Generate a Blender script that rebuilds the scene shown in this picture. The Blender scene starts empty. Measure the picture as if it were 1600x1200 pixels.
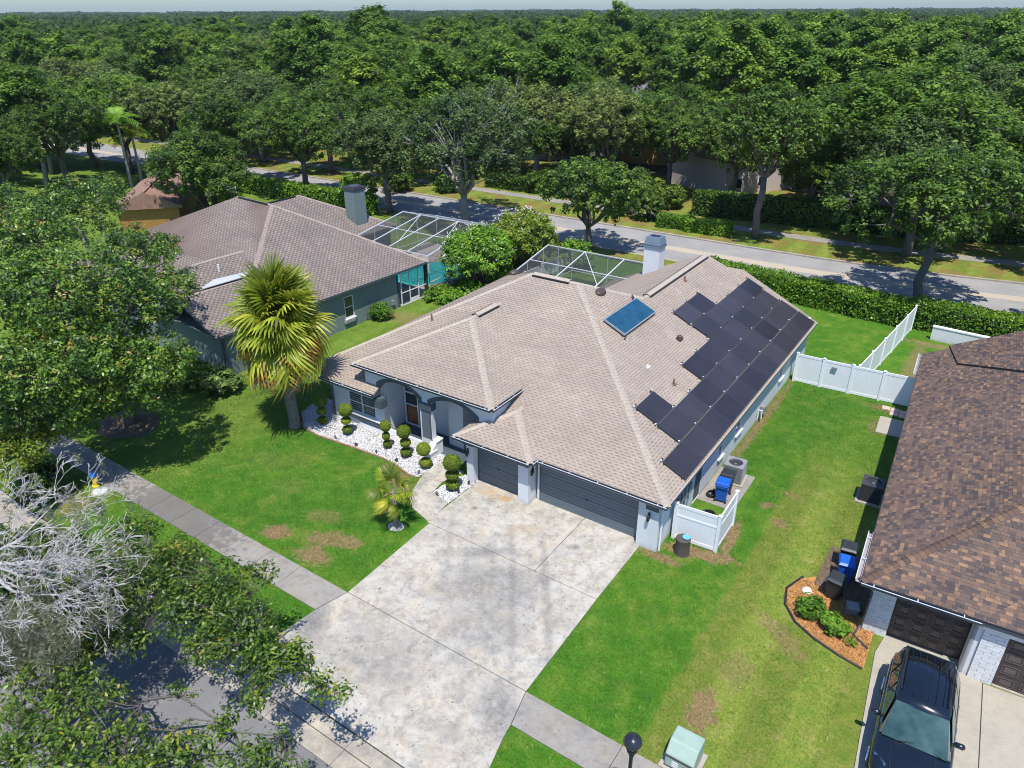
import bpy, math, random
import numpy as np
from mathutils import Vector, Matrix
PI = math.pi
random.seed(7)
RNG = np.random.default_rng(11)
SC = bpy.context.scene
COL = SC.collection

# ---------------------------------------------------------------- camera, sky, sun, exposure
F_PX, PITCH, ROLL, YAW, CAM_H = 1143.6, 0.474416538, -0.00458601, -0.600655347, 20.1587
CAM = (9.6231334, -23.60249236, CAM_H)
_cp, _sp = math.cos(PITCH), math.sin(PITCH)
FW = Vector((math.sin(YAW) * _cp, math.cos(YAW) * _cp, -_sp))
_r = Vector((math.cos(YAW), -math.sin(YAW), 0)); _u = _r.cross(FW)
RT = _r * math.cos(ROLL) + _u * math.sin(ROLL)
UP = _u * math.cos(ROLL) - _r * math.sin(ROLL)
cam_d = bpy.data.cameras.new('camera'); cam_o = bpy.data.objects.new('camera', cam_d); COL.objects.link(cam_o)
cam_d.sensor_width = 36; cam_d.lens = F_PX / 1600 * 36; cam_d.clip_start = 0.5; cam_d.clip_end = 9000
_m = Matrix((RT, UP, -FW)).transposed().to_4x4(); _m.translation = Vector(CAM)
cam_o.matrix_world = _m
SC.camera = cam_o

world = bpy.data.worlds.new('World'); SC.world = world; world.use_nodes = True
SUNV = Vector((0.25, -0.34, 1.0)).normalized()            # towards the sun
wn = world.node_tree.nodes; wl = world.node_tree.links
bg = wn['Background']; sky = wn.new('ShaderNodeTexSky'); sky.sky_type = 'NISHITA'; sky.sun_disc = False
sky.sun_elevation = math.asin(SUNV.z); sky.sun_rotation = math.atan2(SUNV.x, SUNV.y)
sky.air_density = 1.2; sky.dust_density = 0.6; sky.ozone_density = 1.5
sky_tint = wn.new('ShaderNodeMix'); sky_tint.data_type = 'RGBA'; sky_tint.blend_type = 'MULTIPLY'; sky_tint.inputs[0].default_value = 1; sky_tint.inputs[7].default_value = (.66, .90, 1.28, 1)
wl.new(sky.outputs[0], sky_tint.inputs[6]); wl.new(sky_tint.outputs[2], bg.inputs[0]); bg.inputs[1].default_value = 0.115
sun_d = bpy.data.lights.new('sun', 'SUN'); sun_d.energy = 5.0; sun_d.angle = math.radians(0.5); sun_d.color = (1.0, 0.955, 0.89)
sun_o = bpy.data.objects.new('sun', sun_d); COL.objects.link(sun_o)
sun_o.rotation_euler = SUNV.to_track_quat('Z', 'Y').to_euler(); sun_o.location = (0, 0, 60)
SC.view_settings.view_transform = 'Standard'; SC.view_settings.look = 'None'
SC.view_settings.gamma = 1; SC.view_settings.exposure = 0.27; SC.view_settings.use_curve_mapping = False
SC.render.engine = 'CYCLES'
cy = SC.cycles
cy.max_bounces = 6; cy.diffuse_bounces = 3; cy.glossy_bounces = 3; cy.transmission_bounces = 4
cy.transparent_max_bounces = 10; cy.volume_bounces = 0; cy.caustics_reflective = False; cy.caustics_refractive = False
cy.use_adaptive_sampling = True; cy.adaptive_threshold = 0.02; cy.use_denoising = True
cy.sample_clamp_indirect = 6; cy.filter_width = 1.0

# ---------------------------------------------------------------- helpers
def at(px, py, z=0.0):
    """world point at height z under a position of the survey photograph (1600 x 1200)"""
    d = FW * F_PX + RT * (px - 800) - UP * (py - 600)
    t = (z - CAM_H) / d.z
    return Vector((CAM[0] + d.x * t, CAM[1] + d.y * t, z))

def tag(o, label=None, cat=None, group=None, kind=None):
    if label: o['label'] = label
    if cat: o['category'] = cat
    if group: o['group'] = group
    if kind: o['kind'] = kind
    return o

def thing(name, label, cat, loc=(0, 0, 0), rot=0.0, group=None):
    o = bpy.data.objects.new(name, None); COL.objects.link(o)
    o.empty_display_size = .3
    o.location = loc; o.rotation_euler = (0, 0, rot)
    return tag(o, label, cat, group)

def link(name, me, parent=None, loc=None, rot=None, scale=None):
    o = bpy.data.objects.new(name, me); COL.objects.link(o)
    if parent: o.parent = parent
    if loc is not None: o.location = loc
    if rot is not None: o.rotation_euler = rot
    if scale is not None: o.scale = scale
    return o

def copy_tree(o, parent=None):
    c = o.copy(); COL.objects.link(c)
    if parent: c.parent = parent
    for ch in [k for k in bpy.data.objects if k.parent == o]:
        copy_tree(ch, c)
    return c

class MB:
    def __init__(s): s.v = []; s.f = []; s.m = []
    def add(s, vs, fs, mi=0):
        n = len(s.v); s.v += [tuple(p) for p in vs]
        s.f += [tuple(i + n for i in f) for f in fs]; s.m += [mi] * len(fs); return s
    def box(s, x0, y0, z0, x1, y1, z1, mi=0):
        x0, x1 = min(x0, x1), max(x0, x1); y0, y1 = min(y0, y1), max(y0, y1); z0, z1 = min(z0, z1), max(z0, z1)
        return s.add([(x0,y0,z0),(x1,y0,z0),(x1,y1,z0),(x0,y1,z0),(x0,y0,z1),(x1,y0,z1),(x1,y1,z1),(x0,y1,z1)],
                     [(0,3,2,1),(4,5,6,7),(0,1,5,4),(1,2,6,5),(2,3,7,6),(3,0,4,7)], mi)
    def beam(s, p, q, w, h, up=(0,0,1), mi=0):
        p, q = Vector(p), Vector(q); d = (q - p).normalized(); up = Vector(up)
        sx = d.cross(up)
        if sx.length < 1e-4: sx = d.cross(Vector((0, 1, 0)))
        sx.normalize(); u = sx.cross(d).normalized(); a = sx * w / 2; b = u * h / 2
        vs = [p-a-b, p+a-b, p+a+b, p-a+b, q-a-b, q+a-b, q+a+b, q-a+b]
        return s.add(vs, [(0,1,2,3),(7,6,5,4),(0,4,5,1),(1,5,6,2),(2,6,7,3),(3,7,4,0)], mi)
    def tube(s, pts, rad, n=8, mi=0, cap=True):
        pts = [Vector(p) for p in pts]
        if not hasattr(rad, '__len__'): rad = [rad] * len(pts)
        base = len(s.v); ref = None
        for i, p in enumerate(pts):
            d = (pts[min(i+1, len(pts)-1)] - pts[max(i-1, 0)])
            d = d.normalized() if d.length > 1e-9 else Vector((0,0,1))
            if ref is None: ref = d.cross(Vector((1,0,0)) if abs(d.x) < .9 else Vector((0,1,0)))
            b = d.cross(ref).normalized(); a = b.cross(d).normalized(); ref = a
            for k in range(n):
                t = 2 * PI * k / n
                s.v.append(tuple(p + (a * math.cos(t) + b * math.sin(t)) * rad[i]))
        for i in range(len(pts) - 1):
            for k in range(n):
                k2 = (k + 1) % n
                s.f.append((base+i*n+k, base+i*n+k2, base+(i+1)*n+k2, base+(i+1)*n+k)); s.m.append(mi)
        if cap:
            s.f.append(tuple(base + k for k in range(n))[::-1]); s.m.append(mi)
            s.f.append(tuple(base + (len(pts)-1)*n + k for k in range(n))); s.m.append(mi)
        return s
    def lathe(s, prof, c=(0,0,0), n=16, mi=0):
        base = len(s.v)
        for r, z in prof:
            for k in range(n):
                t = 2 * PI * k / n; s.v.append((c[0] + r * math.cos(t), c[1] + r * math.sin(t), c[2] + z))
        for i in range(len(prof) - 1):
            for k in range(n):
                k2 = (k + 1) % n
                s.f.append((base+i*n+k, base+i*n+k2, base+(i+1)*n+k2, base+(i+1)*n+k)); s.m.append(mi)
        s.f.append(tuple(base + k for k in range(n))[::-1]); s.m.append(mi)
        s.f.append(tuple(base + (len(prof)-1)*n + k for k in range(n))); s.m.append(mi)
        return s
    def slab(s, pts, off, mi=0):
        """solid between a polygon and the same polygon moved by off"""
        n = len(pts); off = Vector(off); a = [Vector(p) for p in pts]; b = [p + off for p in a]
        return s.add(a + b, [tuple(range(n)), tuple(range(2*n-1, n-1, -1))] + [((i+1) % n, i, i+n, (i+1) % n + n) for i in range(n)], mi)
    def build(s, name, mat, parent=None, smooth=False, bevel=0, loc=None, rot=None):
        me = bpy.data.meshes.new(name); me.from_pydata(s.v, [], s.f)
        for m in (mat if isinstance(mat, (list, tuple)) else [mat]): me.materials.append(m)
        if isinstance(mat, (list, tuple)): me.polygons.foreach_set('material_index', s.m)
        if smooth: me.polygons.foreach_set('use_smooth', [True] * len(s.f))
        me.update()
        o = link(name, me, parent, loc, rot)
        if bevel:
            b = o.modifiers.new('b', 'BEVEL'); b.width = bevel; b.segments = 2; b.limit_method = 'ANGLE'; b.angle_limit = .6
        return o

def np_mesh(name, V, F, mats, tint=None, midx=None, smooth=False):
    """V (n,3); F (m,k) equal sided faces"""
    V = np.asarray(V, np.float32); F = np.asarray(F, np.int32)
    me = bpy.data.meshes.new(name); k = F.shape[1]
    me.vertices.add(len(V)); me.vertices.foreach_set('co', V.ravel())
    me.loops.add(F.size); me.loops.foreach_set('vertex_index', F.ravel())
    me.polygons.add(len(F)); me.polygons.foreach_set('loop_start', np.arange(0, F.size, k, dtype=np.int32))
    me.polygons.foreach_set('loop_total', np.full(len(F), k, np.int32))
    for m in mats: me.materials.append(m)
    if midx is not None: me.polygons.foreach_set('material_index', np.asarray(midx, np.int32))
    if tint is not None:
        a = me.attributes.new('tint', 'FLOAT', 'POINT'); a.data.foreach_set('value', np.asarray(tint, np.float32))
    me.update(calc_edges=True)
    if smooth: me.polygons.foreach_set('use_smooth', [True] * len(F))
    return me

# ---------------------------------------------------------------- materials
class NT:
    """small wrapper round a node tree"""
    def __init__(s, name):
        s.mat = bpy.data.materials.new(name); s.mat.use_nodes = True
        s.t = s.mat.node_tree; s.n = s.t.nodes; s.l = s.t.links
        s.b = s.n['Principled BSDF']; s.out = s.n['Material Output']
    def node(s, typ, **kw):
        o = s.n.new(typ)
        for k, v in kw.items(): setattr(o, k, v)
        return o
    def val(s, sock, v):
        if hasattr(v, 'is_output') or isinstance(v, bpy.types.NodeSocket): s.l.new(v, sock)
        elif isinstance(v, (tuple, list)): sock.default_value = (*v, 1) if len(v) == 3 and sock.type == 'RGBA' else v
        else: sock.default_value = v
    def pos(s):
        return s.node('ShaderNodeNewGeometry').outputs['Position']
    def obj(s):
        return s.node('ShaderNodeTexCoord').outputs['Object']
    def noise(s, scale, detail=4, rough=.6, vec=None, dist=0):
        o = s.node('ShaderNodeTexNoise'); o.inputs['Scale'].default_value = scale; o.inputs['Detail'].default_value = detail
        o.inputs['Roughness'].default_value = rough; o.inputs['Distortion'].default_value = dist
        s.l.new(vec if vec is not None else s.pos(), o.inputs['Vector']); return o.outputs['Fac']
    def ramp(s, fac, stops):
        o = s.node('ShaderNodeValToRGB'); e = o.color_ramp.elements
        while len(e) < len(stops): e.new(.5)
        for i, (p, c) in enumerate(stops):
            e[i].position = p; c = (c, c, c) if not hasattr(c, '__len__') else c; e[i].color = (*c, 1)
        s.l.new(fac, o.inputs[0]); return o.outputs[0]
    def mix(s, fac, a, b, blend='MIX'):
        o = s.node('ShaderNodeMix', data_type='RGBA', blend_type=blend)
        s.val(o.inputs[0], fac); s.val(o.inputs[6], a); s.val(o.inputs[7], b); return o.outputs[2]
    def math(s, op, a, b=0.0, c=None, clamp=False):
        o = s.node('ShaderNodeMath', operation=op, use_clamp=clamp); s.val(o.inputs[0], a); s.val(o.inputs[1], b)
        if c is not None: s.val(o.inputs[2], c)
        return o.outputs[0]
    def attr(s, name='tint'):
        return s.node('ShaderNodeAttribute', attribute_name=name).outputs['Fac']
    def bump(s, h, strength=.3, dist=.02):
        o = s.node('ShaderNodeBump'); o.inputs['Strength'].default_value = strength; o.inputs['Distance'].default_value = dist
        s.l.new(h, o.inputs['Height']); s.l.new(o.outputs[0], s.b.inputs['Normal'])
    def col(s, c): s.val(s.b.inputs['Base Color'], c)
    def rough(s, r): s.val(s.b.inputs['Roughness'], r)
    def set(s, **kw):
        for k, v in kw.items(): s.val(s.b.inputs[k.replace('_', ' ')], v)
        return s

def plain(name, c, rough=.6, var=.12, scale=3.0, metal=0, fine=40, bump=.1, spec=None):
    m = NT(name)
    n1 = m.noise(scale, 5); n2 = m.noise(fine, 3)
    f = m.math('ADD', m.math('MULTIPLY', n1, .7), m.math('MULTIPLY', n2, .3))
    lo = tuple(x * (1 - 1.6 * var) for x in c); hi = tuple(min(1, x * (1 + 1.3 * var)) for x in c)
    m.col(m.ramp(f, [(.3, lo), (.7, hi)])); m.rough(rough); m.set(Metallic=metal)
    if spec is not None: m.set(Specular_IOR_Level=spec)
    if bump: m.bump(n2, bump, .01)
    return m.mat

def leaf_mat(name, dark, mid, light, rough=.5, trans=.25, spec=.3, yellow=None):
    m = NT(name); t = m.attr()
    st = [(0.0, dark), (.5, mid), (1.0, light)]
    if yellow: st = [(0.0, dark), (.45, mid), (.88, light), (1.0, yellow)]
    big = m.noise(.35, 3)
    t2 = m.math('ADD', t, m.math('MULTIPLY', m.math('SUBTRACT', big, .5), .8), clamp=True)
    c = m.ramp(t2, st)
    oi = m.node('ShaderNodeObjectInfo'); c = m.mix(1.0, c, m.ramp(oi.outputs['Random'], [(0, (.55, .66, .52)), (.3, (.82, .88, .80)), (.55, (.98, 1.04, .92)), (.8, (1.15, 1.15, 1.08)), (1, (1.36, 1.2, .95))]), 'MULTIPLY'); m.col(c); m.rough(rough); m.set(Specular_IOR_Level=spec)
    tr = m.node('ShaderNodeBsdfTranslucent'); m.l.new(m.mix(.5, c, (light[0]*1.6, light[1]*1.6, light[2])), tr.inputs[0])
    mx = m.node('ShaderNodeMixShader'); mx.inputs[0].default_value = trans
    m.l.new(m.b.outputs[0], mx.inputs[1]); m.l.new(tr.outputs[0], mx.inputs[2]); m.l.new(mx.outputs[0], m.out.inputs[0])
    return m.mat

def bark_mat(name, c, var=.35):
    m = NT(name); mp = m.node('ShaderNodeMapping'); mp.inputs['Scale'].default_value = (9, 9, 1.6)
    m.l.new(m.obj(), mp.inputs[0]); n = m.noise(1.4, 6, .65, mp.outputs[0]); n2 = m.noise(.8, 3)
    lo = tuple(x * (1 - var) for x in c); hi = tuple(min(1, x * (1 + var)) for x in c)
    m.col(m.mix(m.math('MULTIPLY', n2, .5), m.ramp(n, [(.3, lo), (.7, hi)]), tuple(x * .6 for x in c)))
    m.rough(.9); m.bump(n, .8, .05); return m.mat

M = {}
M['oak'] = leaf_mat('oak_leaf', (.013, .030, .006), (.070, .135, .017), (.21, .30, .042), .5, .28)
M['oak2'] = leaf_mat('oak_leaf_grey', (.022, .040, .011), (.090, .145, .034), (.23, .30, .085), .6, .2)
M['pine'] = leaf_mat('pine_needle', (.028, .060, .008), (.105, .195, .020), (.235, .35, .045), .6, .25)
M['magnolia'] = leaf_mat('magnolia_leaf', (.008, .022, .004), (.050, .110, .012), (.17, .27, .03), .40, .16, .35, (.24, .16, .04))
M['bright'] = leaf_mat('bright_leaf', (.035, .085, .008), (.12, .25, .020), (.25, .40, .04), .5, .3)
M['myrtle'] = leaf_mat('myrtle_leaf', (.05, .085, .010), (.16, .23, .025), (.33, .38, .05), .5, .3, .3, (.36, .24, .10))
M['near'] = leaf_mat('near_leaf', (.014, .034, .006), (.070, .132, .014), (.20, .28, .03), .42, .25, .45, (.38, .32, .03))
M['hedge'] = leaf_mat('hedge_leaf', (.014, .050, .004), (.115, .245, .014), (.33, .43, .035), .42, .25, .4)
M['topiary'] = leaf_mat('topiary_leaf', (.04, .07, .008), (.135, .20, .018), (.26, .32, .03), .5, .28, .3, (.30, .22, .04))
M['palm'] = leaf_mat('palm_leaf', (.030, .055, .010), (.17, .22, .025), (.46, .48, .05), .45, .35, .4, (.30, .11, .03))
M['moss'] = leaf_mat('spanish_moss', (.15, .15, .10), (.28, .28, .20), (.42, .41, .31), .8, .3, .1)
M['bark'] = bark_mat('oak_bark', (.15, .13, .115))
M['bark_pale'] = bark_mat('pale_bark', (.34, .32, .30), .3)
M['bark_dark'] = bark_mat('dark_bark', (.09, .075, .06))
M['bark_palm'] = bark_mat('palm_bark', (.24, .20, .165))
M['deadwood'] = bark_mat('dead_wood', (.50, .48, .455), .25)

# ---------------------------------------------------------------- foliage
def leaf_cards(P, N, size, rng, aspect=.55, fold=False):
    """rhombic leaves at P facing N. returns V, F (quads)"""
    n = len(P); N = N / (np.linalg.norm(N, axis=1, keepdims=True) + 1e-9)
    R = rng.normal(size=(n, 3)); A = np.cross(N, R); A /= (np.linalg.norm(A, axis=1, keepdims=True) + 1e-9)
    B = np.cross(N, A); s = (size * rng.uniform(.65, 1.35, n))[:, None] if np.isscalar(size) else size[:, None]
    a = A * s * .5; b = B * s * .5 * aspect
    V = np.stack([P - a, P + b - a * .1, P + a, P - b - a * .1], 1).reshape(-1, 3)
    F = np.arange(4 * n).reshape(n, 4)
    return V, F

def crown_arrays(rng, lobes, n_clump, per, clump_r, leaf, flat=.7, up=.7, hollow=.55, droop=0.0, aspect=.6):
    """lobes: list (cx,cy,cz,rx,ry,rz). leaf clumps near the lobe surfaces"""
    L = np.array(lobes, float)
    w = (L[:, 3] * L[:, 4] + L[:, 4] * L[:, 5] + L[:, 3] * L[:, 5]) ; w /= w.sum()
    C = []; O = []
    while len(C) < n_clump:
        k = rng.choice(len(L), p=w); d = rng.normal(size=3); d /= np.linalg.norm(d)
        if d[2] < -.15 and rng.random() < .72: continue
        rr = 1 - (1 - hollow) * rng.random() ** 1.6
        p = L[k, :3] + d * L[k, 3:] * rr
        q = (p - L[:, :3]) / L[:, 3:]; dist = (q ** 2).sum(1); dist[k] = 9
        if (dist < .45).any() and rng.random() < .85: continue
        C.append(p); O.append(d / L[k, 3:] * L[k, 3:].mean())
    C = np.array(C); O = np.array(O)
    cr = clump_r * rng.uniform(.55, 1.35, n_clump); ct = rng.normal(0, .19, n_clump)
    D = rng.normal(size=(n_clump, per, 3)); D /= np.linalg.norm(D, axis=2, keepdims=True)
    D *= rng.random((n_clump, per, 1)) ** .45
    S = np.stack([cr, cr, cr * flat], 1)[:, None, :]
    P = C[:, None, :] + D * S
    P[:, :, 2] -= droop * rng.random((n_clump, per)) ** 3
    N = D * .8 + O[:, None, :] * .4 + np.array([0, 0, up]) + rng.normal(0, .45, P.shape)
    t = .46 + ct[:, None] + rng.normal(0, .17, (n_clump, per)) + .12 * D[:, :, 2]
    P = P.reshape(-1, 3); N = N.reshape(-1, 3); t = np.clip(t.ravel(), 0, 1)
    V, F = leaf_cards(P, N, leaf, rng, aspect)
    return V, F, np.repeat(t, 4), C

def limb(mb, a, b, r0, r1, rng, bend=.12, n=4, sides=6):
    a, b = Vector(a), Vector(b); L = (b - a).length
    pts = []; rad = []
    for i in range(n + 1):
        t = i / n; w = math.sin(PI * t) * bend * L
        j = Vector(rng.normal(0, 1, 3)) * .35 * w + Vector((0, 0, -.4 * w if t < .6 else .1 * w))
        pts.append(a.lerp(b, t) + j); rad.append(r0 + (r1 - r0) * t)
    mb.tube(pts, rad, sides); return pts

def make_tree_meshes(name, seed, h, r, leafmat, barkmat, n_clump, per, clump_r, leaf, trunk_h=.28, n_lobes=9, trunk_r=.35,
                     shape='oak', droop=.2, fork=True, twigs=60, moss=0, hollow=.55, twig_r=.03, flat=.7, up=.95):
    rng = np.random.default_rng(seed); lobes = []
    if shape == 'oak':
        cz = h * (.5 + trunk_h * .5); rz = h - cz
        for i in range(n_lobes):
            a = 2 * PI * i / n_lobes * 1.618 * 2 + rng.uniform(-.4, .4); d = r * rng.uniform(.25, .68)
            if i == 0: d = 0
            z = cz + rz * rng.uniform(-.45, .38) * (1.1 - d / r) + (.25 * rz if i == 0 else 0)
            lr = r * rng.uniform(.36, .55); lobes.append((d * math.cos(a), d * math.sin(a), z, lr, lr * rng.uniform(.85, 1.15), min(lr * .8, h - z)))
    elif shape == 'pine':
        for i in range(n_lobes):
            t = i / (n_lobes - 1); z = h * (.50 + .42 * t); a = i * 2.4; d = r * (.55 - .38 * t ** 2) * rng.uniform(.5, 1.2)
            lr = r * rng.uniform(.26, .46) * (1.05 - .15 * t); lobes.append((d * math.cos(a), d * math.sin(a), z, lr, lr, lr * .75))
    elif shape == 'ball':
        lobes = [(0, 0, h * .6, r, r, h * .4)]
        for i in range(n_lobes):
            a = i * 2.4; lobes.append((r * .55 * math.cos(a), r * .55 * math.sin(a), h * rng.uniform(.35, .8), r * .5, r * .5, h * .22))
    V, F, t, C = crown_arrays(rng, lobes, n_clump, per, clump_r, leaf, flat=flat, up=up, hollow=hollow, droop=droop)
    crown = np_mesh(name + '_crown', V, F, [leafmat], t)
    mb = MB(); top = Vector((rng.normal(0, .2), rng.normal(0, .2), h * trunk_h))
    ends = [top]
    limb(mb, (0, 0, -.1), top, trunk_r * 1.25, trunk_r * .85, rng, .06, 4, 9)
    for lb in lobes:
        c = Vector(lb[:3]); pts = limb(mb, top + Vector((0, 0, -.15)), c, trunk_r * .6, trunk_r * .22, rng, .14, 5, 6)
        ends += pts[2:]
    if shape == 'pine': limb(mb, top, (0, 0, h * .93), trunk_r * .85, .06, rng, .02, 6, 7)
    idx = rng.choice(len(C), min(twigs, len(C)), replace=False)
    for i in idx:
        c = Vector(C[i]); e = min(ends, key=lambda p: (p - c).length + max(0, p.z - c.z))
        limb(mb, e, c, trunk_r * .16, twig_r * .5, rng, .16, 3, 4)
    me = bpy.data.meshes.new(name + '_trunk'); me.from_pydata(mb.v, [], mb.f); me.materials.append(barkmat)
    me.polygons.foreach_set('use_smooth', [True] * len(mb.f)); me.update()
    mo = None
    if moss:
        idx = rng.choice(len(C), moss)
        P = C[idx][:, None, :] + rng.normal(0, .12, (moss, 40, 3)); dz = rng.random((moss, 40)) ** 1.2 * rng.uniform(.5, 1.7, (moss, 1))
        P[:, :, 2] -= dz + .15; P = P.reshape(-1, 3); N = rng.normal(size=P.shape); N[:, 2] *= .1
        Vm, Fm = leaf_cards(P, N, .16, rng, .35)
        mo = np_mesh(name + '_moss', Vm, Fm, [M['moss']], np.repeat(rng.random(len(P)), 4))
    return crown, me, mo

def place_tree(kind, loc, rot, s, name, label, cat, group=None):
    cr, tr, mo = kind
    t = thing(name, label, cat, loc, rot, group)
    sc = (s, s, s) if not hasattr(s, '__len__') else s
    a = link('crown', cr, t, scale=sc); b = link('trunk', tr, t, scale=sc)
    if mo: link('hanging_moss', mo, t, scale=sc)
    return t
# ---------------------------------------------------------------- ground materials
def blob(m, cx, cy, rx, ry, rot=0.0, soft=.35, rough=.85):
    """soft 0..1 mask round a world place, with a ragged edge: for wear with a shape of its own"""
    p = m.node('ShaderNodeMapping', vector_type='TEXTURE'); p.inputs['Location'].default_value = (cx, cy, 0)
    p.inputs['Rotation'].default_value = (0, 0, rot); p.inputs['Scale'].default_value = (rx, ry, 1e3)
    m.l.new(m.pos(), p.inputs[0])
    ln = m.node('ShaderNodeVectorMath', operation='LENGTH'); m.l.new(p.outputs[0], ln.inputs[0])
    d = m.math('ADD', ln.outputs['Value'], m.math('MULTIPLY', m.math('SUBTRACT', m.noise(3.2, 7, .75), .5), rough * 4.2))
    mr = m.node('ShaderNodeMapRange', interpolation_type='SMOOTHSTEP'); m.l.new(d, mr.inputs[0])
    mr.inputs[1].default_value = 1 - soft; mr.inputs[2].default_value = 1 + soft; mr.inputs[3].default_value = 1; mr.inputs[4].default_value = 0
    return mr.outputs[0]

def grass_mat(name, blades=False):
    m = NT(name)
    big = m.noise(.22, 4, .6); mid = m.noise(1.3, 5, .65); fine = m.noise(16, 4, .7)
    f = m.math('ADD', m.math('MULTIPLY', big, .45), m.math('MULTIPLY', mid, .55))
    lush = m.ramp(f, [(.30, (.030, .115, .008)), (.5, (.062, .168, .012)), (.70, (.135, .225, .022))])
    dry = m.ramp(m.math('ADD', m.math('MULTIPLY', mid, .6), m.math('MULTIPLY', m.noise(5, 4, .7), .4)), [(.34, (.105, .185, .022)), (.52, (.18, .225, .035)), (.68, (.27, .25, .08))])
    sx = m.node('ShaderNodeSeparateXYZ'); m.l.new(m.pos(), sx.inputs[0])
    wob = m.math('MULTIPLY', m.math('SUBTRACT', m.noise(.9, 3), .5), .7)
    def step(sock, a, b):
        mr = m.node('ShaderNodeMapRange', interpolation_type='SMOOTHSTEP'); m.l.new(m.math('ADD', sock, wob), mr.inputs[0])
        mr.inputs[1].default_value = a; mr.inputs[2].default_value = b; return mr.outputs[0]
    # the neighbour's drier lawn starts at the lot line
    k = m.math('MULTIPLY', step(sx.outputs[0], 4.1, 4.55), step(m.math('MULTIPLY', sx.outputs[1], -1), -16, -5))
    k = m.math('MULTIPLY', k, .95)
    k2 = m.math('MULTIPLY', step(m.math('MULTIPLY', sx.outputs[0], -1), 18.5, 22.5), .55)
    k3 = m.math('MULTIPLY', m.ramp(m.noise(.7, 6, .7), [(.5, 0.0), (.66, 1.0)]), .55)
    k4 = m.math('MULTIPLY', step(sx.outputs[1], 33.5, 35.5), .95)
    k = m.math('MAXIMUM', m.math('MAXIMUM', k, k2), m.math('MAXIMUM', k3, k4))
    c = m.mix(k, lush, dry)
    mow = m.node('ShaderNodeTexWave', wave_type='BANDS', bands_direction='X'); mow.inputs['Scale'].default_value = .13; mow.inputs['Distortion'].default_value = 1.2; mow.inputs['Detail'].default_value = 1; m.l.new(m.pos(), mow.inputs['Vector'])
    c = m.mix(m.math('MULTIPLY', k, .3), c, m.mix(1.0, c, m.ramp(mow.outputs['Fac'], [(.3, .62), (.7, 1.4)]), 'MULTIPLY'))
    brown = m.ramp(m.noise(9, 4, .7), [(.3, (.17, .105, .055)), (.7, (.33, .22, .12))])
    c = m.mix(m.math('MULTIPLY', m.math('MULTIPLY', k4, m.ramp(m.noise(.35, 4, .6), [(.46, 0.0), (.6, 1.0)])), .6), c, (.26, .13, .06))
    for (x, y, rx, ry, ro, st) in ((-13.1, -8.5, .62, .42, .3, .9), (-10.9, -7.6, .95, .5, .5, .75), (-10.6, -8.7, .8, .45, .1, .8), (-9.9, -7.3, .5, .4, 0, .7),
                             (-12.2, -6.6, .8, .45, .3, .35), (5.5, -6.9, .45, .9, .1, .85), (3.9, 5.2, .4, .22, .5, .75), (4.7, 4.2, .35, .3, 0, .7), (4.6, 6.6, .5, .2, 0, .5),
                             (-11.6, -2.5, 1.3, .5, -.4, .75), (-22.4, -12.4, .9, .7, .2, .5), (5.9, -4.6, .5, .8, .2, .4), (1.32, 12.2, .24, 6.5, 0, .7), (7.0, 24.2, .45, 4.5, 0, .6), (8.5, 29, 2.6, .5, 0, .6),
                             (-25.0, 13.2, 1.9, 1.0, .2, .5), (6.7, 17.9, .9, .4, 0, .65), (6.9, 15.6, .75, .9, 0, .55), (2.6, .35, 1.5, .34, .2, .9), (3.35, 2.0, .24, 1.3, .1, .9), (1.2, -.75, 1.0, .25, 0, .85), (6.6, -2.2, 1.2, .35, -.6, .5), (-17.6, -4.9, 1.4, .7, .4, .12), (-15.4, -5.8, .9, .5, .4, .12)):
        c = m.mix(m.math('MULTIPLY', blob(m, x, y, rx, ry, ro), st), c, brown)
    if blades:
        t = m.attr(); c = m.mix(1.0, c, m.ramp(t, [(0, .62), (.6, 1.05), (1, 1.5)]), 'MULTIPLY')
        m.rough(.55)
    else:
        c = m.mix(1.0, c, m.ramp(fine, [(.3, .62), (.55, .95), (.75, 1.25)]), 'MULTIPLY')
        m.rough(.9); m.set(Specular_IOR_Level=.15); m.bump(fine, .6, .04)
    m.col(c)
    return m.mat

def concrete_mat(name, base, dark, stain, tan, dirt=.5, scale=1.0):
    m = NT(name)
    n1 = m.noise(.9 * scale, 10, .75, dist=.2); n2 = m.noise(1.7 * scale, 12, .82, dist=.25); n3 = m.noise(60, 3); n4 = m.noise(.4, 5, .6)
    c = m.mix(m.ramp(n1, [(.42, 0.0), (.62, 1.0)]), base, tan)
    c = m.mix(m.math('MULTIPLY', m.ramp(n2, [(.47, 0.0), (.66, 1.0)]), dirt), c, dark)
    c = m.mix(m.math('MULTIPLY', m.ramp(m.noise(2.6, 10, .85, dist=.3), [(.52, 0.0), (.7, 1.0)]), dirt * .9), c, stain)
    c = m.mix(m.math('MULTIPLY', m.ramp(m.noise(7.5, 8, .8, dist=.3), [(.54, 0.0), (.66, 1.0)]), .4), c, tuple(min(.85, x * 1.3) for x in base))
    c = m.mix(m.math('MULTIPLY', m.ramp(m.noise(.55, 11, .78), [(.46, 0.0), (.60, 1.0)]), dirt * .45), c, dark)
    c = m.mix(1.0, c, m.ramp(n3, [(.3, .88), (.7, 1.1)]), 'MULTIPLY')
    m.rough(.85); m.set(Specular_IOR_Level=.25); m.bump(n3, .25, .01)
    return m, c, n4

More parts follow.
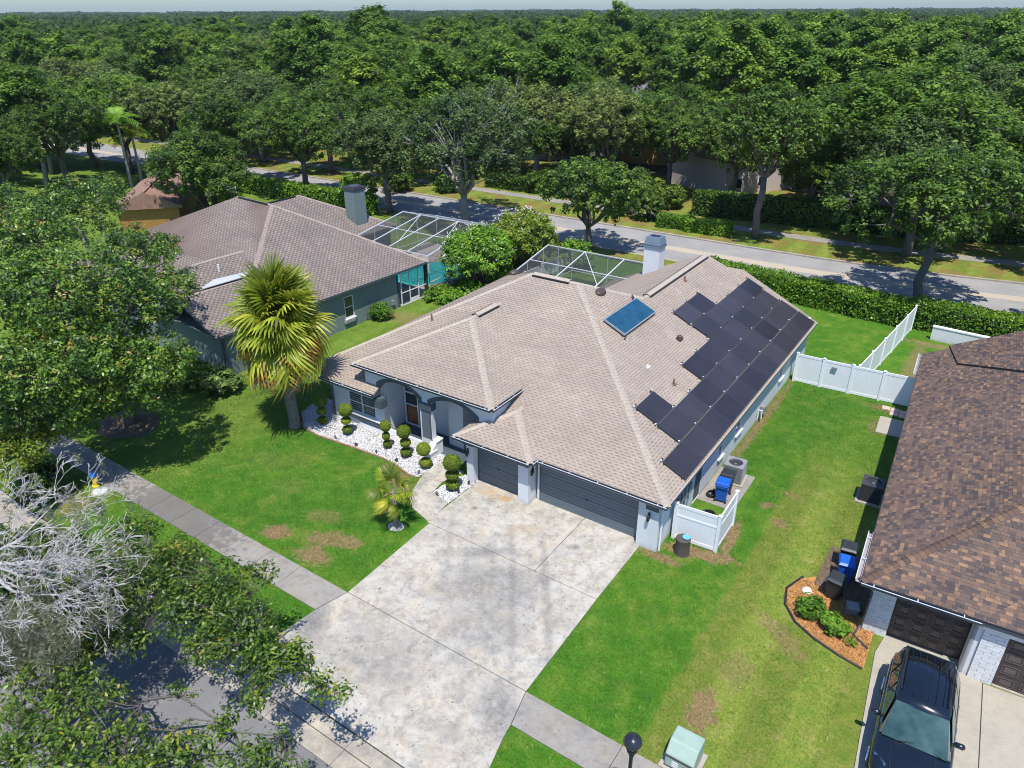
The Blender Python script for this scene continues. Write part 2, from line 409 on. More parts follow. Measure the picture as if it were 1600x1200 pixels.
def crack_lines(m, c, scale, w, colr):
    v = m.node('ShaderNodeTexVoronoi', feature='DISTANCE_TO_EDGE'); v.inputs['Scale'].default_value = scale
    mp = m.node('ShaderNodeVectorMath', operation='ADD'); m.l.new(m.pos(), mp.inputs[0])
    nz = m.node('ShaderNodeTexNoise'); nz.inputs['Scale'].default_value = 1.6; nz.inputs['Detail'].default_value = 5; m.l.new(m.pos(), nz.inputs['Vector'])
    sc = m.node('ShaderNodeVectorMath', operation='SCALE'); m.l.new(nz.outputs['Color'], sc.inputs[0]); sc.inputs['Scale'].default_value = .9
    m.l.new(sc.outputs[0], mp.inputs[1]); m.l.new(mp.outputs[0], v.inputs['Vector'])
    k = m.math('LESS_THAN', v.outputs['Distance'], w)
    k = m.math('MULTIPLY', k, m.math('GREATER_THAN', m.noise(.35, 2), .52))
    return m.mix(m.math('MULTIPLY', k, .6), c, colr)

M['lawn'] = grass_mat('lawn_turf'); M['blade'] = grass_mat('grass_blade', True)
m, c, n4 = concrete_mat('driveway_concrete', (.47, .445, .39), (.205, .198, .183), (.12, .117, .11), (.45, .39, .30), .9)
rust = (.36, .235, .09)
for (x, y, rx, ry, st) in ((-6.15, -1.0, .3, .2, .75), (-6.9, -1.1, .5, .3, .35), (-7.4, -.95, .6, .3, .3), (-4.2, -2.3, .9, .25, .25)):
    c = m.mix(m.math('MULTIPLY', blob(m, x, y, rx, ry, .4), st), c, rust)
for (x, y, rx, ry, st) in ((-1.3, -5.4, .16, 3.2, .30), (-2.75, -5.6, .14, 3.4, .26), (-6.9, -4.2, .14, 2.6, .22), (-1.9, -2.2, .22, .16, .6), (-7.0, -2.4, .16, .12, .55), (-3.4, -6.0, 1.9, 1.2, .38), (-2.2, -7.9, 1.3, .9, .34), (-4.7, -11.2, 2.2, 1.1, .26), (-7.9, -11.2, .5, 1.1, .5), (.2, -10.6, .6, 1.0, .45), (-4.9, -4.6, 1.2, .3, .4)):
    c = m.mix(m.math('MULTIPLY', m.math('MULTIPLY', blob(m, x, y, rx, ry, .6, .8, .35), m.ramp(m.noise(3.2, 12, .85, dist=.3), [(.36, .15), (.58, 1.0)])), min(1, st * 1.9)), c, (.135, .135, .135))
m.col(c); M['drive'] = m.mat
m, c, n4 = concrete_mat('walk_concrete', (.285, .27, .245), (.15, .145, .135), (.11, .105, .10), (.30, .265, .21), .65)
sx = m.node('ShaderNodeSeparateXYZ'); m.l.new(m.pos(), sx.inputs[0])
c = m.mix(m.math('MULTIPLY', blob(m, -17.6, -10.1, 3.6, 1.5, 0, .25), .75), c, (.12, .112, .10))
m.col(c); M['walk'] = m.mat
m, c, n4 = concrete_mat('pale_concrete', (.37, .335, .275), (.25, .225, .19), (.19, .175, .15), (.39, .35, .275), .4)
m.col(c); M['pale_conc'] = m.mat
m, c, n4 = concrete_mat('gutter_concrete', (.31, .285, .245), (.16, .145, .125), (.16, .14, .12), (.46, .40, .31), .6)
m.col(c); M['gutter_conc'] = m.mat

m = NT('street_asphalt')
n1 = m.noise(.5, 5, .6); n2 = m.noise(55, 4, .8)
c = m.ramp(n1, [(.3, (.15, .146, .15)), (.7, (.205, .20, .20))]); c = m.mix(1, c, m.ramp(n2, [(.3, .6), (.7, 1.35)]), 'MULTIPLY')
m.col(c); m.rough(.9); m.bump(n2, .5, .02); M['asphalt'] = m.mat
m = NT('boulevard_asphalt')
n1 = m.noise(.25, 6, .65); n2 = m.noise(30, 4, .8)
c = m.ramp(n1, [(.3, (.23, .226, .222)), (.7, (.325, .312, .295))]); c = m.mix(1, c, m.ramp(n2, [(.3, .8), (.7, 1.15)]), 'MULTIPLY')
m.col(c); m.rough(.9); M['blvd'] = m.mat
m = NT('median_brick'); n1 = m.noise(.6, 5); n2 = m.noise(12, 5, .8)
m.col(m.mix(m.ramp(n2, [(.42, 0.0), (.58, 1.0)]), m.ramp(n1, [(.3, (.44, .34, .21)), (.7, (.52, .41, .26))]), (.34, .32, .30))); m.rough(.9); M['median'] = m.mat
m = NT('woodland_soil'); n1 = m.noise(.15, 6, .7); n2 = m.noise(2, 6, .7)
m.col(m.mix(m.ramp(n2, [(.35, 0.0), (.65, 1.0)]), m.ramp(n1, [(.35, (.035, .05, .018)), (.65, (.07, .09, .03))]), (.055, .045, .03))); m.rough(.95); M['soil'] = m.mat
M['mulch'] = plain('orange_mulch', (.42, .20, .06), .9, .38, 9, fine=55, bump=.8)
M['mulch_dark'] = plain('leaf_mulch', (.13, .085, .055), .9, .45, 7, fine=45, bump=.8)
M['dirt'] = plain('bare_dirt', (.24, .17, .11), .9, .3, 5, fine=40, bump=.5)
M['pebble'] = plain('white_pebble', (.72, .71, .71), .75, .16, 30)
M['edging'] = plain('scalloped_edging', (.32, .20, .13), .8, .25, 6)

# ---------------------------------------------------------------- ground, streets, walks
def road_y(x):
    """centre line of the boulevard behind the houses"""
    return 40.4 + (.0056 * (x + 8) ** 2 if x > -8 else -.00009 * (x + 8) ** 2)

def sheet(name, pts, z, mat, label=None):
    me = bpy.data.meshes.new(name); me.from_pydata([(p[0], p[1], z) for p in pts], [], [tuple(range(len(pts)))]); me.materials.append(mat); me.update()
    o = link(name, me); o['kind'] = 'structure'
    if label: o['label'] = label
    return o

def strip(name, off0, off1, z0, mat, thick=0, x0=-240, x1=80, step=4, kind='structure', ynoise=0):
    V = []; F = []; xs = np.arange(x0, x1 + .1, step); rng = np.random.default_rng(3)
    for x in xs:
        y = road_y(x); V += [(x, y + off0 + rng.uniform(-1, 1) * ynoise, z0), (x, y + off1 + rng.uniform(-1, 1) * ynoise, z0)]
    for i in range(len(xs) - 1): F.append((2*i, 2*i+2, 2*i+3, 2*i+1))
    if thick:
        n = len(V); V += [(a, b, c - thick) for a, b, c in V[:n]]
        for i in range(len(xs) - 1): F += [(2*i, 2*i+n, 2*i+2+n, 2*i+2), (2*i+1, 2*i+3, 2*i+3+n, 2*i+1+n)]
    me = bpy.data.meshes.new(name); me.from_pydata(V, [], F); me.materials.append(mat); me.update()
    o = link(name, me); o['kind'] = kind; return o

sheet('ground', [(-3500, -600), (3500, -600), (3500, 6000), (-3500, 6000)], -.02, M['soil'])
LAWN_Z = .03
sheet('lawn', [(-135, -9.43), (60, -9.43), (60, 35.4), (-10, 35.9), (-60, 35.6), (-135, 34.4)], LAWN_Z - .006, M['lawn'])
sheet('verge_lawn', [(-135, -13.7), (60, -13.7), (60, -9.43), (-135, -9.43)], LAWN_Z - .006, M['lawn'])
strip('boulevard', -3.75, 3.85, .006, M['blvd'])
strip('median_strip', -.75, .5, .010, M['median'], ynoise=.05)
strip('boulevard_kerb', -4.05, -3.75, .13, M['gutter_conc'], .15)
strip('boulevard_kerb.001', 3.85, 4.15, .13, M['gutter_conc'], .15)
strip('boulevard_verge', -6.3, -4.05, .10, M['lawn'])
strip('boulevard_verge.001', 4.15, 9.6, .10, M['lawn'])
strip('boulevard_path', 9.0, 10.6, .14, M['walk'], .05)
strip('boulevard_lawn', 10.6, 30, .09, M['lawn'])
sheet('street', [(-90, -60), (70, -60), (70, -14.35), (-90, -14.35)], .004, M['asphalt'])

def grid_slabs(parent_name, cells, z, thick, mat, gap=.018, label=None):
    """a paved surface as a root whose slabs are separate pieces with recessed joints"""
    root = bpy.data.objects.new(parent_name, None); COL.objects.link(root); root['kind'] = 'structure'
    base = MB()
    for poly in cells:
        c = sum((Vector((p[0], p[1], 0)) for p in poly), Vector()) / len(poly)
        pts = []
        for p in poly:
            v = Vector((p[0], p[1], 0)); d = c - v; q = v + Vector((math.copysign(min(gap, abs(d.x)), d.x), math.copysign(min(gap, abs(d.y)), d.y), 0)); q.z = z; pts.append(q)
        mb = MB(); mb.slab(pts, (0, 0, -thick)); mb.build('slab', mat, root, bevel=.006)
        base.add([(p[0], p[1], z - .02) for p in poly], [tuple(range(len(poly)))])
    base.build('joint_bed', M['joint'], root)
    return root
M['joint'] = plain('joint_dirt', (.06, .055, .05), .95, .2)
xs = [-7.95, -5.2, -2.45, .36]
grid_slabs('driveway', [[(-8.15, -4.37), (-2.5, -4.37), (-2.5, -.18), (-8.15, -.18)], [(-2.5, -4.37), (.33, -4.37), (.33, -.18), (-2.5, -.18)],
                        [(-7.85, -9.43), (.42, -9.43), (.33, -4.37), (-8.0, -4.37)],
                        [(-8.35, -12.4), (-7.6, -12.95), (-6.9, -13.75), (1.5, -13.75), (1.02, -12.3), (.78, -11.2), (.72, -10.76), (.42, -9.43), (-7.85, -9.43), (-8.2, -10.79)]], .05, .1, M['drive'], .012)
cells = []
x = -8.2; i = 0
while x > -70:
    w = 1.75 if i else 2.3
    cells.append([(x - w, -10.78), (x, -10.78), (x + (.35 if i == 0 else 0), -9.43), (x - w, -9.43)]); x -= w; i += 1
x = .72
while x < 40:
    w = 3.25; cells.append([(x, -10.76), (x + w, -10.76), (x + w, -9.43), (x - (.3 if x < 1 else 0), -9.43)]); x += w
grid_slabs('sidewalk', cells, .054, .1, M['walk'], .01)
grid_slabs('front_walk', [[(-8.22, -2.78), (-8.02, -4.34), (-9.35, -3.95), (-10.1, -3.3), (-9.35, -2.45)], [(-10.1, -3.3), (-10.62, -1.9), (-9.5, -1.6), (-9.35, -2.45)],
                          [(-10.62, -1.9), (-10.9, -.35), (-9.15, -.35), (-9.5, -1.6)]], .056, .08, M['drive'], .012)
cells = []
for x in np.arange(-60, 44, 3.0):
    if x < 7.0: cells.append([(x, -14.95), (x + 3, -14.95), (x + 3, -14.32), (x, -14.32)])
grid_slabs('gutter_pan', cells, .03, .08, M['gutter_conc'], .008)
cells = []
for x in np.arange(-60, 44, 3.0):
    cells.append([(x, -14.32), (x + 3, -14.32), (x + 3, -13.78), (x, -13.78)])
grid_slabs('street_kerb', cells, .065, .1, M['gutter_conc'], .008)

sheet('mulch_ring', [(-27.3 + 1.9 * math.cos(t * PI / 9) * (1 + .12 * math.sin(3 * t)), -6.9 + 1.5 * math.sin(t * PI / 9)) for t in range(18)], LAWN_Z + .012, M['mulch_dark'])
# grass blades on the lawns close enough for their roughness to show
def blades(name, polys, holes, density, hgt, wid, seed):
    rng = np.random.default_rng(seed); P = []
    for (x0, y0, x1, y1) in polys:
        n = int((x1 - x0) * (y1 - y0) * density); P.append(np.stack([rng.uniform(x0, x1, n), rng.uniform(y0, y1, n)], 1))
    P = np.concatenate(P); P0 = P; P = P0 + rng.normal(0, .045, P0.shape)
    for h in holes:
        h = np.array(h, float); inside = np.zeros(len(P), bool); j = len(h) - 1
        for i in range(len(h)):
            xi, yi = h[i]; xj, yj = h[j]
            c = ((yi > P[:, 1]) != (yj > P[:, 1])) & (P[:, 0] < (xj - xi) * (P[:, 1] - yi) / (yj - yi + 1e-12) + xi)
            inside ^= c; j = i
        P = P[~inside]
    n = len(P); a = rng.uniform(0, 2 * PI, n); hh = hgt * rng.uniform(.5, 1.5, n); w = wid * rng.uniform(.6, 1.4, n)
    lean = rng.normal(0, .6, (n, 2)) * hh[:, None]; dx = np.cos(a) * w / 2; dy = np.sin(a) * w / 2
    z0 = np.full(n, LAWN_Z - .01)
    V = np.stack([np.stack([P[:, 0] - dx, P[:, 1] - dy, z0], 1), np.stack([P[:, 0] + dx, P[:, 1] + dy, z0], 1),
                  np.stack([P[:, 0] + lean[:, 0], P[:, 1] + lean[:, 1], z0 + hh], 1)], 1).reshape(-1, 3)
    me = np_mesh(name, V, np.arange(3 * n).reshape(n, 3), [M['blade']], np.repeat(rng.random(n), 3))
    o = link(name, me); o['kind'] = 'stuff'; o['category'] = 'grass'; o['label'] = 'mown green grass of the front and side lawns'
    return o
GRAVEL_POLY = [(-20.6, .25), (-20.3, -.7), (-19.0, -1.75), (-17.7, -1.9), (-15.4, -1.72), (-13.3, -1.6), (-12.2, -1.72), (-11.2, -2.0), (-10.75, -1.95), (-10.6, -.2), (-10.9, .4), (-18.4, .4), (-18.7, 1.2), (-20.4, 1.2)]
ISLAND_POLY = [(-9.35, -2.45), (-8.22, -2.78), (-8.15, -.5), (-8.9, -.4), (-9.25, -1.1)]
MULCH_POLY = [(6.1, .2), (6.35, -.6), (6.9, -1.3), (7.7, -1.75), (8.6, -2.05), (9.45, -2.2), (9.4, -.2), (8.4, .6), (7.9, 1.5), (6.9, 1.6), (6.3, 1.0)]
blades('grass', [(-30, -9.4, 9.3, 1.5), (-24, 1.5, -18.6, 9), (1.1, 1.5, 8.6, 18.5), (-30, -13.7, 12, -10.8)],
       [[(-8.25, -4.34), (-7.85, -9.7), (.44, -9.7), (.36, -.4), (-8.25, -.4)], [(-8.4, -12.4), (-6.9, -13.9), (1.5, -13.9), (.75, -11), (.45, -9), (-7.8, -9), (-8.25, -10.8)],
        [(-8.0, -4.4), (-9.4, -3.95), (-10.15, -3.3), (-10.9, -.3), (-8, -.3)], GRAVEL_POLY, MULCH_POLY,
        [(-18.7, .1), (-8, .1), (-8, -.6), (1.1, -.6), (1.1, 30), (-18.7, 30)], [(9.1, -30), (9.1, 3), (8.6, 30), (40, 30), (40, -30)],
        [(1, 0.6), (3.1, .8), (3.05, 7.2), (1, 7.2)], [(-27.0, -20), (-27.0, 1.5), (-29.5, 1.5), (-29.5, -20)]], 470, .045, .035, 5)
# ---------------------------------------------------------------- house materials
def roof_tab_mat(name, stops, streak=(.5, .5, .5), streak_amt=0.0, obj_random=False, streak_scale=1.0):
    m = NT(name)
    t = m.attr()
    c = m.ramp(t, stops)
    n = m.noise(55, 3, .8); c = m.mix(1.0, c, m.ramp(n, [(.3, .8), (.7, 1.18)]), 'MULTIPLY')
    big = m.noise(.35 * streak_scale, 5, .65); c = m.mix(1.0, c, m.ramp(big, [(.3, .86), (.7, 1.1)]), 'MULTIPLY')
    if streak_amt:
        mp = m.node('ShaderNodeMapping'); mp.inputs['Scale'].default_value = (.25, 1.6, .6); m.l.new(m.obj(), mp.inputs[0])
        s = m.noise(1.0, 5, .7, mp.outputs[0]); c = m.mix(m.math('MULTIPLY', m.ramp(s, [(.42, 0.0), (.66, 1.0)]), streak_amt), c, streak)
    m.col(c); m.rough(.9); m.set(Specular_IOR_Level=.2); m.bump(n, .4, .01); return m.mat
M['tab_tan'] = roof_tab_mat('tan_shingle', [(0, (.205, .15, .112)), (.12, (.215, .158, .118)), (.3, (.305, .252, .205)), (.7, (.365, .307, .256)), (1, (.41, .35, .295))], (.22, .185, .16), .30)
M['gap_tan'] = roof_tab_mat('tan_shingle_dark_band', [(0, (.25, .18, .145)), (1, (.25, .18, .145))])  # darker printed granule colour, bared between the tabs
M['cap_tan'] = plain('tan_ridge_cap', (.385, .33, .268), .9, .12, 6)
M['tab_grey'] = roof_tab_mat('weathered_tan_shingle', [(0, (.14, .10, .085)), (.12, (.15, .11, .09)), (.3, (.205, .172, .15)), (.7, (.255, .217, .19)), (1, (.30, .26, .23))], (.13, .125, .125), .55)
M['gap_grey'] = roof_tab_mat('weathered_dark_band', [(0, (.15, .11, .095)), (1, (.15, .11, .095))])  # same darker granule colour on the weathered shingles
M['cap_grey'] = plain('weathered_ridge_cap', (.30, .24, .205), .9, .15, 6)
M['tab_brown'] = roof_tab_mat('brown_blend_shingle', [(0, (.068, .058, .060)), (.28, (.095, .074, .068)), (.45, (.13, .090, .074)), (.68, (.162, .108, .083)), (.84, (.195, .124, .084)), (1, (.265, .165, .10))])
M['cap_brown'] = roof_tab_mat('brown_ridge_shingle', [(0, (.09, .062, .05)), (.5, (.13, .085, .062)), (1, (.20, .125, .08))])
M['tab_red'] = plain('reddish_shingle', (.27, .155, .115), .9, .25, 2, fine=14)
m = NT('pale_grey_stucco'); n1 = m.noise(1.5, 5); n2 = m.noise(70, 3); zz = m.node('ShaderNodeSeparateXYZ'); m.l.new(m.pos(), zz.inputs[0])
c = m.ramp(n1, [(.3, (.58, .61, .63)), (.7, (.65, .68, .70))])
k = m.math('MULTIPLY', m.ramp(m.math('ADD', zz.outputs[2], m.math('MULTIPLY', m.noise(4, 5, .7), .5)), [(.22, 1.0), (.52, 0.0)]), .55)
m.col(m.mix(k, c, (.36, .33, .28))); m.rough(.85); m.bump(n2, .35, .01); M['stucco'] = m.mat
M['stucco_teal'] = plain('teal_grey_stucco', (.165, .215, .205), .85, .06, 1.5, fine=70, bump=.3)
M['trim'] = plain('slate_trim', (.065, .088, .105), .6, .08)
M['gutter'] = plain('dark_gutter', (.035, .045, .060), .35, .1, spec=.6)
M['gutter_lip'] = plain('gutter_lip', (.55, .58, .62), .35, .06, spec=.5)
M['garage'] = plain('slate_garage_door', (.105, .14, .165), .5, .05, 2)
M['white'] = plain('white_paint', (.78, .79, .80), .45, .03)
M['vinyl'] = plain('white_vinyl', (.80, .81, .82), .4, .025, 1.2, fine=20, bump=.02)
M['vinyl_panel'] = plain('white_vinyl_board', (.74, .77, .79), .45, .03, 1.0, fine=20, bump=.02)
m = NT('window_glass'); m.col((.02, .028, .032)); m.rough(.06); m.set(Specular_IOR_Level=.8); M['glass'] = m.mat
M['blind'] = plain('window_blind', (.16, .19, .21), .6, .1)
M['alu'] = plain('white_aluminium', (.62, .65, .68), .35, .04)
M['black'] = plain('black_plastic', (.02, .021, .024), .45, .2)
M['dark_metal'] = plain('dark_metal', (.05, .052, .058), .4, .15)
M['grey_metal'] = plain('grey_metal', (.24, .25, .26), .45, .1)
M['brown_vent'] = plain('brown_vent', (.075, .05, .042), .5, .2)
M['copper'] = plain('brown_pipe', (.22, .11, .07), .6, .2)
M['wood_door'] = plain('wood_door', (.22, .085, .03), .5, .35, 3)
m = NT('screen_mesh'); m.col((.05, .055, .055)); m.rough(.8)
tr = m.node('ShaderNodeBsdfTransparent'); mx = m.node('ShaderNodeMixShader'); mx.inputs[0].default_value = .40
m.l.new(tr.outputs[0], mx.inputs[1]); m.l.new(m.b.outputs[0], mx.inputs[2]); m.l.new(mx.outputs[0], m.out.inputs[0]); M['screen'] = m.mat
m = NT('solar_cell'); n = m.noise(.8, 3); m.col(m.ramp(n, [(.3, (.026, .024, .030)), (.7, (.036, .032, .038))])); oi = m.node('ShaderNodeObjectInfo'); m.col(m.mix(1.0, m.ramp(n, [(.3, (.026, .024, .030)), (.7, (.036, .032, .038))]), m.ramp(oi.outputs['Random'], [(0, .72), (1, 1.5)]), 'MULTIPLY')); m.rough(.32); m.set(Specular_IOR_Level=.5); M['solar'] = m.mat
m = NT('collector_glass'); m.col(m.ramp(m.noise(2.0, 4), [(.3, (.010, .055, .105)), (.7, (.018, .085, .145))])); m.rough(.18); M['collector'] = m.mat
m = NT('pool_water'); n = m.noise(4, 4); m.col(m.ramp(n, [(.3, (.02, .36, .36)), (.7, (.07, .55, .52))])); m.rough(.05); m.bump(n, .15, .05); M['pool'] = m.mat
M['deck'] = plain('pool_deck', (.42, .38, .34), .85, .12, 2)

# ---------------------------------------------------------------- roofs
def clip_poly(sub, clip):
    """Sutherland-Hodgman; both ccw lists of (a, b)"""
    out = sub
    for i in range(len(clip)):
        a, b = clip[i], clip[(i + 1) % len(clip)]; ex, ey = b[0] - a[0], b[1] - a[1]
        inp, out = out, []
        if not inp: return []
        s = inp[-1]; ds = ex * (s[1] - a[1]) - ey * (s[0] - a[0])
        for p in inp:
            dp = ex * (p[1] - a[1]) - ey * (p[0] - a[0])
            if (dp >= 0) != (ds >= 0):
                t = ds / (ds - dp); out.append((s[0] + t * (p[0] - s[0]), s[1] + t * (p[1] - s[1])))
            if dp >= 0: out.append(p)
            s, ds = p, dp
    return out

class Roof:
    """shingled planes of one roof: base slabs joined, tabs laid course by course on top"""
    def __init__(s, parent, tabmat, gapmat, capmat, course=.145, tab=.30, cover=.62, mixed=False, seed=1, single=0, thick=.014, dash=False):
        s.parent = parent; s.tm, s.gm, s.cm = tabmat, gapmat, capmat; s.course = course; s.tab = tab; s.cover = cover; s.mixed = mixed
        s.rng = random.Random(seed); s.V = []; s.F = []; s.T = []; s.base = MB(); s.single = single; s.full = []; s.th = thick
        s.caps = MB(); s.capT = []; s.dash = dash
    def plane(s, pts, lift=0.0, base_t=.12, slab=True):
        pts = [Vector(p) for p in pts]
        n = Vector((0, 0, 0))
        for i in range(len(pts)):
            n += (pts[i] - pts[0]).cross(pts[(i + 1) % len(pts)] - pts[0])
        n.normalize()
        if n.z < 0: n = -n; pts = pts[::-1]
        h = Vector((-n.y, n.x, 0)).normalized(); u = n.cross(h) * 1.0     # u points up the slope
        if u.z < 0: u = -u
        h = u.cross(n)
        org = pts[0]; P2 = [((p).dot(h), (p).dot(u)) for p in pts]; k0 = org.dot(n) + lift
        ar = sum(P2[i][0] * P2[(i+1) % len(P2)][1] - P2[(i+1) % len(P2)][0] * P2[i][1] for i in range(len(P2)))
        if ar < 0: P2 = P2[::-1]
        if slab: s.base.slab([p + n * lift for p in pts], (0, 0, -base_t))
        amin = min(p[0] for p in P2); amax = max(p[0] for p in P2); bmin = min(p[1] for p in P2); bmax = max(p[1] for p in P2)
        c = s.course; k = math.floor(bmin / c)
        while k * c < bmax:
            b0 = k * c; b1 = b0 + c * 1.12
            if s.mixed: a = math.floor(amin / s.tab) * s.tab - s.rng.uniform(0, .3)
            else: a = (math.floor(amin / s.tab) - 1) * s.tab + (k % 2) * s.tab * .5 + (k * .618 % 1) * .04
            while a < amax:
                if s.mixed: w = s.rng.choice((.10, .14, .18, .22, .28)); step = w; prof = s.rng.random(); th = s.th * (.35 + prof)
                else: w = s.tab * s.cover; step = s.tab; th = s.th
                t = s.tint()
                if s.dash:
                    w = s.tab - .004; dr = [(a + .05, b0 + .001), (a + .05 + s.tab * .56, b0 + .001), (a + .05 + s.tab * .56, b0 + .052), (a + .05, b0 + .052)]
                    dc = clip_poly(dr, P2)
                    if len(dc) >= 3: s.emit(dc, b0 - .1, b0 + .3, .05, th + .004, h, u, n, k0)
                rect = [(a, b0), (a + w - .004, b0), (a + w - .004, b1), (a, b1)]
                cl = clip_poly(rect, P2)
                if len(cl) >= 3:
                    full = len(cl) == 4 and abs(sum(cl[i][0]*cl[(i+1)%4][1]-cl[(i+1)%4][0]*cl[i][1] for i in range(4))) > 1.98 * (w - .004) * c * 1.12
                    if full and s.single: s.full.append((a, b0, w, t, th, h.copy(), u.copy(), n.copy(), k0))
                    else: s.emit(cl, b0, b1, t, th, h, u, n, k0)
                a += step
            k += 1
    def tint(s):
        if s.mixed:
            r = s.rng.random()
            return s.rng.uniform(0, .3) if r < .24 else (s.rng.uniform(.32, .74) if r < .84 else s.rng.uniform(.78, 1))
        return min(1, max(0, s.rng.gauss(.6, .10)))
    def emit(s, cl, b0, b1, t, th, h, u, n, k0):
        m = len(cl); base = len(s.V)
        for (a, b) in cl:
            f = (b - b0) / (b1 - b0); q = h * a + u * b + n * (k0 + .002 + th * (1 - f) + .001); s.V.append(tuple(q))
        for (a, b) in cl: s.V.append(tuple(h * a + u * b + n * (k0 - .004)))
        s.T += [t] * (2 * m)
        s.F.append(tuple(base + i for i in range(m)))
        for i in range(m): j = (i + 1) % m; s.F.append((base + i + m, base + j + m, base + j, base + i))
    def ridge(s, p, q, w=.16, step=.2, name='ridge_cap', singles=False):
        p, q = Vector(p), Vector(q); d = q - p; L = d.length; d.normalize(); side = d.cross(Vector((0, 0, 1))).normalized(); n = max(2, int(L / step))
        up = side.cross(d).normalized()
        for i in range(n):
            a = p + d * (L * i / n - .02); b = p + d * (L * (i + 1) / n + .03); w2 = w * s.rng.uniform(.94, 1.05); sag = w * .43
            z0, z1 = .045 + s.rng.uniform(0, .006), .028
            vs = [a - side * w2 + up * (z0 - sag), a + up * z0, a + side * w2 + up * (z0 - sag), b - side * w2 + up * (z1 - sag), b + up * z1, b + side * w2 + up * (z1 - sag)]
            lo = [v - up * .03 for v in vs]
            fs = [(0,1,4,3),(1,2,5,4),(6,7,1,0),(7,8,2,1),(0,3,9,6),(2,8,11,5)]
            if singles:
                mb = MB(); mb.add(vs + lo, fs); o = mb.build('ridge_cap', s.cm, s.root)
                t = o.data.attributes.new('tint', 'FLOAT', 'POINT'); t.data.foreach_set('value', [s.rng.random()] * 12)
            else: s.caps.add(vs + lo, fs); s.capT += [s.rng.random()] * 12
    def start(s):
        s.root = bpy.data.objects.new('roof', None); COL.objects.link(s.root); s.root.parent = s.parent; return s
    def finish(s, toworld=Matrix()):
        s.base.build('roof_deck', s.gm, s.root)
        if s.single and s.full:
            cam = toworld.inverted() @ Vector(CAM)
            s.full.sort(key=lambda f: ((f[5] * f[0] + f[6] * f[1] + f[7] * f[8]) - cam).length)
            cache = {}
            for (a, b0, w, t, th, h, u, n, k0) in s.full[:s.single]:
                key = (round(w, 3), int(t * 7.99), round(th, 3) if not s.mixed else int(th * 400))
                if key not in cache:
                    c = s.course; ww = w - .004; b1 = c * 1.12
                    V = [(0, 0, th + .003), (ww, 0, th + .003), (ww, b1, .003), (0, b1, .003), (0, 0, -.004), (ww, 0, -.004), (ww, b1, -.004), (0, b1, -.004)]
                    me = bpy.data.meshes.new('shingle'); me.from_pydata(V, [], [(0,1,2,3),(4,5,1,0),(5,6,2,1),(7,4,0,3),(6,7,3,2)]); me.materials.append(s.tm)
                    at_ = me.attributes.new('tint', 'FLOAT', 'POINT'); at_.data.foreach_set('value', [t] * 8); me.update(); cache[key] = me
                o = link('shingle', cache[key], s.root)
                mt = Matrix((h, u, n)).transposed().to_4x4(); mt.translation = h * a + u * b0 + n * k0; o.matrix_local = mt
            rest = s.full[s.single:]
        else: rest = s.full
        for (a, b0, w, t, th, h, u, n, k0) in rest:
            s.emit([(a, b0), (a + w - .004, b0), (a + w - .004, b0 + s.course * 1.12), (a, b0 + s.course * 1.12)], b0, b0 + s.course * 1.12, t, th, h, u, n, k0)
        me = bpy.data.meshes.new('shingles'); me.from_pydata(s.V, [], s.F); me.materials.append(s.tm)
        a = me.attributes.new('tint', 'FLOAT', 'POINT'); a.data.foreach_set('value', s.T); me.update()
        o = link('shingles', me, s.root); o['kind'] = 'stuff'
        if s.caps.v:
            o = s.caps.build('ridge_caps', s.cm, s.root); o['kind'] = 'stuff'
            a = o.data.attributes.new('tint', 'FLOAT', 'POINT'); a.data.foreach_set('value', s.capT)

def gutter(parent, pts, drop=0.0, w=.12, h=.11, lip=True):
    """open K gutter along an eave, pale lip outside"""
    for i in range(len(pts) - 1):
        p, q = Vector(pts[i]), Vector(pts[i + 1]); d = (q - p).normalized(); side = d.cross(Vector((0, 0, 1))).normalized()
        mb = MB(); o = side * (w / 2 + .02)
        mb.beam(p + side * .02 - Vector((0, 0, h / 2)), q + side * .02 - Vector((0, 0, h / 2)), .02, h)
        mb.beam(p + side * (w * .5) - Vector((0, 0, h)), q + side * (w * .5) - Vector((0, 0, h)), w, .015)
        mb.beam(p + side * w - Vector((0, 0, h / 2 + .01)), q + side * w - Vector((0, 0, h / 2 + .01)), .015, h)
        g = mb.build('gutter', M['gutter'], parent)
        if lip:
            mb = MB(); mb.beam(p + side * (w + .01) + Vector((0, 0, -.005)), q + side * (w + .01) + Vector((0, 0, -.005)), .028, .02); L = (q - p).length; k = .4
            while k < L: mb.beam(p + d * k, p + d * k + side * w, .03, .012); k += 1.35
            mb.build('gutter_lip', M['gutter_lip'], g)

def wall(parent, name, p, q, z0, z1, t=.2, mat=None, openings=()):
    """wall from p to q (plan), outside on the right hand side of p>q; openings (s0,s1,za,zb)"""
    p, q = Vector((p[0], p[1], 0)), Vector((q[0], q[1], 0)); d = (q - p); L = d.length; d.normalize(); nrm = d.cross(Vector((0, 0, 1)))
    mb = MB(); xs = sorted({0, L, *[o[0] for o in openings], *[o[1] for o in openings]})
    for i in range(len(xs) - 1):
        a, b = xs[i], xs[i + 1]; op = [o for o in openings if o[0] <= a + 1e-6 and o[1] >= b - 1e-6]
        segs = [(z0, z1)] if not op else [(z0, op[0][2]), (op[0][3], z1)]
        for (za, zb) in segs:
            if zb - za > .01:
                A = p + d * a; B = p + d * b; vs = []
                for z in (za, zb): vs += [(A.x, A.y, z), (B.x, B.y, z), (B.x - nrm.x * t, B.y - nrm.y * t, z), (A.x - nrm.x * t, A.y - nrm.y * t, z)]
                mb.add(vs, [(0,1,2,3)[::-1],(4,5,6,7),(0,1,5,4),(1,2,6,5),(2,3,7,6),(3,0,4,7)])
    return mb.build(name, mat or M['stucco'], parent)

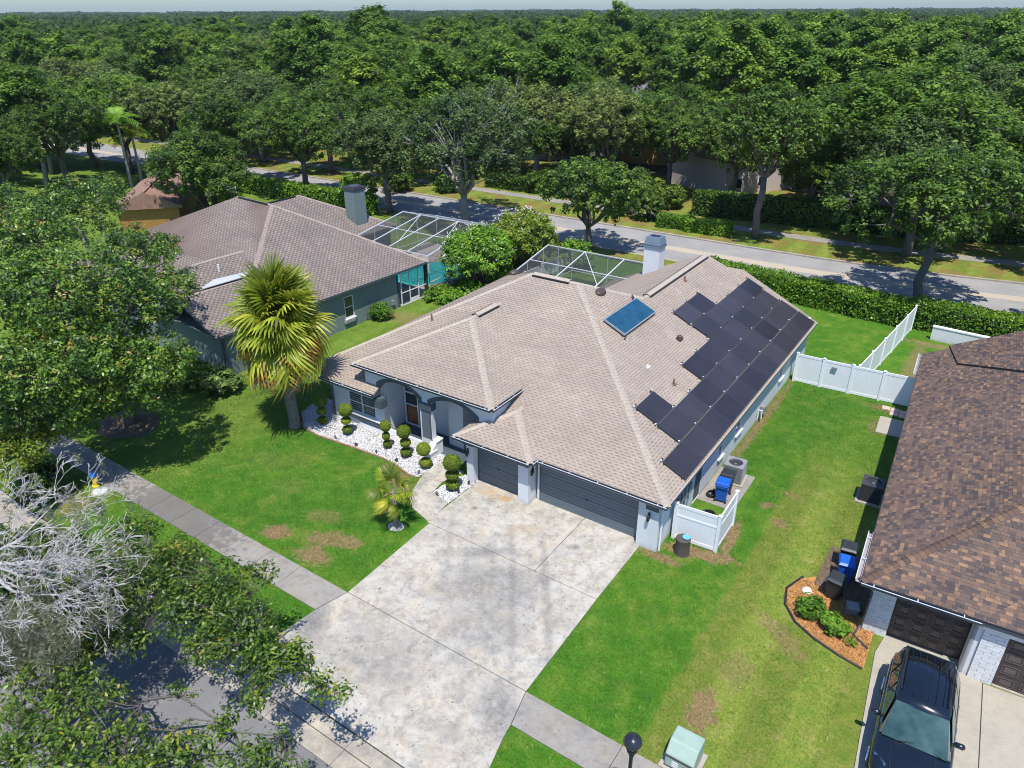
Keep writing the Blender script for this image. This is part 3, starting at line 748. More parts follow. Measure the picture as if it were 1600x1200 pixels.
def window(parent, p, q, z0, z1, cols=1, rows=2, frame=None, depth=.06, fw=.06, blind=False, name='window', sill=True):
    """window set in an opening of a wall running p>q"""
    p, q = Vector((p[0], p[1], 0)), Vector((q[0], q[1], 0)); d = (q - p); L = d.length; d.normalize(); nrm = d.cross(Vector((0, 0, 1)))
    fm = frame or M['white']; root = bpy.data.objects.new(name, None); COL.objects.link(root); root.parent = parent
    off = -nrm * depth; mb = MB()
    def P(s, z): v = p + d * s + off; return Vector((v.x, v.y, z))
    for (a, b) in (((0, z0 + fw/2), (L, z0 + fw/2)), ((0, z1 - fw/2), (L, z1 - fw/2))): mb.beam(P(*a), P(*b), .07, fw)
    for s_ in (fw/2, L - fw/2): mb.beam(P(s_, z0), P(s_, z1), fw, .072, up=nrm)
    for c in range(1, cols): mb.beam(P(L * c / cols, z0), P(L * c / cols, z1), fw, .066, up=nrm)
    for r in range(1, rows): mb.beam(P(0, z0 + (z1-z0) * r / rows), P(L, z0 + (z1-z0) * r / rows), .062, fw * .8)
    mb.build('frame', fm, root)
    for c in range(cols):
        for r in range(rows):
            a0, a1 = L * c / cols, L * (c+1) / cols; b0, b1 = z0 + (z1-z0) * r / rows, z0 + (z1-z0) * (r+1) / rows
            g = MB(); e = P(a0, b0) - nrm * .015, P(a1, b0) - nrm * .015, P(a1, b1) - nrm * .015, P(a0, b1) - nrm * .015
            g.slab(e, -nrm * .012); g.build('pane', M['glass'], root)
    if blind:
        mb = MB(); k = z0 + .05
        while k < z1: mb.beam(P(fw, k) + nrm * -.004, P(L - fw, k) + nrm * -.004, .012, .085); k += .135
        mb.build('blind', M['blind'], root)
    if sill:
        mb = MB(); v0 = p - d * .06 + nrm * .03; v1 = q + d * .06 + nrm * .03
        mb.beam((v0.x, v0.y, z0 - .04), (v1.x, v1.y, z0 - .04), .16, .08); mb.build('sill', fm, root)
    return root

# ================================================================ the grey house with the solar roof
FOUND = None
H = thing('family_house', 'grey stucco house with tan hip roof, slate garage doors and solar panels', 'house')
GZ = .05
mz = lambda y: 2.6 + .46 * (y + .755)            # front slope
rz = lambda x: 2.6 + .46 * (1.394 - x)           # right slope
R_ = Roof(H, M['tab_tan'], M['gap_tan'], M['cap_tan'], course=.142, tab=.30, cover=.98, seed=3, single=290, dash=True).start()
Pk = (-8.41, 9.05, mz(9.05)); Pl = (-11.37, 9.05, mz(9.05))
R_.plane([(1.394, -.755, 2.6), Pk, (-8.41, -.755, 2.6)])
R_.plane([(-8.41, 9.05, mz(9.05)), (-11.37, 9.05, mz(9.05)), (-11.37, 2.35, mz(2.35)), (-8.41, 2.35, mz(2.35))])
hx = lambda y: -11.37 - (9.05 - y) * .914
R_.plane([Pl, (hx(2.35), 2.35, mz(2.35)), (-11.37, 2.35, mz(2.35))])
R_.plane([(hx(2.35), 2.35, mz(2.35)), (-19.3, .37, mz(.37)), (-18.6, -.5, mz(-.5)), (-14.75, -.5, mz(-.5)), (-14.75, 2.35, mz(2.35))])
R_.plane([(1.394, -.755, 2.6), (1.394, 12, 2.6), (-5.87, 12, rz(-5.87)), (-8.41, 9.05, rz(-8.41))])
R_.plane([(1.394, 12, 2.6), (1.394, 22.2, 2.6), (-5.87, 21.35, rz(-5.87)), (-5.87, 12, rz(-5.87))])
R_.plane([(-4.5, 21.51, rz(-4.5)), (-3.75, 22.6, rz(-3.75)), (1.394, 22.25, 2.6)])
bz = lambda y: mz(9.05) - .46 * (y - 9.05); lz = lambda x: mz(9.05) - .5536 * (-11.37 - x); wz = lambda x: rz(-5.87) - .46 * (-5.87 - x)
R_.plane([Pk, (-5.87, 11.6, bz(11.6)), (-12.4, 18.1, bz(18.1)), (-19.3, 18.1, bz(18.1)), Pl])
R_.plane([Pl, (-19.3, 18.1, bz(18.1)), (-19.3, .37, bz(18.1))])
R_.plane([(-5.87, 11.6, wz(-5.87)), (-5.87, 21.35, wz(-5.87)), (-12.9, 21.9, wz(-12.9)), (-12.9, 18.3, wz(-12.9))])
# single garage roof
gz = lambda y: 2.6 + .46 * (y + 1.19)
gp = (-6.915, .935, gz(.935)); gq = (-6.915, 1.45, gz(.935)); yv = .935 + .43
R_.plane([(-9.04, -1.19, 2.6), (-4.79, -1.19, 2.6), gp])
R_.plane([(-4.79, -1.19, 2.6), (-4.79, -.76, 2.6), (-6.915, 1.37, gz(.935)), gp])
R_.plane([(-9.04, -1.19, 2.6), gp, (-6.915, 1.37, gz(.935)), (-9.04, 1.37, 2.6)])
# entry roof, higher
ez = lambda y: 4.0 + .46 * (y + .26)
ep = (-11.9, 4.14, ez(4.14)); yq = (ep[2] - 2.6) / .46 - .755
R_.plane([(-16.3, -.26, 4.0), (-7.5, -.26, 4.0), ep])
yr = (4.0 - 2.6) / .46 - .755
R_.plane([(-7.5, -.26, 4.0), (-7.5, yr, 4.0), (-11.9, yq, ep[2]), ep])
R_.plane([(-16.3, -.26, 4.0), ep, (-11.9, yq, ep[2]), (-16.3, yr, 4.0)])
for a, b in (((1.394, -.755, 2.6), Pk), (Pk, Pl), (Pl, (-19.3, .37, mz(.37))), (Pk, (-5.87, 11.8, rz(-5.87))), ((-5.87, 11.9, rz(-5.87)), (-5.87, 21.4, rz(-5.87))),
             ((-4.79, -1.19, 2.6), gp), (gp, (-6.915, 1.4, gp[2])), ((-9.04, -1.19, 2.6), gp), ((-7.5, -.26, 4.0), ep), ((-16.3, -.26, 4.0), ep), (ep, (-11.9, yq, ep[2]))):
    R_.ridge(a, b)
# ridge vents
for a, b in (((-8.9, 9.05), (-11.2, 9.05)), ((-5.87, 12.3), (-5.87, 21.0)), ((-11.9, 4.5), (-11.9, 6.3))):
    z = {0: 0}; zz = mz(9.05) if a[1] == 9.05 else (rz(-5.87) if a[0] == -5.87 else ep[2])
    mb = MB()
    dx, dy = (0, -.20) if a[1] == b[1] else (.20, 0)
    for s_ in (1, -1):
        mb.beam((a[0] + dx * s_ * 1.1, a[1] + dy * s_ * 1.1, zz - .03), (b[0] + dx * s_ * 1.1, b[1] + dy * s_ * 1.1, zz - .03), .07, .08)
    mb.build('ridge_vent', M['black'], R_.root)
    mb = MB(); A = Vector((a[0], a[1], zz)); B = Vector((b[0], b[1], zz)); S = Vector((dx, dy, 0))
    mb.slab([A + S * .95 + Vector((0, 0, .0)), B + S * .95, B + Vector((0, 0, .10)), A + Vector((0, 0, .10))], (0, 0, .02))
    mb.slab([A - S * .95 + Vector((0, 0, .0)), B - S * .95, B + Vector((0, 0, .10)), A + Vector((0, 0, .10))], (0, 0, .02))
    mb.build('vent_cover', M['cap_tan'], R_.root)
R_.finish()
# gutters, soffits
gutter(H, [(-4.79, -.775, 2.61), (1.42, -.775, 2.61)]); gutter(H, [(-9.04, -1.21, 2.61), (-4.77, -1.21, 2.61)]); gutter(H, [(-16.3, -.28, 4.01), (-7.5, -.28, 4.01)])
gutter(H, [(-4.77, -1.21, 2.61), (-4.77, -.80, 2.61)])
gutter(H, [(-18.62, -.52, mz(-.5) + .01), (-14.75, -.52, mz(-.5) + .01)]); gutter(H, [(-7.48, -.3, 4.01), (-7.48, 2.2, 4.01)])
mb = MB(); mb.beam((1.40, -.77, 2.53), (1.40, 22.2, 2.53), .03, .14); mb.beam((1.40, 22.2, 2.53), (-5.87, 21.37, rz(-5.87) - .07), .03, .14); mb.build('fascia', M['trim'], H)
mb = MB(); mb.beam((1.415, -.77, 2.60), (1.415, 22.2, 2.60), .045, .03); mb.build('drip_edge', M['cap_tan'], H)
mb = MB()
mb.box(-4.8, -.75, 2.36, 1.38, 3, 2.40); mb.box(-9.0, -1.17, 2.36, -4.82, 2.3, 2.402); mb.box(-.5, 3.0, 2.36, 1.38, 22.1, 2.40); mb.box(-18.6, -.48, 2.42, -14.9, 1.2, 2.46)
mb.box(-16.2, -.24, 3.80, -7.55, 2.6, 3.84); mb.build('soffit', M['stucco'], H)
# walls
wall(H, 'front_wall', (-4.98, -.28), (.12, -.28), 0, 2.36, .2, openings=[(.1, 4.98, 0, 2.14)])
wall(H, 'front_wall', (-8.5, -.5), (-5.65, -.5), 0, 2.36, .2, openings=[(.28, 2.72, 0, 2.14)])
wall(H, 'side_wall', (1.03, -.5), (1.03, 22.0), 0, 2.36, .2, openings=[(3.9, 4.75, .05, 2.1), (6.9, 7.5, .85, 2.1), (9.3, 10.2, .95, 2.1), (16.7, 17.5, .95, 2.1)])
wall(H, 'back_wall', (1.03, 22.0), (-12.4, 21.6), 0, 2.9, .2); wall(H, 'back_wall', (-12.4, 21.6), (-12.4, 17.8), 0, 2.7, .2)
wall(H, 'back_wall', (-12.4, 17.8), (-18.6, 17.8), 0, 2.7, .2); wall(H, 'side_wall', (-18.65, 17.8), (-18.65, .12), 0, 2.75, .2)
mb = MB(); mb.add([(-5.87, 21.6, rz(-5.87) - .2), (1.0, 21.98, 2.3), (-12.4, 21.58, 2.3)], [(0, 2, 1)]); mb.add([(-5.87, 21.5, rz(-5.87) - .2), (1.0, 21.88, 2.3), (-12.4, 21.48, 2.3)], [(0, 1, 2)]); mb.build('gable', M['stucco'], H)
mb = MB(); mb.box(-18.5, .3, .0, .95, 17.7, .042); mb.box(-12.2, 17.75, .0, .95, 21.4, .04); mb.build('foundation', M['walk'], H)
# pilasters at the garage doors, slate caps
for (x0, y0, x1, y1, z1) in ((.12, -.60, 1.035, -.1, 2.36), (-5.66, -.86, -5.12, -.1, 2.36), (-8.58, -.86, -8.2, -.1, 2.36)):
    mb = MB(); mb.box(x0, y0, 0, x1, y1, z1); p = mb.build('pilaster', M['stucco'], H, bevel=.01)
mb = MB(); mb.box(-5.70, -.90, 2.08, -5.08, -.30, 2.34); mb.box(.45, -.645, 2.05, 1.0, -.55, 2.33); mb.box(-8.75, -.9, 2.1, -8.16, -.3, 2.34); mb.build('pilaster_band', M['trim'], H)
def garage_door(parent, x0, x1, y, z1, name='garage_door'):
    root = bpy.data.objects.new(name, None); COL.objects.link(root); root.parent = parent
    n = 4; h = (z1 - .02) / n
    for i in range(n):
        mb = MB(); mb.box(x0, y, .02 + i * h, x1, y + .05, .02 + (i + 1) * h - .012)
        for k in range(3): zz = .02 + i * h + h * (k + .5) / 3; mb.box(x0 + .02, y - .008, zz - h * .11, x1 - .02, y, zz + h * .11)
        mb.build('door_section', M['garage'], root)
    mb = MB(); mb.box((x0+x1)/2 - .09, y - .03, z1 * .5 - .03, (x0+x1)/2 + .05, y - .008, z1 * .5 + .03); mb.build('handle', M['black'], root)
    mb = MB(); mb.box(x0, y - .02, -.02, x1, y + .05, .02); mb.build('weather_seal', M['trim'], root)
    mb = MB(); mb.box(x0 - .09, y - .03, 0, x0 - .002, y + .04, z1 + .08); mb.box(x1 + .002, y - .03, 0, x1 + .09, y + .04, z1 + .08); mb.box(x0, y - .03, z1, x1, y + .04, z1 + .08); mb.build('door_frame', M['trim'], root)
garage_door(H, -4.86, -.01, -.22, 2.1); garage_door(H, -8.15, -5.86, -.45, 2.1)
for (x, y) in ((-8.46, -.92), (-5.08, -.55), (.62, -.68)):
    mb = MB(); mb.box(x - .04, y, 1.62, x + .04, y + .06, 1.92); mb.lathe([(.05, -.18), (.07, -.1), (.07, .06), (.02, .12)], (x, y - .06, 1.72), 8); mb.build('wall_light', M['black'], H)
# left wing front with double window
wall(H, 'wing_wall', (-18.65, .12), (-14.72, .12), 0, 2.44, .2, openings=[(1.33, 3.3, .80, 2.02)])
window(H, (-17.32, .12), (-15.35, .12), .80, 2.02, 2, 2, blind=True, depth=.05)
mb = MB(); mb.box(-17.45, .0, .42, -14.9, .118, .70); mb.box(-18.6, .07, 2.05, -17.5, .118, 2.42); mb.build('wall_band', M['trim'], H)
mb = MB(); mb.box(-17.55, -.04, .70, -14.75, .118, .775); mb.box(-16.6, .05, .04, -14.72, .118, .30); mb.build('wall_plinth', M['white'], H)
mb = MB(); mb.box(-15.30, -.35, 1.88, -14.42, .118, 2.34); mb.build('corner_band', M['trim'], H)
mb = MB(); mb.box(-15.2, -.30, 2.34, -14.46, .118, 2.42); mb.build('corner_return', M['trim'], H); mb = MB(); mb.slab([(-14.745, -.5, 2.66), (-14.745, .0, 2.48), (-14.745, .0, 3.0)], (.03, 0, 0)); mb.build('gable_end', M['trim'], H)
# entry: face with two arches
def arch_face(x0, x1, arches, z0, z1, y, t, mat, trim_mat, bottom):
    """solid face over arched openings; arches (xa, xb, spring, rise)"""
    mb = MB(); N = 14; cur = x0
    for (xa, xb, sp, rise, zb) in arches:
        mb.box(cur, y, zb, xa, y + t, z1)
        for i in range(N):
            f0, f1 = i / N, (i + 1) / N; a, b = xa + (xb - xa) * f0, xa + (xb - xa) * f1
            za, zc = sp + rise * math.sin(PI * f0) ** .8, sp + rise * math.sin(PI * f1) ** .8
            mb.slab([(a, y, za), (b, y, zc), (b, y, z1), (a, y, z1)], (0, t, 0))
        cur = xb
    mb.box(cur, y, bottom, x1, y + t, z1)
    mb.build('entry_face', mat, H)
    for (xa, xb, sp, rise, zb) in arches:
        mb = MB()
        for i in range(N):
            f0, f1 = i / N, (i + 1) / N; a, b = xa + (xb - xa) * f0, xa + (xb - xa) * f1
            za, zc = sp + rise * math.sin(PI * f0) ** .8, sp + rise * math.sin(PI * f1) ** .8
            e = .17; e0 = 1 + e / ((xb - xa) / 2); cx = (xa + xb) / 2
            A2 = cx + (a - cx) * e0; B2 = cx + (b - cx) * e0
            mb.slab([(a, y - .035, za), (b, y - .035, zc), (B2, y - .035, zc + e), (A2, y - .035, za + e)], (0, .033, 0))
        for (xx, s_) in ((xa, -1), (xb, 1)): mb.box(xx, y - .037, sp - .28, xx + s_ * .17, y - .001, sp + .16)
        mb.build('arch_trim', trim_mat, H)
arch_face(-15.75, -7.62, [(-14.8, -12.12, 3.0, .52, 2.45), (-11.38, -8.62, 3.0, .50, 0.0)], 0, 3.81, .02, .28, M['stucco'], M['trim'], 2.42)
mb = MB(); mb.box(-12.16, -.05, 2.55, -11.34, .34, 2.95); mb.build('column_cap', M['trim'], H)
mb = MB(); mb.box(-12.02, .0, 0, -11.50, .32, .9); mb.build('sunlit_column_foot', M['stucco'], H); mb = MB(); mb.box(-12.02, .0, .905, -11.50, .32, 2.545); mb.build('entry_column', plain('slate_column', (.105, .135, .155), .7, .06), H);  # pale foot paints the sunlit base of the slate column into its colour
mb = MB(); mb.box(-11.50, -.02, .95, -11.42, .36, 2.56); mb.build('column_band', M['trim'], H)
mb = MB(); mb.slab([(-11.48, -.55, .05), (-11.48, .5, .05), (-11.48, .5, .85), (-11.48, .0, .85), (-11.48, -.5, .42)], (.34, 0, 0)); mb.build('step_wall', M['white'], H)
mb = MB(); mb.box(-11.5, -.58, .42, -11.1, -.0, .47); mb.box(-11.5, .02, .85, -11.1, .5, .9); mb.build('step_wall_cap', M['white'], H)
wall(H, 'entry_wall', (-15.0, 1.75), (-11.3, 1.75), 0, 3.8, .2, openings=[(.35, 1.95, .1, 2.9)])
wall(H, 'entry_wall', (-11.3, 1.2), (-10.35, 1.2), 0, 3.8, .2); wall(H, 'entry_wall', (-10.352, 1.405), (-10.352, 2.6), 0, 3.8, .2); wall(H, 'entry_wall', (-10.34, 2.3), (-8.4, 2.3), 0, 3.8, .2)
wall(H, 'entry_wall', (-14.76, .31), (-14.76, 1.74), 0, 3.8, .15); wall(H, 'entry_wall', (-8.71, 2.29), (-8.71, -.52), 0, 2.355, .2)
wall(H, 'entry_wall', (-7.60, .31), (-7.60, 2.2), 2.7, 3.80, .2)
mb = MB(); mb.box(-15, .32, 0, -8.7, 2.4, .1); mb.build('porch_floor', M['trim'], H)
mb = MB(); mb.box(-14.75, .3, .0, -12.0, .42, .32); mb.build('porch_kerb', M['white'], H)
fd = bpy.data.objects.new('front_door', None); COL.objects.link(fd); fd.parent = H
mb = MB()
for x in (-14.62, -13.72, -13.08): mb.box(x - .035, 1.62, .1, x + .035, 1.72, 2.88)
for z in (.13, 2.05, 2.86): mb.box(-14.62, 1.625, z - .035, -13.08, 1.715, z + .035)
mb.box(-14.6, 1.63, 1.3, -13.1, 1.70, 1.35)
mb.build('frame', M['white'], fd)
mb = MB(); mb.box(-14.6, 1.68, .13, -13.1, 1.70, 2.85); mb.build('pane', M['glass'], fd)
mb = MB(); mb.box(-14.5, 1.655, .2, -13.78, 1.675, 1.25); mb.box(-13.66, 1.655, .2, -13.14, 1.675, 1.25); mb.build('lower_panel', M['wood_door'], fd)
# side wall door, windows, fittings
window(H, (1.03, 6.4), (1.03, 7.0), .85, 2.1, 1, 2); window(H, (1.03, 8.8), (1.03, 9.7), .95, 2.1, 1, 2); window(H, (1.03, 16.2), (1.03, 17.0), .95, 2.1, 1, 2)
mb = MB(); mb.box(.93, 3.4, .05, .99, 4.25, 2.1); mb.build('side_door', M['trim'], H)
mb = MB(); mb.box(1.03, 3.0, 1.9, 1.10, 3.1, 2.1); mb.build('wall_light', M['black'], H)
mb = MB()
for y in (1.2, 1.6, 2.0, 2.45): mb.box(1.035, y, 1.2 - .1 * (y % .7), 1.16, y + .22, 1.75); mb.tube([(1.07, y + .1, .1), (1.07, y + .1, 1.2)], .02, 6)
mb.build('meter_boxes', M['grey_metal'], H)
mb = MB(); mb.tube([(1.12, -.45, .05), (1.12, -.45, 2.3)], .045, 6); mb.tube([(1.10, 12.4, .1), (1.10, 12.4, .8), (1.3, 12.4, .8), (1.3, 12.4, .3)], .03, 6); mb.build('pipe', M['white'], H)
mb = MB(); mb.box(1.05, 12.9, .35, 1.3, 13.25, .75); mb.tube([(1.2, 12.6, .0), (1.2, 12.6, .5), (1.2, 13.0, .5)], .035, 6); mb.build('gas_meter', M['grey_metal'], H)
# chimney
ch = bpy.data.objects.new('chimney', None); COL.objects.link(ch); ch.parent = H
CX, CY = -9.3, 20.9
mb = MB(); mb.box(CX - .55, CY - .45, 3.0, CX + .55, CY + .45, 6.05); mb.build('chimney_stack', M['stucco'], ch)
mb = MB(); mb.box(CX - .62, CY - .52, 6.05, CX + .62, CY + .52, 6.15); mb.box(CX - .58, CY - .48, 6.15, CX + .58, CY + .48, 6.24)
mb.add([(CX-.6, CY-.5, 6.24), (CX+.6, CY-.5, 6.24), (CX+.6, CY+.5, 6.24), (CX-.6, CY+.5, 6.24), (CX-.48, CY-.38, 6.75), (CX+.48, CY-.38, 6.75), (CX+.48, CY+.38, 6.75), (CX-.48, CY+.38, 6.75)],
       [(0,1,5,4),(1,2,6,5),(2,3,7,6),(3,0,4,7),(4,5,6,7)]); mb.build('chimney_cap', plain('slate_blue_metal', (.14, .19, .24), .5, .1), ch)
mb = MB(); mb.box(CX - .33, CY - .25, 6.75, CX + .33, CY + .25, 6.762); mb.build('flue', M['black'], ch)
# roof fittings on the right slope (local frame of the slope)
def on_right(x, y, lift=.0): return Vector((x, y, rz(x) + lift))
SN = Vector((.46, 0, 1)).normalized(); SU = Vector((-1, 0, .46)).normalized()
for (x, y, nm) in ((-7.35, 9.55, 'o'), ):
    mb = MB(); c = on_right(x, y, .02); mb.lathe([(.30, 0), (.30, .09), (.24, .17), (.08, .21)], (0, 0, 0), 16)
    o = mb.build('roof_vent', M['brown_vent'], H, smooth=False); o.matrix_local = Matrix.Translation(c) @ SN.to_track_quat('Z', 'X').to_matrix().to_4x4() @ Matrix.Diagonal((.85, 1.35, 1, 1))
mb = MB(); mb.lathe([(.28, 0), (.28, .1), (.2, .17)], (0, 0, 0), 14); o = mb.build('roof_vent', M['brown_vent'], H); o.location = (-12.35, 8.75, 7.0); o.scale = (.8, 1.2, 1)
mb = MB(); mb.box(-.14, -.17, 0, .14, .17, .14); mb.lathe([(.14, .1), (.14, .2), (.08, .25)], (0, 0, 0), 10); o = mb.build('roof_vent', M['brown_vent'], H); o.location = on_right(-3.02, 10.41, .02)
for (x, y, h_, mt) in ((-5.33, 16.42, .3, 'copper'), (-1.67, 6.66, .28, 'copper'), (-3.02, 6.5, .12, 'white')):
    mb = MB(); mb.tube([(0, 0, -.05), (0, 0, h_)], .045, 8); mb.box(-.12, -.12, -.02, .12, .12, .03); o = mb.build('vent_pipe', M[mt], H); o.location = on_right(x, y)
for (x, y) in ((-14.9, 5.9 - 1.4),):
    mb = MB(); mb.tube([(0, 0, -.1), (0, 0, .4)], .05, 8); o = mb.build('vent_pipe', M['copper'], H); o.location = (x, y, mz(y))
# solar array
SA = thing('solar_array', 'array of black solar panels in stepped rows on the tan right slope of the roof', 'solar panels', (0, 0, 0))
rows = [(-4.28, -3.2, 12.3, 2), (-3.15, -2.07, 12.35, 5), (-2.03, -.95, 8.4, 7), (-2.03, -.95, 3.1, 1), (-.91, .17, 3.02, 10), (.21, 1.29, 1.2, 11)]
pw = 1.87; mb = MB(); L_ = math.hypot(1.08, 1.08 * .46)
pm = MB(); pm.box(.0, .01, .0, L_ , pw - .01, .035, 1); pm.box(.025, .03, .035, L_ - .025, pw - .03, .038, 0)
pme = None
for (xa, xb, y0, n) in rows:
    for i in range(n):
        if pme is None:
            o = pm.build('solar_panel', [M['solar'], M['dark_metal']], SA); pme = o.data
        else: o = link('solar_panel', pme, SA)
        X = Vector((1, 0, -.46)).normalized(); mt = Matrix((X, Vector((0, 1, 0)), SN)).transposed().to_4x4(); mt.translation = on_right(xa, y0 + i * pw) + SN * (.085 + random.uniform(-.003, .003)); o.matrix_local = mt
    for xx in (xa + .12, xb - .12):
        mb.beam(on_right(xx, y0 - .06, .07), on_right(xx, y0 + n * pw + .06, .07), .05, .05)
    mb.beam(on_right(xb + .02, y0, .095), on_right(xb + .02, y0 + n * pw, .095), .035, .03)
    for i in range(n + 1): mb.beam(on_right(xa - .07, min(y0 + i * pw + .15, y0 + n * pw - .1), .12), on_right(xa + .01, min(y0 + i * pw + .15, y0 + n * pw - .1), .12), .07, .05)
mb.build('mounting_rail', M['dark_metal'], SA)
mb = MB()
for (xa, xb, y0, n) in rows:
    for i in range(n + 1):
        q = on_right(xa - .02, y0 + i * pw, .14); mb.box(q.x - .03, q.y - .05, q.z - .02, q.x + .03, q.y + .05, q.z + .005)
mb.build('clamp', M['alu'], SA)
# pool heater
PH = thing('pool_heater', 'blue glazed solar water heater panel near the roof ridge beside the oval vent', 'solar heater', on_right(-5.35, 9.2, .2))
mb = MB(); mb.box(-.68, -1.85, -.05, .68, 1.85, .05); o1 = mb.build('casing', M['grey_metal'], PH, bevel=.01)
mb = MB(); mb.box(-.62, -1.79, .05, .62, 1.79, .058); o2 = mb.build('glazing', M['collector'], PH)
mb = MB(); mb.tube([(-.75, 1.7, -.05), (-.95, 1.9, .0), (-.8, 1.95, -.1)], .04, 6); mb.tube([(.7, -1.7, -.05), (.78, -1.9, -.05), (.78, -2.0, -.15)], .04, 6); mb.beam((.55, -1.9, -.1), (.55, 1.9, -.1), .08, .1)
o3 = mb.build('pipe', M['dark_metal'], PH)
X = Vector((1, 0, -.46)).normalized()
PH.matrix_world = Matrix.Translation(on_right(-5.35, 9.2, .16)) @ Matrix((X, Vector((0, 1, 0)), SN)).transposed().to_4x4()
# ================================================================ brown roofed neighbour on the right
RA = math.radians(2.8); RO = Vector((8.62, -.92, 0))
N = thing('brick_house', 'neighbouring white brick house with dark brown blended shingle roof, beyond the side lawn', 'house', RO, RA)
NM = Matrix.Translation(RO) @ Matrix.Rotation(RA, 4, 'Z')
def nl(p): return NM.inverted() @ Vector((p[0], p[1], p[2] if len(p) > 2 else 0))
M['brick_white'] = plain('white_painted_brick', (.66, .68, .69), .8, .1, 5, fine=50, bump=.3)
M['brown_door'] = plain('dark_brown_garage_door', (.052, .040, .040), .5, .1)
M['brown_trim'] = plain('brown_door_panel', (.10, .082, .075), .5, .1)  # lighter brown for the raised door panels
NR = Roof(N, M['tab_brown'], plain('brown_underlay', (.03, .025, .025), .9), M['cap_brown'], course=.135, tab=.3, mixed=True, seed=9, single=290, thick=.012).start()
ns = .5; nz = lambda x: 2.62 + ns * x; nf = lambda y: 2.62 + ns * y
NR.plane([(0, 0, 2.62), (8.6, 8.6, nz(8.6)), (8.6, 21.6, nz(8.6)), (0, 21.6, 2.62)])
NR.plane([(0, 0, 2.62), (3.55, 0, 2.62), (12, 8.6, 2.62 + 8.6 * ns), (8.6, 8.6, nz(8.6))])
# front projection of the second garage bay: gable like slope that meets the hip
NR.plane([(3.55, 0, 2.62), (3.55, -.0, 2.62), (9.5, 0, 2.62), (14, 8.6, 2.62 + 8.6 * ns), (12, 8.6, 2.62 + 8.6 * ns)])
# raised rear wing slope
NR.plane([(1.7, 18.9, nz(1.7)), (4.6, 16.0, nz(4.6)), (8.6, 12.0, nz(8.6)), (8.6, 21.9, nz(8.6)), (1.2, 21.9, nz(1.2))], lift=.09)
NR.plane([(8.6, 8.6, nz(8.6)), (16, 8.6, nz(8.6)), (16, 21.6, 2.62), (8.6, 21.6, nz(8.6) - .4)])
NR.ridge((0, 0, 2.62), (8.6, 8.6, nz(8.6)), w=.17, step=.2, singles=True)
NR.finish(NM)
mb = MB(); mb.beam((1.7, 18.86, nz(1.7) + .04), (8.6, 11.96, nz(8.6) + .04), .05, .09); mb.build('ridge_vent', M['black'], NR.root)
gutter(N, [(0, -.02, 2.62), (3.6, -.02, 2.62)], w=.13); 
M['gutter_white'] = M['gutter_lip']
g0 = M['gutter']; M['gutter'] = plain('tan_gutter', (.33, .30, .30), .4, .1)
gutter(N, [(-.02, 3.0, 2.62), (-.02, -.02, 2.62)], w=.16); gutter(N, [(-.02, 21.6, 2.62), (-.02, 18.6, 2.62)], w=.16)
M['gutter'] = g0
gutter(N, [(3.6, .0, 2.62), (9.5, .0, 2.62)], w=.1, lip=False)
mb = MB(); mb.beam((-.015, .1, 2.55), (-.015, 21.6, 2.55), .03, .14); mb.build('fascia', M['brown_door'], N)
mb = MB(); mb.tube([(-.02, .1, 2.5), (.25, .35, 2.3), (.42, .42, 1.9), (.36, .5, .3), (.2, .1, .1), (.75, -.35, .08)], .045, 6); mb.build('downspout', M['gutter'], N)
mb = MB(); mb.tube([(.12, 18.7, 2.5), (.4, 18.75, 2.2), (.45, 18.75, .2)], .05, 6); mb.build('downspout', M['black'], N)
mb = MB(); mb.box(.05, .05, 2.44, 9, 21.5, 2.48); mb.build('soffit', M['white'], N)
# brick walls: courses laid one by one on the front piers
def brick_wall(parent, p, q, z0, z1, t=.12, name='brick_wall', bl=.40, bh=.13, singles=True):
    p, q = Vector((p[0], p[1], 0)), Vector((q[0], q[1], 0)); d = q - p; L = d.length; d.normalize(); nrm = d.cross(Vector((0, 0, 1)))
    root = wall(parent, name, p - nrm * .02, q - nrm * .02, z0, z1, t, M['joint'] if False else plain('mortar', (.42, .43, .43), .9, .1))
    k = 0; z = z0; allb = MB()
    while z < z1 - .02:
        s = -(k % 2) * bl / 2; zh = min(z + bh, z1) - .012
        while s < L:
            a, b = max(0, s), min(L, s + bl) - .012
            if b - a > .03:
                pr = random.uniform(0, .008); A = p + d * a + nrm * pr; B = p + d * b + nrm * pr; mb = MB()
                mb.slab([(A.x, A.y, z), (B.x, B.y, z), (B.x, B.y, zh), (A.x, A.y, zh)], -nrm * .04)
                if singles: mb.build('brick', M['brick_white'], root)
                else: allb.add(mb.v, mb.f)
            s += bl
        z += bh; k += 1
    if not singles: o = allb.build('bricks', M['brick_white'], root); o['kind'] = 'stuff'
    return root
brick_wall(N, (.42, .62), (1.20, .62), 0, 2.44)
brick_wall(N, (.42, 8), (.42, .62), 0, 2.44, singles=False)
wall(N, 'side_wall', (.42, 21.2), (.42, 8), 0, 2.44, .15, M['brick_white'])
wall(N, 'door_head', (1.2, .70), (3.5, .70), 2.2, 2.44, .15, M['brown_door'])
wall(N, 'garage_return', (3.5, .72), (3.5, .22), 0, 2.44, .12, M['stucco'])
wall(N, 'garage_return', (3.5, .22), (3.9, .22), 0, 2.44, .12, M['stucco'])
brick_wall(N, (3.78, .16), (4.48, .16), 0, 2.2)
wall(N, 'door_head', (3.7, .10), (9.2, .10), 2.2, 2.44, .15, M['brick_white'])
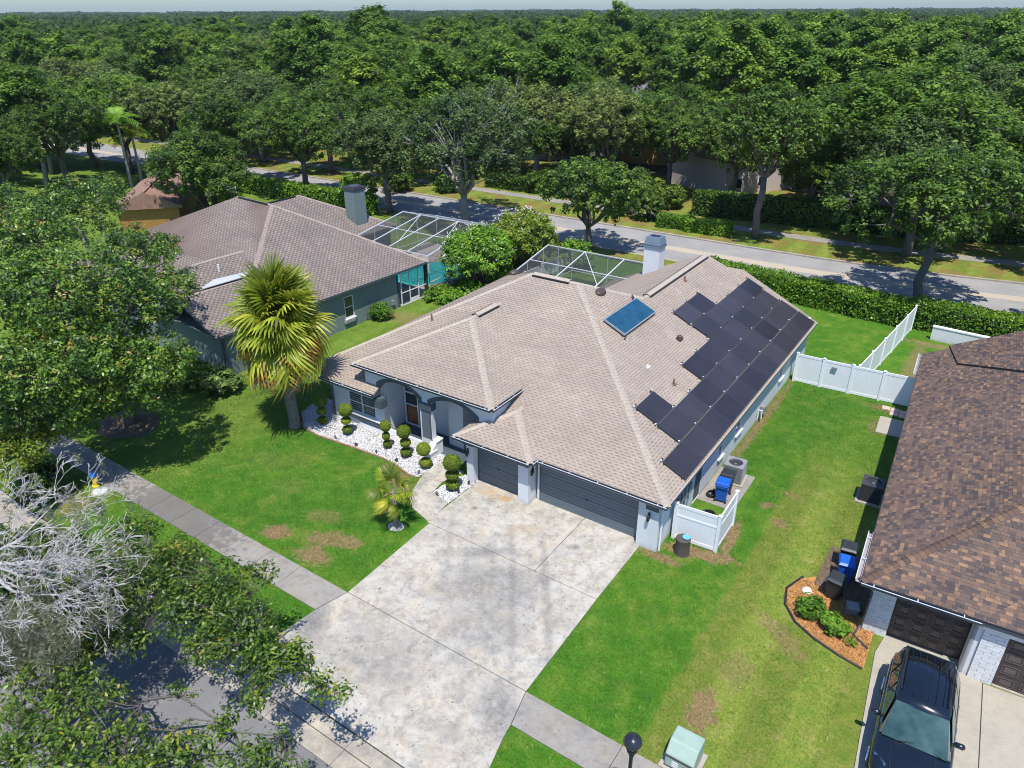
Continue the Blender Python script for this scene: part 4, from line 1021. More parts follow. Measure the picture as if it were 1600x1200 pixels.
def panel_door(parent, x0, x1, y, z1, cols):
    root = bpy.data.objects.new('garage_door', None); COL.objects.link(root); root.parent = parent
    rows_ = 4; h = z1 / rows_; w = (x1 - x0) / cols
    for r in range(rows_):
        mb = MB(); mb.box(x0, y, r * h + .01, x1, y + .05, (r + 1) * h - .004); sec = mb.build('door_section', M['brown_door'], root)
        mb = MB()
        for c in range(cols):
            a, b, z, zz = x0 + c * w + .1, x0 + (c + 1) * w - .1, r * h + .1, (r + 1) * h - .1
            for (A, B) in (((a, z), (b, z)), ((b, z), (b, zz)), ((b, zz), (a, zz)), ((a, zz), (a, z))):
                mb.beam((A[0], y - .008, A[1]), (B[0], y - .008, B[1]), .03, .018)
            mb.box(a + .06, y - .014, z + .06, b - .06, y - .001, zz - .06)
        mb.build('raised_panel', M['brown_trim'], sec)
    mb = MB(); mb.box(x0, y - .1, 0, x1, y - .005, .06); mb.build('threshold', M['pale_conc'], root)
panel_door(N, 1.22, 3.48, .78, 2.2, 4); panel_door(N, 4.5, 7.1, .26, 2.15, 4)
# rear low wall of the lot
W2 = thing('boundary_wall', 'low white boundary wall in front of the clipped hedge behind the brown roofed house', 'wall', (7.3, 30.0, 0), math.radians(-4))
mb = MB(); mb.box(0, 0, 0, 9, .2, .95); mb.build('wall', M['stucco'], W2); mb = MB(); mb.box(-.03, -.04, .95, 9.03, .24, 1.03); mb.build('coping', M['white'], W2)
# driveway of the neighbour
def wl_(p): v = NM @ Vector((p[0], p[1], 0)); return (v.x, v.y)
grid_slabs('neighbour_driveway', [[wl_((1.1, -5.6)), wl_((4.25, -5.6)), wl_((4.25, .1)), wl_((3.5, .72)), wl_((1.18, .72)), wl_((.98, -.3))],
                                  [wl_((.2, -12.8)), wl_((4.25, -12.8)), wl_((4.25, -5.6)), wl_((1.0, -5.6))],
                                  [wl_((4.25, -12.8)), wl_((9.6, -12.8)), wl_((9.6, .2)), wl_((4.25, .1))]], .055, .1, M['pale_conc'], .015)
s_ = thing('concrete_slab', 'pale square concrete slab half in the shade beside the brown roof', 'slab', (7.35, 15.9, 0), math.radians(3))
mb = MB(); mb.box(-.75, -1.0, 0, .9, .95, .08); mb.build('slab', M['pale_conc'], s_, bevel=.01)
pv = thing('stepping_pavers', 'pinkish square pavers in front of the white fence gate', 'paver', (7.0, 17.9, 0), math.radians(3))
pm_ = plain('pink_paver', (.50, .38, .31), .85, .12, 5)
for i, (a, b) in enumerate(((-.55, .12), (-.1, .06), (.35, 0), (-.1, -.42), (.35, -.46), (.8, -.5), (.8, -.05))):
    mb = MB(); mb.box(a, b - .2, 0, a + .42, b + .22, .07); mb.build('paver', pm_, pv, bevel=.01)

# ================================================================ white vinyl fences
def vinyl_fence(name, label, pts, h, cat='fence', gap_rail=True, top_panel=False, group=None):
    root = thing(name, label, cat, (pts[0][0], pts[0][1], 0), 0, group); o = Vector((pts[0][0], pts[0][1], 0))
    for i, p in enumerate(pts):
        p = Vector((p[0], p[1], 0)) - o; mb = MB(); mb.box(p.x - .065, p.y - .065, 0, p.x + .065, p.y + .065, h + .08)
        mb.add([(p.x-.085,p.y-.085,h+.08),(p.x+.085,p.y-.085,h+.08),(p.x+.085,p.y+.085,h+.08),(p.x-.085,p.y+.085,h+.08),(p.x,p.y,h+.15)], [(0,1,4),(1,2,4),(2,3,4),(3,0,4),(3,2,1,0)])
        mb.build('post', M['vinyl'], root)
    for i in range(len(pts) - 1):
        a, b = Vector((*pts[i], 0)) - o, Vector((*pts[i+1], 0)) - o; d = (b - a); L = d.length; d.normalize(); a2 = a + d * .066; b2 = b - d * .066
        for z, hh in ((h - .04, .14), (.14, .16)) + (((h * .70, .09),) if top_panel else ()):
            mb = MB(); mb.beam(a2 + Vector((0,0,z)), b2 + Vector((0,0,z)), .055, hh); mb.build('rail', M['vinyl'], root)
        n = max(2, int((L - .13) / .19)); w = (L - .132) / n
        for k in range(n):
            c0 = a2 + d * (w * k + .001); c1 = a2 + d * (w * (k + 1) - .001); mb = MB(); mb.beam(c0 + Vector((0, 0, h * .5)), c1 + Vector((0, 0, h * .5)), .03, h - .16); mb.build('board', M['vinyl_panel'], root)
    return root
f1 = vinyl_fence('vinyl_fence', 'white vinyl fence with gate across the side yard, running between the two houses', [(1.35, 18.6), (2.85, 18.62), (4.45, 18.68), (6.1, 18.78), (8.1, 18.9)], 1.8)
mb = MB(); mb.box(1.98, -.08, 1.32, 2.28, -.03, 1.5); mb.build('sign', M['grey_metal'], f1)
vinyl_fence('vinyl_fence', 'white vinyl fence running back to the hedge between the two rear lawns', [(4.75, 18.85), (5.0, 21.3), (5.25, 23.8), (5.5, 26.3), (5.75, 28.8), (5.95, 31.0)], 1.8)
vinyl_fence('vinyl_fence', 'low white vinyl screen fence with open corner round the bins by the garage', [(1.25, .72), (3.08, .84), (3.06, 2.92)], 1.78, top_panel=True)
vinyl_fence('vinyl_fence', 'white vinyl fence on the lot line before the pool bushes, by the tan roof', [(-21.9, 11.6), (-21.8, 14), (-21.7, 16.4), (-21.6, 18.8), (-21.5, 21.2), (-21.4, 23.6), (-21.3, 26), (-21.2, 28.4), (-21.1, 30.8), (-21, 33)], 1.25)

# ================================================================ bins, air conditioners and other yard things
def wheelie_bin(name, label, loc, rot, col, h=1.05, group=None, hanger=False):
    root = thing(name, label, 'bin', loc, rot, group); mt = M[col]
    mb = MB(); w0, w1, d0, d1 = .22, .29, .24, .33
    vs = [(-w0,-d0,.08),(w0,-d0,.08),(w0,d0,.08),(-w0,d0,.08),(-w1,-d1,h*.92),(w1,-d1,h*.92),(w1,d1*.9,h*.92),(-w1,d1*.9,h*.92)]
    mb.add(vs, [(0,3,2,1),(4,5,6,7),(0,1,5,4),(1,2,6,5),(2,3,7,6),(3,0,4,7)]); mb.box(-w1-.02, -d1-.02, h*.86, w1+.02, d1*.9+.02, h*.92); mb.build('body', mt, root, bevel=.02)
    mb = MB(); mb.add([(-w1-.03,-d1-.05,h*.925),(w1+.03,-d1-.05,h*.925),(w1+.03,d1,h*.925),(-w1-.03,d1,h*.925),(-w1+.03,-d1+.04,h),(w1-.03,-d1+.04,h),(w1-.03,d1-.06,h+.02),(-w1+.03,d1-.06,h+.02)],
        [(0,3,2,1),(4,5,6,7),(0,1,5,4),(1,2,6,5),(2,3,7,6),(3,0,4,7)]); mb.build('lid', mt, root, bevel=.015)
    mb = MB(); mb.tube([(-w1, d1+.04, h*.9), (w1, d1+.04, h*.9)], .018, 6); mb.build('handle', mt, root)
    for sx in (-1, 1):
        mb = MB(); mb.tube([(sx*(w0+.0), d0-.02, .1), (sx*(w0+.05), d0-.02, .1)], .1, 12); mb.build('wheel', M['black'], root)
    mb = MB(); mb.box(-.07, -d1*.86-.012, h*.66, .07, -d1*.86+.02, h*.78); mb.build('label', M['white'] if col == 'bin_blue' else M['grey_metal'], root)
    return root
M['bin_blue'] = plain('blue_plastic', (.012, .10, .46), .4, .05, 3, spec=.5); M['bin_black'] = plain('black_bin_plastic', (.028, .032, .036), .45, .12, 3)
wheelie_bin('recycling_bin', 'blue wheeled bin inside the white screen fence, in front of the air conditioner', (2.0, 4.45, .05), math.radians(188), 'bin_blue')
wheelie_bin('refuse_bin', 'black wheeled bin between the blue bin and the grey air conditioner', (1.95, 5.25, .05), math.radians(186), 'bin_black')
wheelie_bin('recycling_bin', 'blue wheeled bin between two black bins beside the white brick house', (7.85, 2.0, .03), math.radians(10), 'bin_blue')
wheelie_bin('refuse_bin', 'black wheeled bin behind the blue one beside the white brick house', (7.72, 2.95, .03), math.radians(6), 'bin_black')
wheelie_bin('refuse_bin', 'black wheeled bin nearest the orange mulch bed by the brown roofed house', (7.75, .85, .03), math.radians(-8), 'bin_black', h=1.0)
def air_con(label, loc, rot, w=.9, h=.98, col='grey_metal', group=None):
    root = thing('air_conditioner', label, 'air conditioner', loc, rot, group)
    mb = MB(); mb.box(-w*.62, -w*.62, 0, w*.62, w*.62, .08); mb.build('pad', M['pale_conc'], root)
    mb = MB(); a = w / 2 - .03; mb.box(-a, -a, .1, a, a, h - .08); body = mb.build('coil', M['dark_metal'], root)
    mb = MB()
    for k in range(22):
        z = .14 + k * (h - .26) / 21
        for (p, q) in (((-a, -a), (a, -a)), ((a, -a), (a, a)), ((a, a), (-a, a)), ((-a, a), (-a, -a))):
            d = Vector((q[0]-p[0], q[1]-p[1], 0)).normalized(); n_ = d.cross(Vector((0,0,1))) * .018
            mb.beam((p[0]+n_.x, p[1]+n_.y, z), (q[0]+n_.x, q[1]+n_.y, z), .02, .014)
    mb.build('louvre_guard', M[col], root)
    for sx in (-1, 1):
        for sy in (-1, 1): mb = MB(); mb.box(sx*(w/2-.05)-.035, sy*(w/2-.05)-.035, .08, sx*(w/2-.05)+.035, sy*(w/2-.05)+.035, h-.05); mb.build('corner_post', M[col], root)
    # top plate with round opening
    mb = MB(); R = w * .36; n = 24
    ring = [(R*math.cos(2*PI*k/n), R*math.sin(2*PI*k/n)) for k in range(n)]
    def sq(t):
        c, s = math.cos(t), math.sin(t); m_ = max(abs(c), abs(s)); return (w/2*c/m_, w/2*s/m_)
    out = [sq(2*PI*k/n) for k in range(n)]
    for k in range(n):
        k2 = (k+1) % n; mb.add([(*ring[k], h), (*ring[k2], h), (*out[k2], h), (*out[k], h), (*ring[k], h-.1), (*ring[k2], h-.1), (*out[k2], h-.08), (*out[k], h-.08)], [(0,3,2,1),(3,7,6,2),(0,1,5,4)])
    mb.build('top_plate', M[col], root)
    mb = MB()
    for k in range(5):
        t = 2*PI*k/5; c, s = math.cos(t), math.sin(t)
        mb.slab([(.05*c-.06*s, .05*s+.06*c, h-.13), (R*.9*c-.16*s, R*.9*s+.16*c, h-.10), (R*.9*c+.1*s, R*.9*s-.1*c, h-.17), (.05*c+.04*s, .05*s-.04*c, h-.16)], (0,0,.01))
    mb.lathe([(.09, h-.2), (.09, h-.1), (.05, h-.07)], (0,0,0), 12); mb.build('fan', M['grey_metal'], root)
    mb = MB()
    for k in range(3): mb.lathe([(R*(.3+.3*k), h-.02), (R*(.3+.3*k)+.008, h-.012), (R*(.3+.3*k), h-.004)], (0,0,0), 24) if False else None
    for k in range(16):
        t = 2*PI*k/16; mb.beam((.06*math.cos(t), .06*math.sin(t), h-.01), (R*math.cos(t), R*math.sin(t), h-.01), .008, .008)
    mb.build('fan_grille', M['dark_metal'], root)
    return root
air_con('grey air conditioner with round fan top beside the solar roofed house', (1.92, 6.35, .05), math.radians(4))
air_con('dark air conditioner standing in the shade of the brown roof', (7.62, 8.3, .03), math.radians(3), col='dark_metal')
yp = thing('yard_pad', 'grey concrete pad under the bins behind the white screen fence', 'pad', (0, 0, 0))
mb = MB(); mb.box(1.05, 3.9, 0, 2.75, 7.1, .055); mb.build('pad', M['walk'], yp)
for (lab, x, y, r) in (('black rubber pot lying behind the low white screen fence', 2.1, 2.55, .27), ('small black pot in the corner of the white screen fence', 2.6, 2.0, .2)):
    p = thing('plant_pot', lab, 'pot', (x, y, 0)); mb = MB(); mb.lathe([(r*.7, 0), (r, .4), (r*1.12, .42), (r*1.12, .5), (r*.9, .5), (r*.85, .3)], (0, 0, 0), 18); mb.build('pot', M['black'], p, smooth=False)
hs = thing('garden_hose', 'coiled black garden hose on the grey pad beside the blue bin', 'hose', (1.5, 4.5, .06))
for k in range(5):
    mb = MB(); mb.tube([(.22*math.cos(t*PI/8) + .02*k, .22*math.sin(t*PI/8), .03 + .035*k) for t in range(17)], .022, 6); mb.build('coil', M['black'], hs)
st = thing('stump_planter', 'grey tree stump with a blue dish on top by the garage corner', 'stump', (1.95, .0, 0))
mb = MB(); mb.lathe([(.34, 0), (.31, .1), (.29, .5), (.31, .78), (.26, .80), (.02, .79)], (0, 0, 0), 14); mb.build('stump', M['bark_dark'], st)
mb = MB(); mb.lathe([(.10, 0), (.16, .03), (.165, .06), (.12, .05), (.02, .03)], (.1, .05, .80), 16); mb.build('dish', plain('blue_dish', (.12, .42, .75), .3, .05), st)
# hydrant, valve cover, transformer, lamp, mailbox
hy = thing('fire_hydrant', 'yellow fire hydrant with a blue bonnet on the verge by the pavement', 'hydrant', (-22.95, -11.05, .03))
yl = plain('hydrant_yellow', (.72, .50, .01), .45, .06); bl = plain('hydrant_blue', (.02, .20, .60), .4, .06)
mb = MB(); mb.lathe([(.17, 0), (.17, .06), (.11, .08), (.11, .5), (.15, .52), (.15, .57), (.11, .58)], (0,0,0), 14); mb.build('barrel', yl, hy)
mb = MB(); mb.lathe([(.17, .57), (.17, .62), (.15, .70), (.10, .78), (.04, .81), (.04, .87), (.01, .88)], (0,0,0), 14); mb.build('bonnet', bl, hy)
for a in (0, PI/2, PI): 
    mb = MB(); mb.tube([(.1*math.cos(a), .1*math.sin(a), .42), (.2*math.cos(a), .2*math.sin(a), .42)], .07, 8); mb.tube([(.2*math.cos(a), .2*math.sin(a), .42), (.24*math.cos(a), .24*math.sin(a), .42)], .035, 6); mb.build('outlet', yl, hy)
vc = thing('valve_cover', 'round pale concrete valve cover in the grass beside the yellow hydrant', 'manhole cover', (-22.36, -11.2, .02))
mb = MB(); mb.lathe([(.38, 0), (.38, .05), (.36, .055), (.02, .055)], (0,0,0), 20); mb.build('collar', M['pale_conc'], vc); mb = MB(); mb.lathe([(.30, .05), (.30, .066), (.02, .07)], (0,0,0), 20); mb.build('lid', plain('pale_lid', (.48, .52, .50), .6, .15, 5), vc)
tf = thing('transformer_box', 'pale green utility transformer box on a concrete pad in the verge', 'utility box', (5.72, -8.85, 0), math.radians(0))
tg = plain('pale_green_paint', (.30, .40, .33), .5, .08, 2)
mb = MB(); mb.box(-.58, -.62, 0, .55, .5, .12); mb.build('pad', M['pale_conc'], tf)
mb = MB(); mb.slab([(-.45, -.5, .12), (-.45, .38, .12), (-.45, .38, .92), (-.45, -.18, .95), (-.45, -.5, .62)], (.88, 0, 0)); mb.build('cabinet', tg, tf, bevel=.04)
mb = MB(); mb.box(-.46, -.515, .12, .44, -.503, .15); mb.box(-.47, -.52, .55, .45, -.49, .60); mb.build('hood_edge', M['dark_metal'], tf)
wl2 = plain('warning_label', (.70, .72, .70), .5, .05); ol = plain('rust_marks', (.42, .20, .05), .7, .3, 20)
for (x, z) in ((-.12, .38), (-.12, .29), (-.12, .20)): mb = MB(); mb.box(x - .1, -.508, z, x + .1, -.502, z + .06); mb.build('sticker', wl2, tf)
mb = MB(); mb.box(.12, -.507, .34, .20, -.502, .44); mb.box(.24, -.507, .32, .33, -.502, .40); mb.build('rust_patch', ol, tf)
lp = thing('street_lamp', 'black post top street lamp beside the pavement at the bottom of the photo', 'street lamp', tuple(at(989, 1157, 3.5).to_2d()) + (0,))
mb = MB(); mb.lathe([(.16, 0), (.16, .25), (.09, .3), (.07, .6), (.055, 1.2), (.05, 2.9), (.075, 2.95), (.06, 3.0)], (0,0,0), 14); mb.build('post', M['black'], lp, smooth=True)
mb = MB(); mb.lathe([(.07, 3.0), (.13, 3.1), (.15, 3.2), (.13, 3.22)], (0,0,0), 16)
for k in range(4): a = PI/4 + k*PI/2; mb.beam((.14*math.cos(a), .14*math.sin(a), 3.2), (.20*math.cos(a), .20*math.sin(a), 3.42), .025, .025)
mb.build('cage', M['black'], lp)
mb = MB(); mb.lathe([(.10, 3.2), (.17, 3.3), (.18, 3.42), (.1, 3.43)], (0,0,0), 16); mb.build('lantern_glass', plain('lantern_glass', (.30, .30, .28), .2, .05), lp)
mb = MB(); mb.lathe([(.24, 3.42), (.25, 3.46), (.21, 3.56), (.14, 3.63), (.05, 3.66), (.03, 3.72), (.01, 3.74)], (0,0,0), 22); mb.build('hood', plain('lamp_hood', (.018, .022, .03), .25, .1, spec=.6), lp, smooth=True)
mbx = thing('mailbox', 'white mailbox on a post half hidden under the street tree', 'mailbox', (-8.95, -12.7, 0), math.radians(20))
mb = MB(); mb.box(-.05, -.05, 0, .05, .05, 1.1); mb.box(-.04, -.3, .85, .04, .3, .93); mb.build('post', M['white'], mbx)
mb = MB(); mb.tube([(0, -.28, 1.2), (0, .28, 1.2)], .12, 12); mb.box(-.12, -.28, 1.08, .12, .28, 1.2); mb.build('box', M['white'], mbx)

# ================================================================ pale pebble bed with edging and little lights
def pebbles(name, poly, n, seed, label, z=.03):
    rng = np.random.default_rng(seed); P = np.array(poly); lo, hi = P.min(0), P.max(0); Q = rng.uniform(lo, hi, (n * 3, 2)); ins = np.zeros(len(Q), bool); j = len(P) - 1
    for i in range(len(P)):
        c = ((P[i,1] > Q[:,1]) != (P[j,1] > Q[:,1])) & (Q[:,0] < (P[j,0]-P[i,0])*(Q[:,1]-P[i,1])/(P[j,1]-P[i,1]+1e-12)+P[i,0]); ins ^= c; j = i
    Q = Q[ins][:n]; n = len(Q); r = .045 * rng.uniform(.5, 1.3, n) ; a = rng.uniform(0, 6.28, n)
    B = np.array([(1,0,0),(0,1,0),(-1,0,0),(0,-1,0),(0,0,1),(0,0,-1)], float) ; R = r[:,None,None] * B[None] * np.array([1, .75, .6])
    R += rng.normal(0, .2, R.shape) * r[:,None,None]
    c, s = np.cos(a)[:,None], np.sin(a)[:,None]; X = R[:,:,0]*c - R[:,:,1]*s; Y = R[:,:,0]*s + R[:,:,1]*c
    V = np.stack([X + Q[:,0:1], Y + Q[:,1:2], R[:,:,2] + z + rng.uniform(0, .035, n)[:,None]], 2).reshape(-1, 3)
    T = np.array([(0,1,4),(1,2,4),(2,3,4),(3,0,4),(1,0,5),(2,1,5),(3,2,5),(0,3,5)]); F = (T[None] + (np.arange(n)*6)[:,None,None]).reshape(-1, 3)
    m = M.get('pebbles')
    if not m:
        k = NT('white_pebbles'); t = k.attr(); k.col(k.ramp(t, [(0, (.12, .11, .105)), (.06, (.30, .28, .26)), (.14, (.54, .53, .52)), (1, (.72, .71, .70))])); k.rough(.7); m = M['pebbles'] = k.mat
    o = link(name, np_mesh(name, V, F, [m], np.repeat(rng.random(n), 6))); o['kind'] = 'stuff'; o['label'] = label; o['category'] = 'gravel'
    me = bpy.data.meshes.new('gravel_bed'); me.from_pydata([(p[0], p[1], z - .005) for p in poly], [], [tuple(range(len(poly)))]); me.materials.append(M['pebble_base']); b = link('gravel_bed', me); b['kind'] = 'structure'
M['pebble_base'] = plain('pebble_bed_base', (.50, .49, .48), .9, .2, 25)
pebbles('white_gravel', GRAVEL_POLY, 15000, 3, 'bright white gravel bed under the clipped topiary shrubs')
pebbles('white_gravel.001', ISLAND_POLY, 1900, 4, 'small white gravel bed between the front walk and the driveway')
ringp = [(-9.05 + .36*math.cos(t*PI/8), -5.35 + .32*math.sin(t*PI/8)) for t in range(16)]
pebbles('white_gravel.002', ringp, 420, 5, 'ring of white gravel round the small palm')
ed = thing('bed_edging', 'reddish scalloped stone edging along the white gravel bed', 'edging')
line = [Vector((p[0], p[1], 0)) for p in ((-20.6,.2), (-20.3,-.75), (-19.0,-1.82), (-17.7,-1.97), (-15.4,-1.79), (-13.3,-1.67), (-12.2,-1.79), (-11.2,-2.07), (-10.7,-2.0))]
for i in range(len(line) - 1):
    a, b = line[i], line[i+1]; L = (b - a).length; n = max(1, round(L / .3)); d = (b - a) / n
    for k in range(n): mb = MB(); mb.beam(a + d * (k + .03) + Vector((0,0,.05)), a + d * (k + .97) + Vector((0,0,.05)), .07, .12 + random.uniform(-.01, .01)); mb.build('edging_stone', M['edging'], ed)
spots = [(-18.4,-1.7), (-16.6,-1.72), (-15.2,-1.6), (-13.9,-1.5), (-12.5,-1.55), (-10.85,-1.75), (-9.0,-2.6), (-9.1,-1.7), (-8.3,-1.9), (-10.75,-.9), (-8.3,-1.1)]
proto = None
for i, (x, y) in enumerate(spots):
    if proto is None:
        proto = thing('garden_spotlight', 'small black garden spotlight on the edge of the white gravel bed', 'garden light', (x, y, .03), 0, 'small black garden spotlights round the gravel bed')
        mb = MB(); mb.tube([(0,0,0), (0,0,.14)], .012, 6); mb.build('stake', M['black'], proto)
        mb = MB(); mb.tube([(0,-.06,.14), (0,.07,.2)], [.045, .06], 8); mb.build('lamp_head', M['black'], proto)
    else: c = copy_tree(proto); c.location = (x, y, .03); c.rotation_euler.z = i * 1.3

# mulch bed of the right neighbour
sheet('mulch_bed', MULCH_POLY, LAWN_Z + .012, M['mulch'])
sheet('planting_soil', [(6.95, 1.1), (8.3, .55), (9.0, .4), (9.0, 3.9), (7.0, 3.9)], LAWN_Z + .018, M['mulch_dark'])
eb = thing('bed_kerb', 'curved black plastic edging round the orange mulch bed', 'edging')
pp = [Vector((p[0], p[1], .05)) for p in ((6.5, 1.3), (6.15, .3), (6.35, -.6), (6.9, -1.3), (7.7, -1.75), (8.6, -2.05), (9.4, -2.22))]
mb = MB(); mb.tube(pp, .05, 6); mb.build('edging_strip', M['black'], eb)
wc = plain('wood_chip', (.42, .22, .08), .9, .3, 20); 
rngc = np.random.default_rng(8); n = 3200; Q = rngc.uniform((6.2, -2.2), (9.4, 1.2), (n*2, 2)); P_ = np.array(MULCH_POLY); ins = np.zeros(len(Q), bool); j = len(P_)-1
for i in range(len(P_)):
    c = ((P_[i,1] > Q[:,1]) != (P_[j,1] > Q[:,1])) & (Q[:,0] < (P_[j,0]-P_[i,0])*(Q[:,1]-P_[i,1])/(P_[j,1]-P_[i,1]+1e-12)+P_[i,0]); ins ^= c; j = i
Q = Q[ins]; Pm = np.concatenate([Q, rngc.uniform(LAWN_Z + .015, LAWN_Z + .05, (len(Q), 1))], 1)
V, F = leaf_cards(Pm, rngc.normal(size=Pm.shape) * .4 + np.array([0, 0, 1]), .10, rngc, .3)
k = NT('bark_chips'); k.col(k.ramp(k.attr(), [(0, (.16, .07, .03)), (.5, (.42, .20, .06)), (1, (.60, .34, .12))])); k.rough(.9)
o = link('bark_mulch', np_mesh('bark_mulch', V, F, [k.mat], np.repeat(rngc.random(len(Q)), 4))); tag(o, 'orange bark mulch in the bed beside the white brick pier', 'mulch', None, 'stuff')
rk = thing('white_rock', 'white stone lying at the back of the orange mulch bed', 'rock', (6.85, .55, .03)); mb = MB(); mb.lathe([(.16, 0), (.2, .06), (.13, .15), (.03, .18)], (0,0,0), 7); mb.build('stone', M['white'], rk)
fb = thing('folding_step', 'grey folded step leaning beside the black bin by the brick pier', 'step', (8.5, .35, .03), math.radians(15)); mb = MB(); mb.box(-.2, -.15, 0, .2, .12, .4); mb.box(-.22, -.3, .38, .22, .14, .42); mb.build('step', M['grey_metal'], fb)

# ================================================================ the dark car
CP = plain('dark_blue_car_paint', (.006, .012, .026), .15, .1, 1, bump=0, spec=.7)
m = NT('dark_car_paint'); m.col(m.ramp(m.noise(2.0, 4), [(.3, (.004, .006, .009)), (.7, (.006, .008, .012))])); m.rough(.16); m.set(Coat_Weight=1.0, Coat_Roughness=.04); CP = m.mat
m = NT('car_glass'); m.col(m.ramp(m.noise(1.4, 3), [(.35, (.012, .045, .045)), (.65, (.05, .10, .10))])); m.rough(.05); m.set(Specular_IOR_Level=.45); CG = m.mat
chrome = NT('chrome'); chrome.col((.7, .72, .74)); chrome.rough(.15); chrome.set(Metallic=1.0); chrome = chrome.mat
car = thing('parked_car', 'dark blue sport utility vehicle parked nose out before the brown garage door', 'car', (11.12, -1.85, .056), math.radians(2.0))
# profile along length: y runs from 0 (tail) to -5.05 (nose)
def loft(secs, mat, name, parent, smooth=True, cap=True):
    mb = MB(); n = len(secs[0])
    for s in secs: mb.v += [tuple(p) for p in s]
    for i in range(len(secs) - 1):
        for k in range(n): k2 = (k+1) % n; mb.f.append((i*n+k, i*n+k2, (i+1)*n+k2, (i+1)*n+k)); mb.m.append(0)
    if cap: mb.f.append(tuple(range(n))[::-1]); mb.f.append(tuple((len(secs)-1)*n + k for k in range(n))); mb.m += [0, 0]
    return mb.build(name, mat, parent, smooth)
def ring(y, w, zb, zt, r=.12, crown=.03):
    """rounded body section"""
    pts = []
    for (cx, cz, a0) in ((w - r, zb + r, -90), (w - r * .8, zt - r, 0), (-w + r * .8, zt - r, 90), (-w + r, zb + r, 180)):
        for k in range(4): a = math.radians(a0 + k * 30); pts.append((cx + r * math.cos(a), y, cz + r * math.sin(a)))
    pts = pts[:8] + [(0, y, zt + crown)] + pts[8:]
    return pts
lower = [ring(-.0, .80, .42, 1.02, .16), ring(-.08, .92, .32, 1.08, .16), ring(-.5, .98, .28, 1.10, .16), ring(-1.4, 1.0, .26, 1.10, .16), ring(-2.6, 1.0, .26, 1.09, .16), ring(-3.4, 1.0, .26, 1.08, .17),
         ring(-4.1, .99, .27, 1.04, .19), ring(-4.6, .96, .30, .98, .2), ring(-4.92, .86, .34, .90, .2), ring(-5.04, .70, .42, .80, .16)]
loft(lower, CP, 'body', car)
def cab(y, wb, wt, zt): 
    return [(-wb, y, 1.06), (-wt, y, zt - .10), (-wt + .10, y, zt - .02), (0, y, zt + .02), (wt - .10, y, zt - .02), (wt, y, zt - .10), (wb, y, 1.06)]
secs = [cab(-.05, .86, .80, 1.12), cab(-.22, .92, .76, 1.58), cab(-.45, .93, .74, 1.76), cab(-1.5, .94, .75, 1.80), cab(-2.5, .94, .74, 1.78), cab(-2.85, .93, .72, 1.70)]
loft([[p for p in s] for s in secs], CP, 'roof_shell', car, smooth=True)
# windscreen and windows as separate panes
def pane(name, pts, off, mat=None): mb = MB(); mb.slab(pts, off); return mb.build(name, mat or CG, car)
pane('windscreen', [(-.70, -2.82, 1.715), (.70, -2.82, 1.715), (.86, -3.72, 1.10), (-.86, -3.72, 1.10)], (0, .02, -.03))
pane('rear_window', [(-.68, -.20, 1.56), (.68, -.20, 1.56), (.76, -.035, 1.14), (-.76, -.035, 1.14)], (0, .02, .012))
for sx in (-1, 1):
    for (ya, yb) in ((-.42, -1.18), (-1.26, -2.02), (-2.10, -2.86)):
        yt = yb if yb > -2.5 else -2.70; yb2 = yb if yb > -2.5 else -3.35
        pane('side_window', [(sx*.945, ya, 1.12), (sx*.945, yb2, 1.12), (sx*.768, yt, 1.66), (sx*.768, ya - .05, 1.66)], (sx*.012, 0, .004))
    mb = MB(); mb.slab([(sx*.93, -2.85, 1.09), (sx*.93, -3.66, 1.09), (sx*.72, -2.85, 1.66)], (sx*-.1, 0, 0)); mb.build('pillar', CP, car)
    mb = MB(); mb.tube([(sx*.64, -.5, 1.80), (sx*.66, -.8, 1.85), (sx*.66, -2.1, 1.85), (sx*.64, -2.4, 1.80)], .022, 6); mb.build('roof_rail', M['black'], car)
    mb = MB(); mb.tube([(sx*.955, -.4, 1.10), (sx*.957, -3.3, 1.10)], .014, 6); mb.build('window_trim', chrome, car)
    mb = MB(); mb.lathe([(.02, -.13), (.09, -.10), (.10, .06), (.05, .1), (.01, .11)], (0, 0, 0), 12); mi = mb.build('wing_mirror', CP, car, smooth=True); mi.location = (sx*1.12, -3.02, 1.14); mi.rotation_euler = (0, PI/2, 0); mi.scale = (.9, .9, 1.25)
    mb = MB(); mb.box(min(sx*.95, sx*1.05), -3.05, 1.08, max(sx*.95, sx*1.05), -2.98, 1.13); mb.build('mirror_arm', M['black'], car)
    for y in (-1.35, -2.3): mb = MB(); mb.box(min(sx*.995, sx*1.035), y - .1, .92, max(sx*.995, sx*1.035), y + .1, .96); mb.build('door_handle', chrome, car)
    mb = MB()
    for y in (-1.22, -2.06, -3.0): mb.box(min(sx*.985, sx*1.003), y - .006, .45, max(sx*.985, sx*1.003), y + .006, 1.06)
    mb.build('door_seam', M['black'], car)
    mb = MB(); mb.slab([(sx*.93, -4.35, .98), (sx*.60, -4.62, .98), (sx*.62, -4.94, .82), (sx*.88, -4.82, .82)], (0, 0, .018)); mb.build('headlight', chrome, car)
    for y in (-.95, -3.95):
        wh = bpy.data.objects.new('wheel', None); COL.objects.link(wh); wh.parent = car; wh.location = (sx*.92, y, .37)
        mb = MB(); mb.tube([(-.12*1, 0, 0), (-.09, 0, 0), (.09, 0, 0), (.12, 0, 0)], [.33, .37, .37, .33], 24); mb.build('tyre', M['black'], wh)
        mb = MB(); mb.tube([(sx*.115, 0, 0), (sx*.128, 0, 0)], .24, 16)
        for k in range(5): a = k*2*PI/5; mb.beam((sx*.13, 0, 0), (sx*.13, .23*math.cos(a), .23*math.sin(a)), .05, .015)
        mb.build('rim', chrome, wh)
mb = MB()
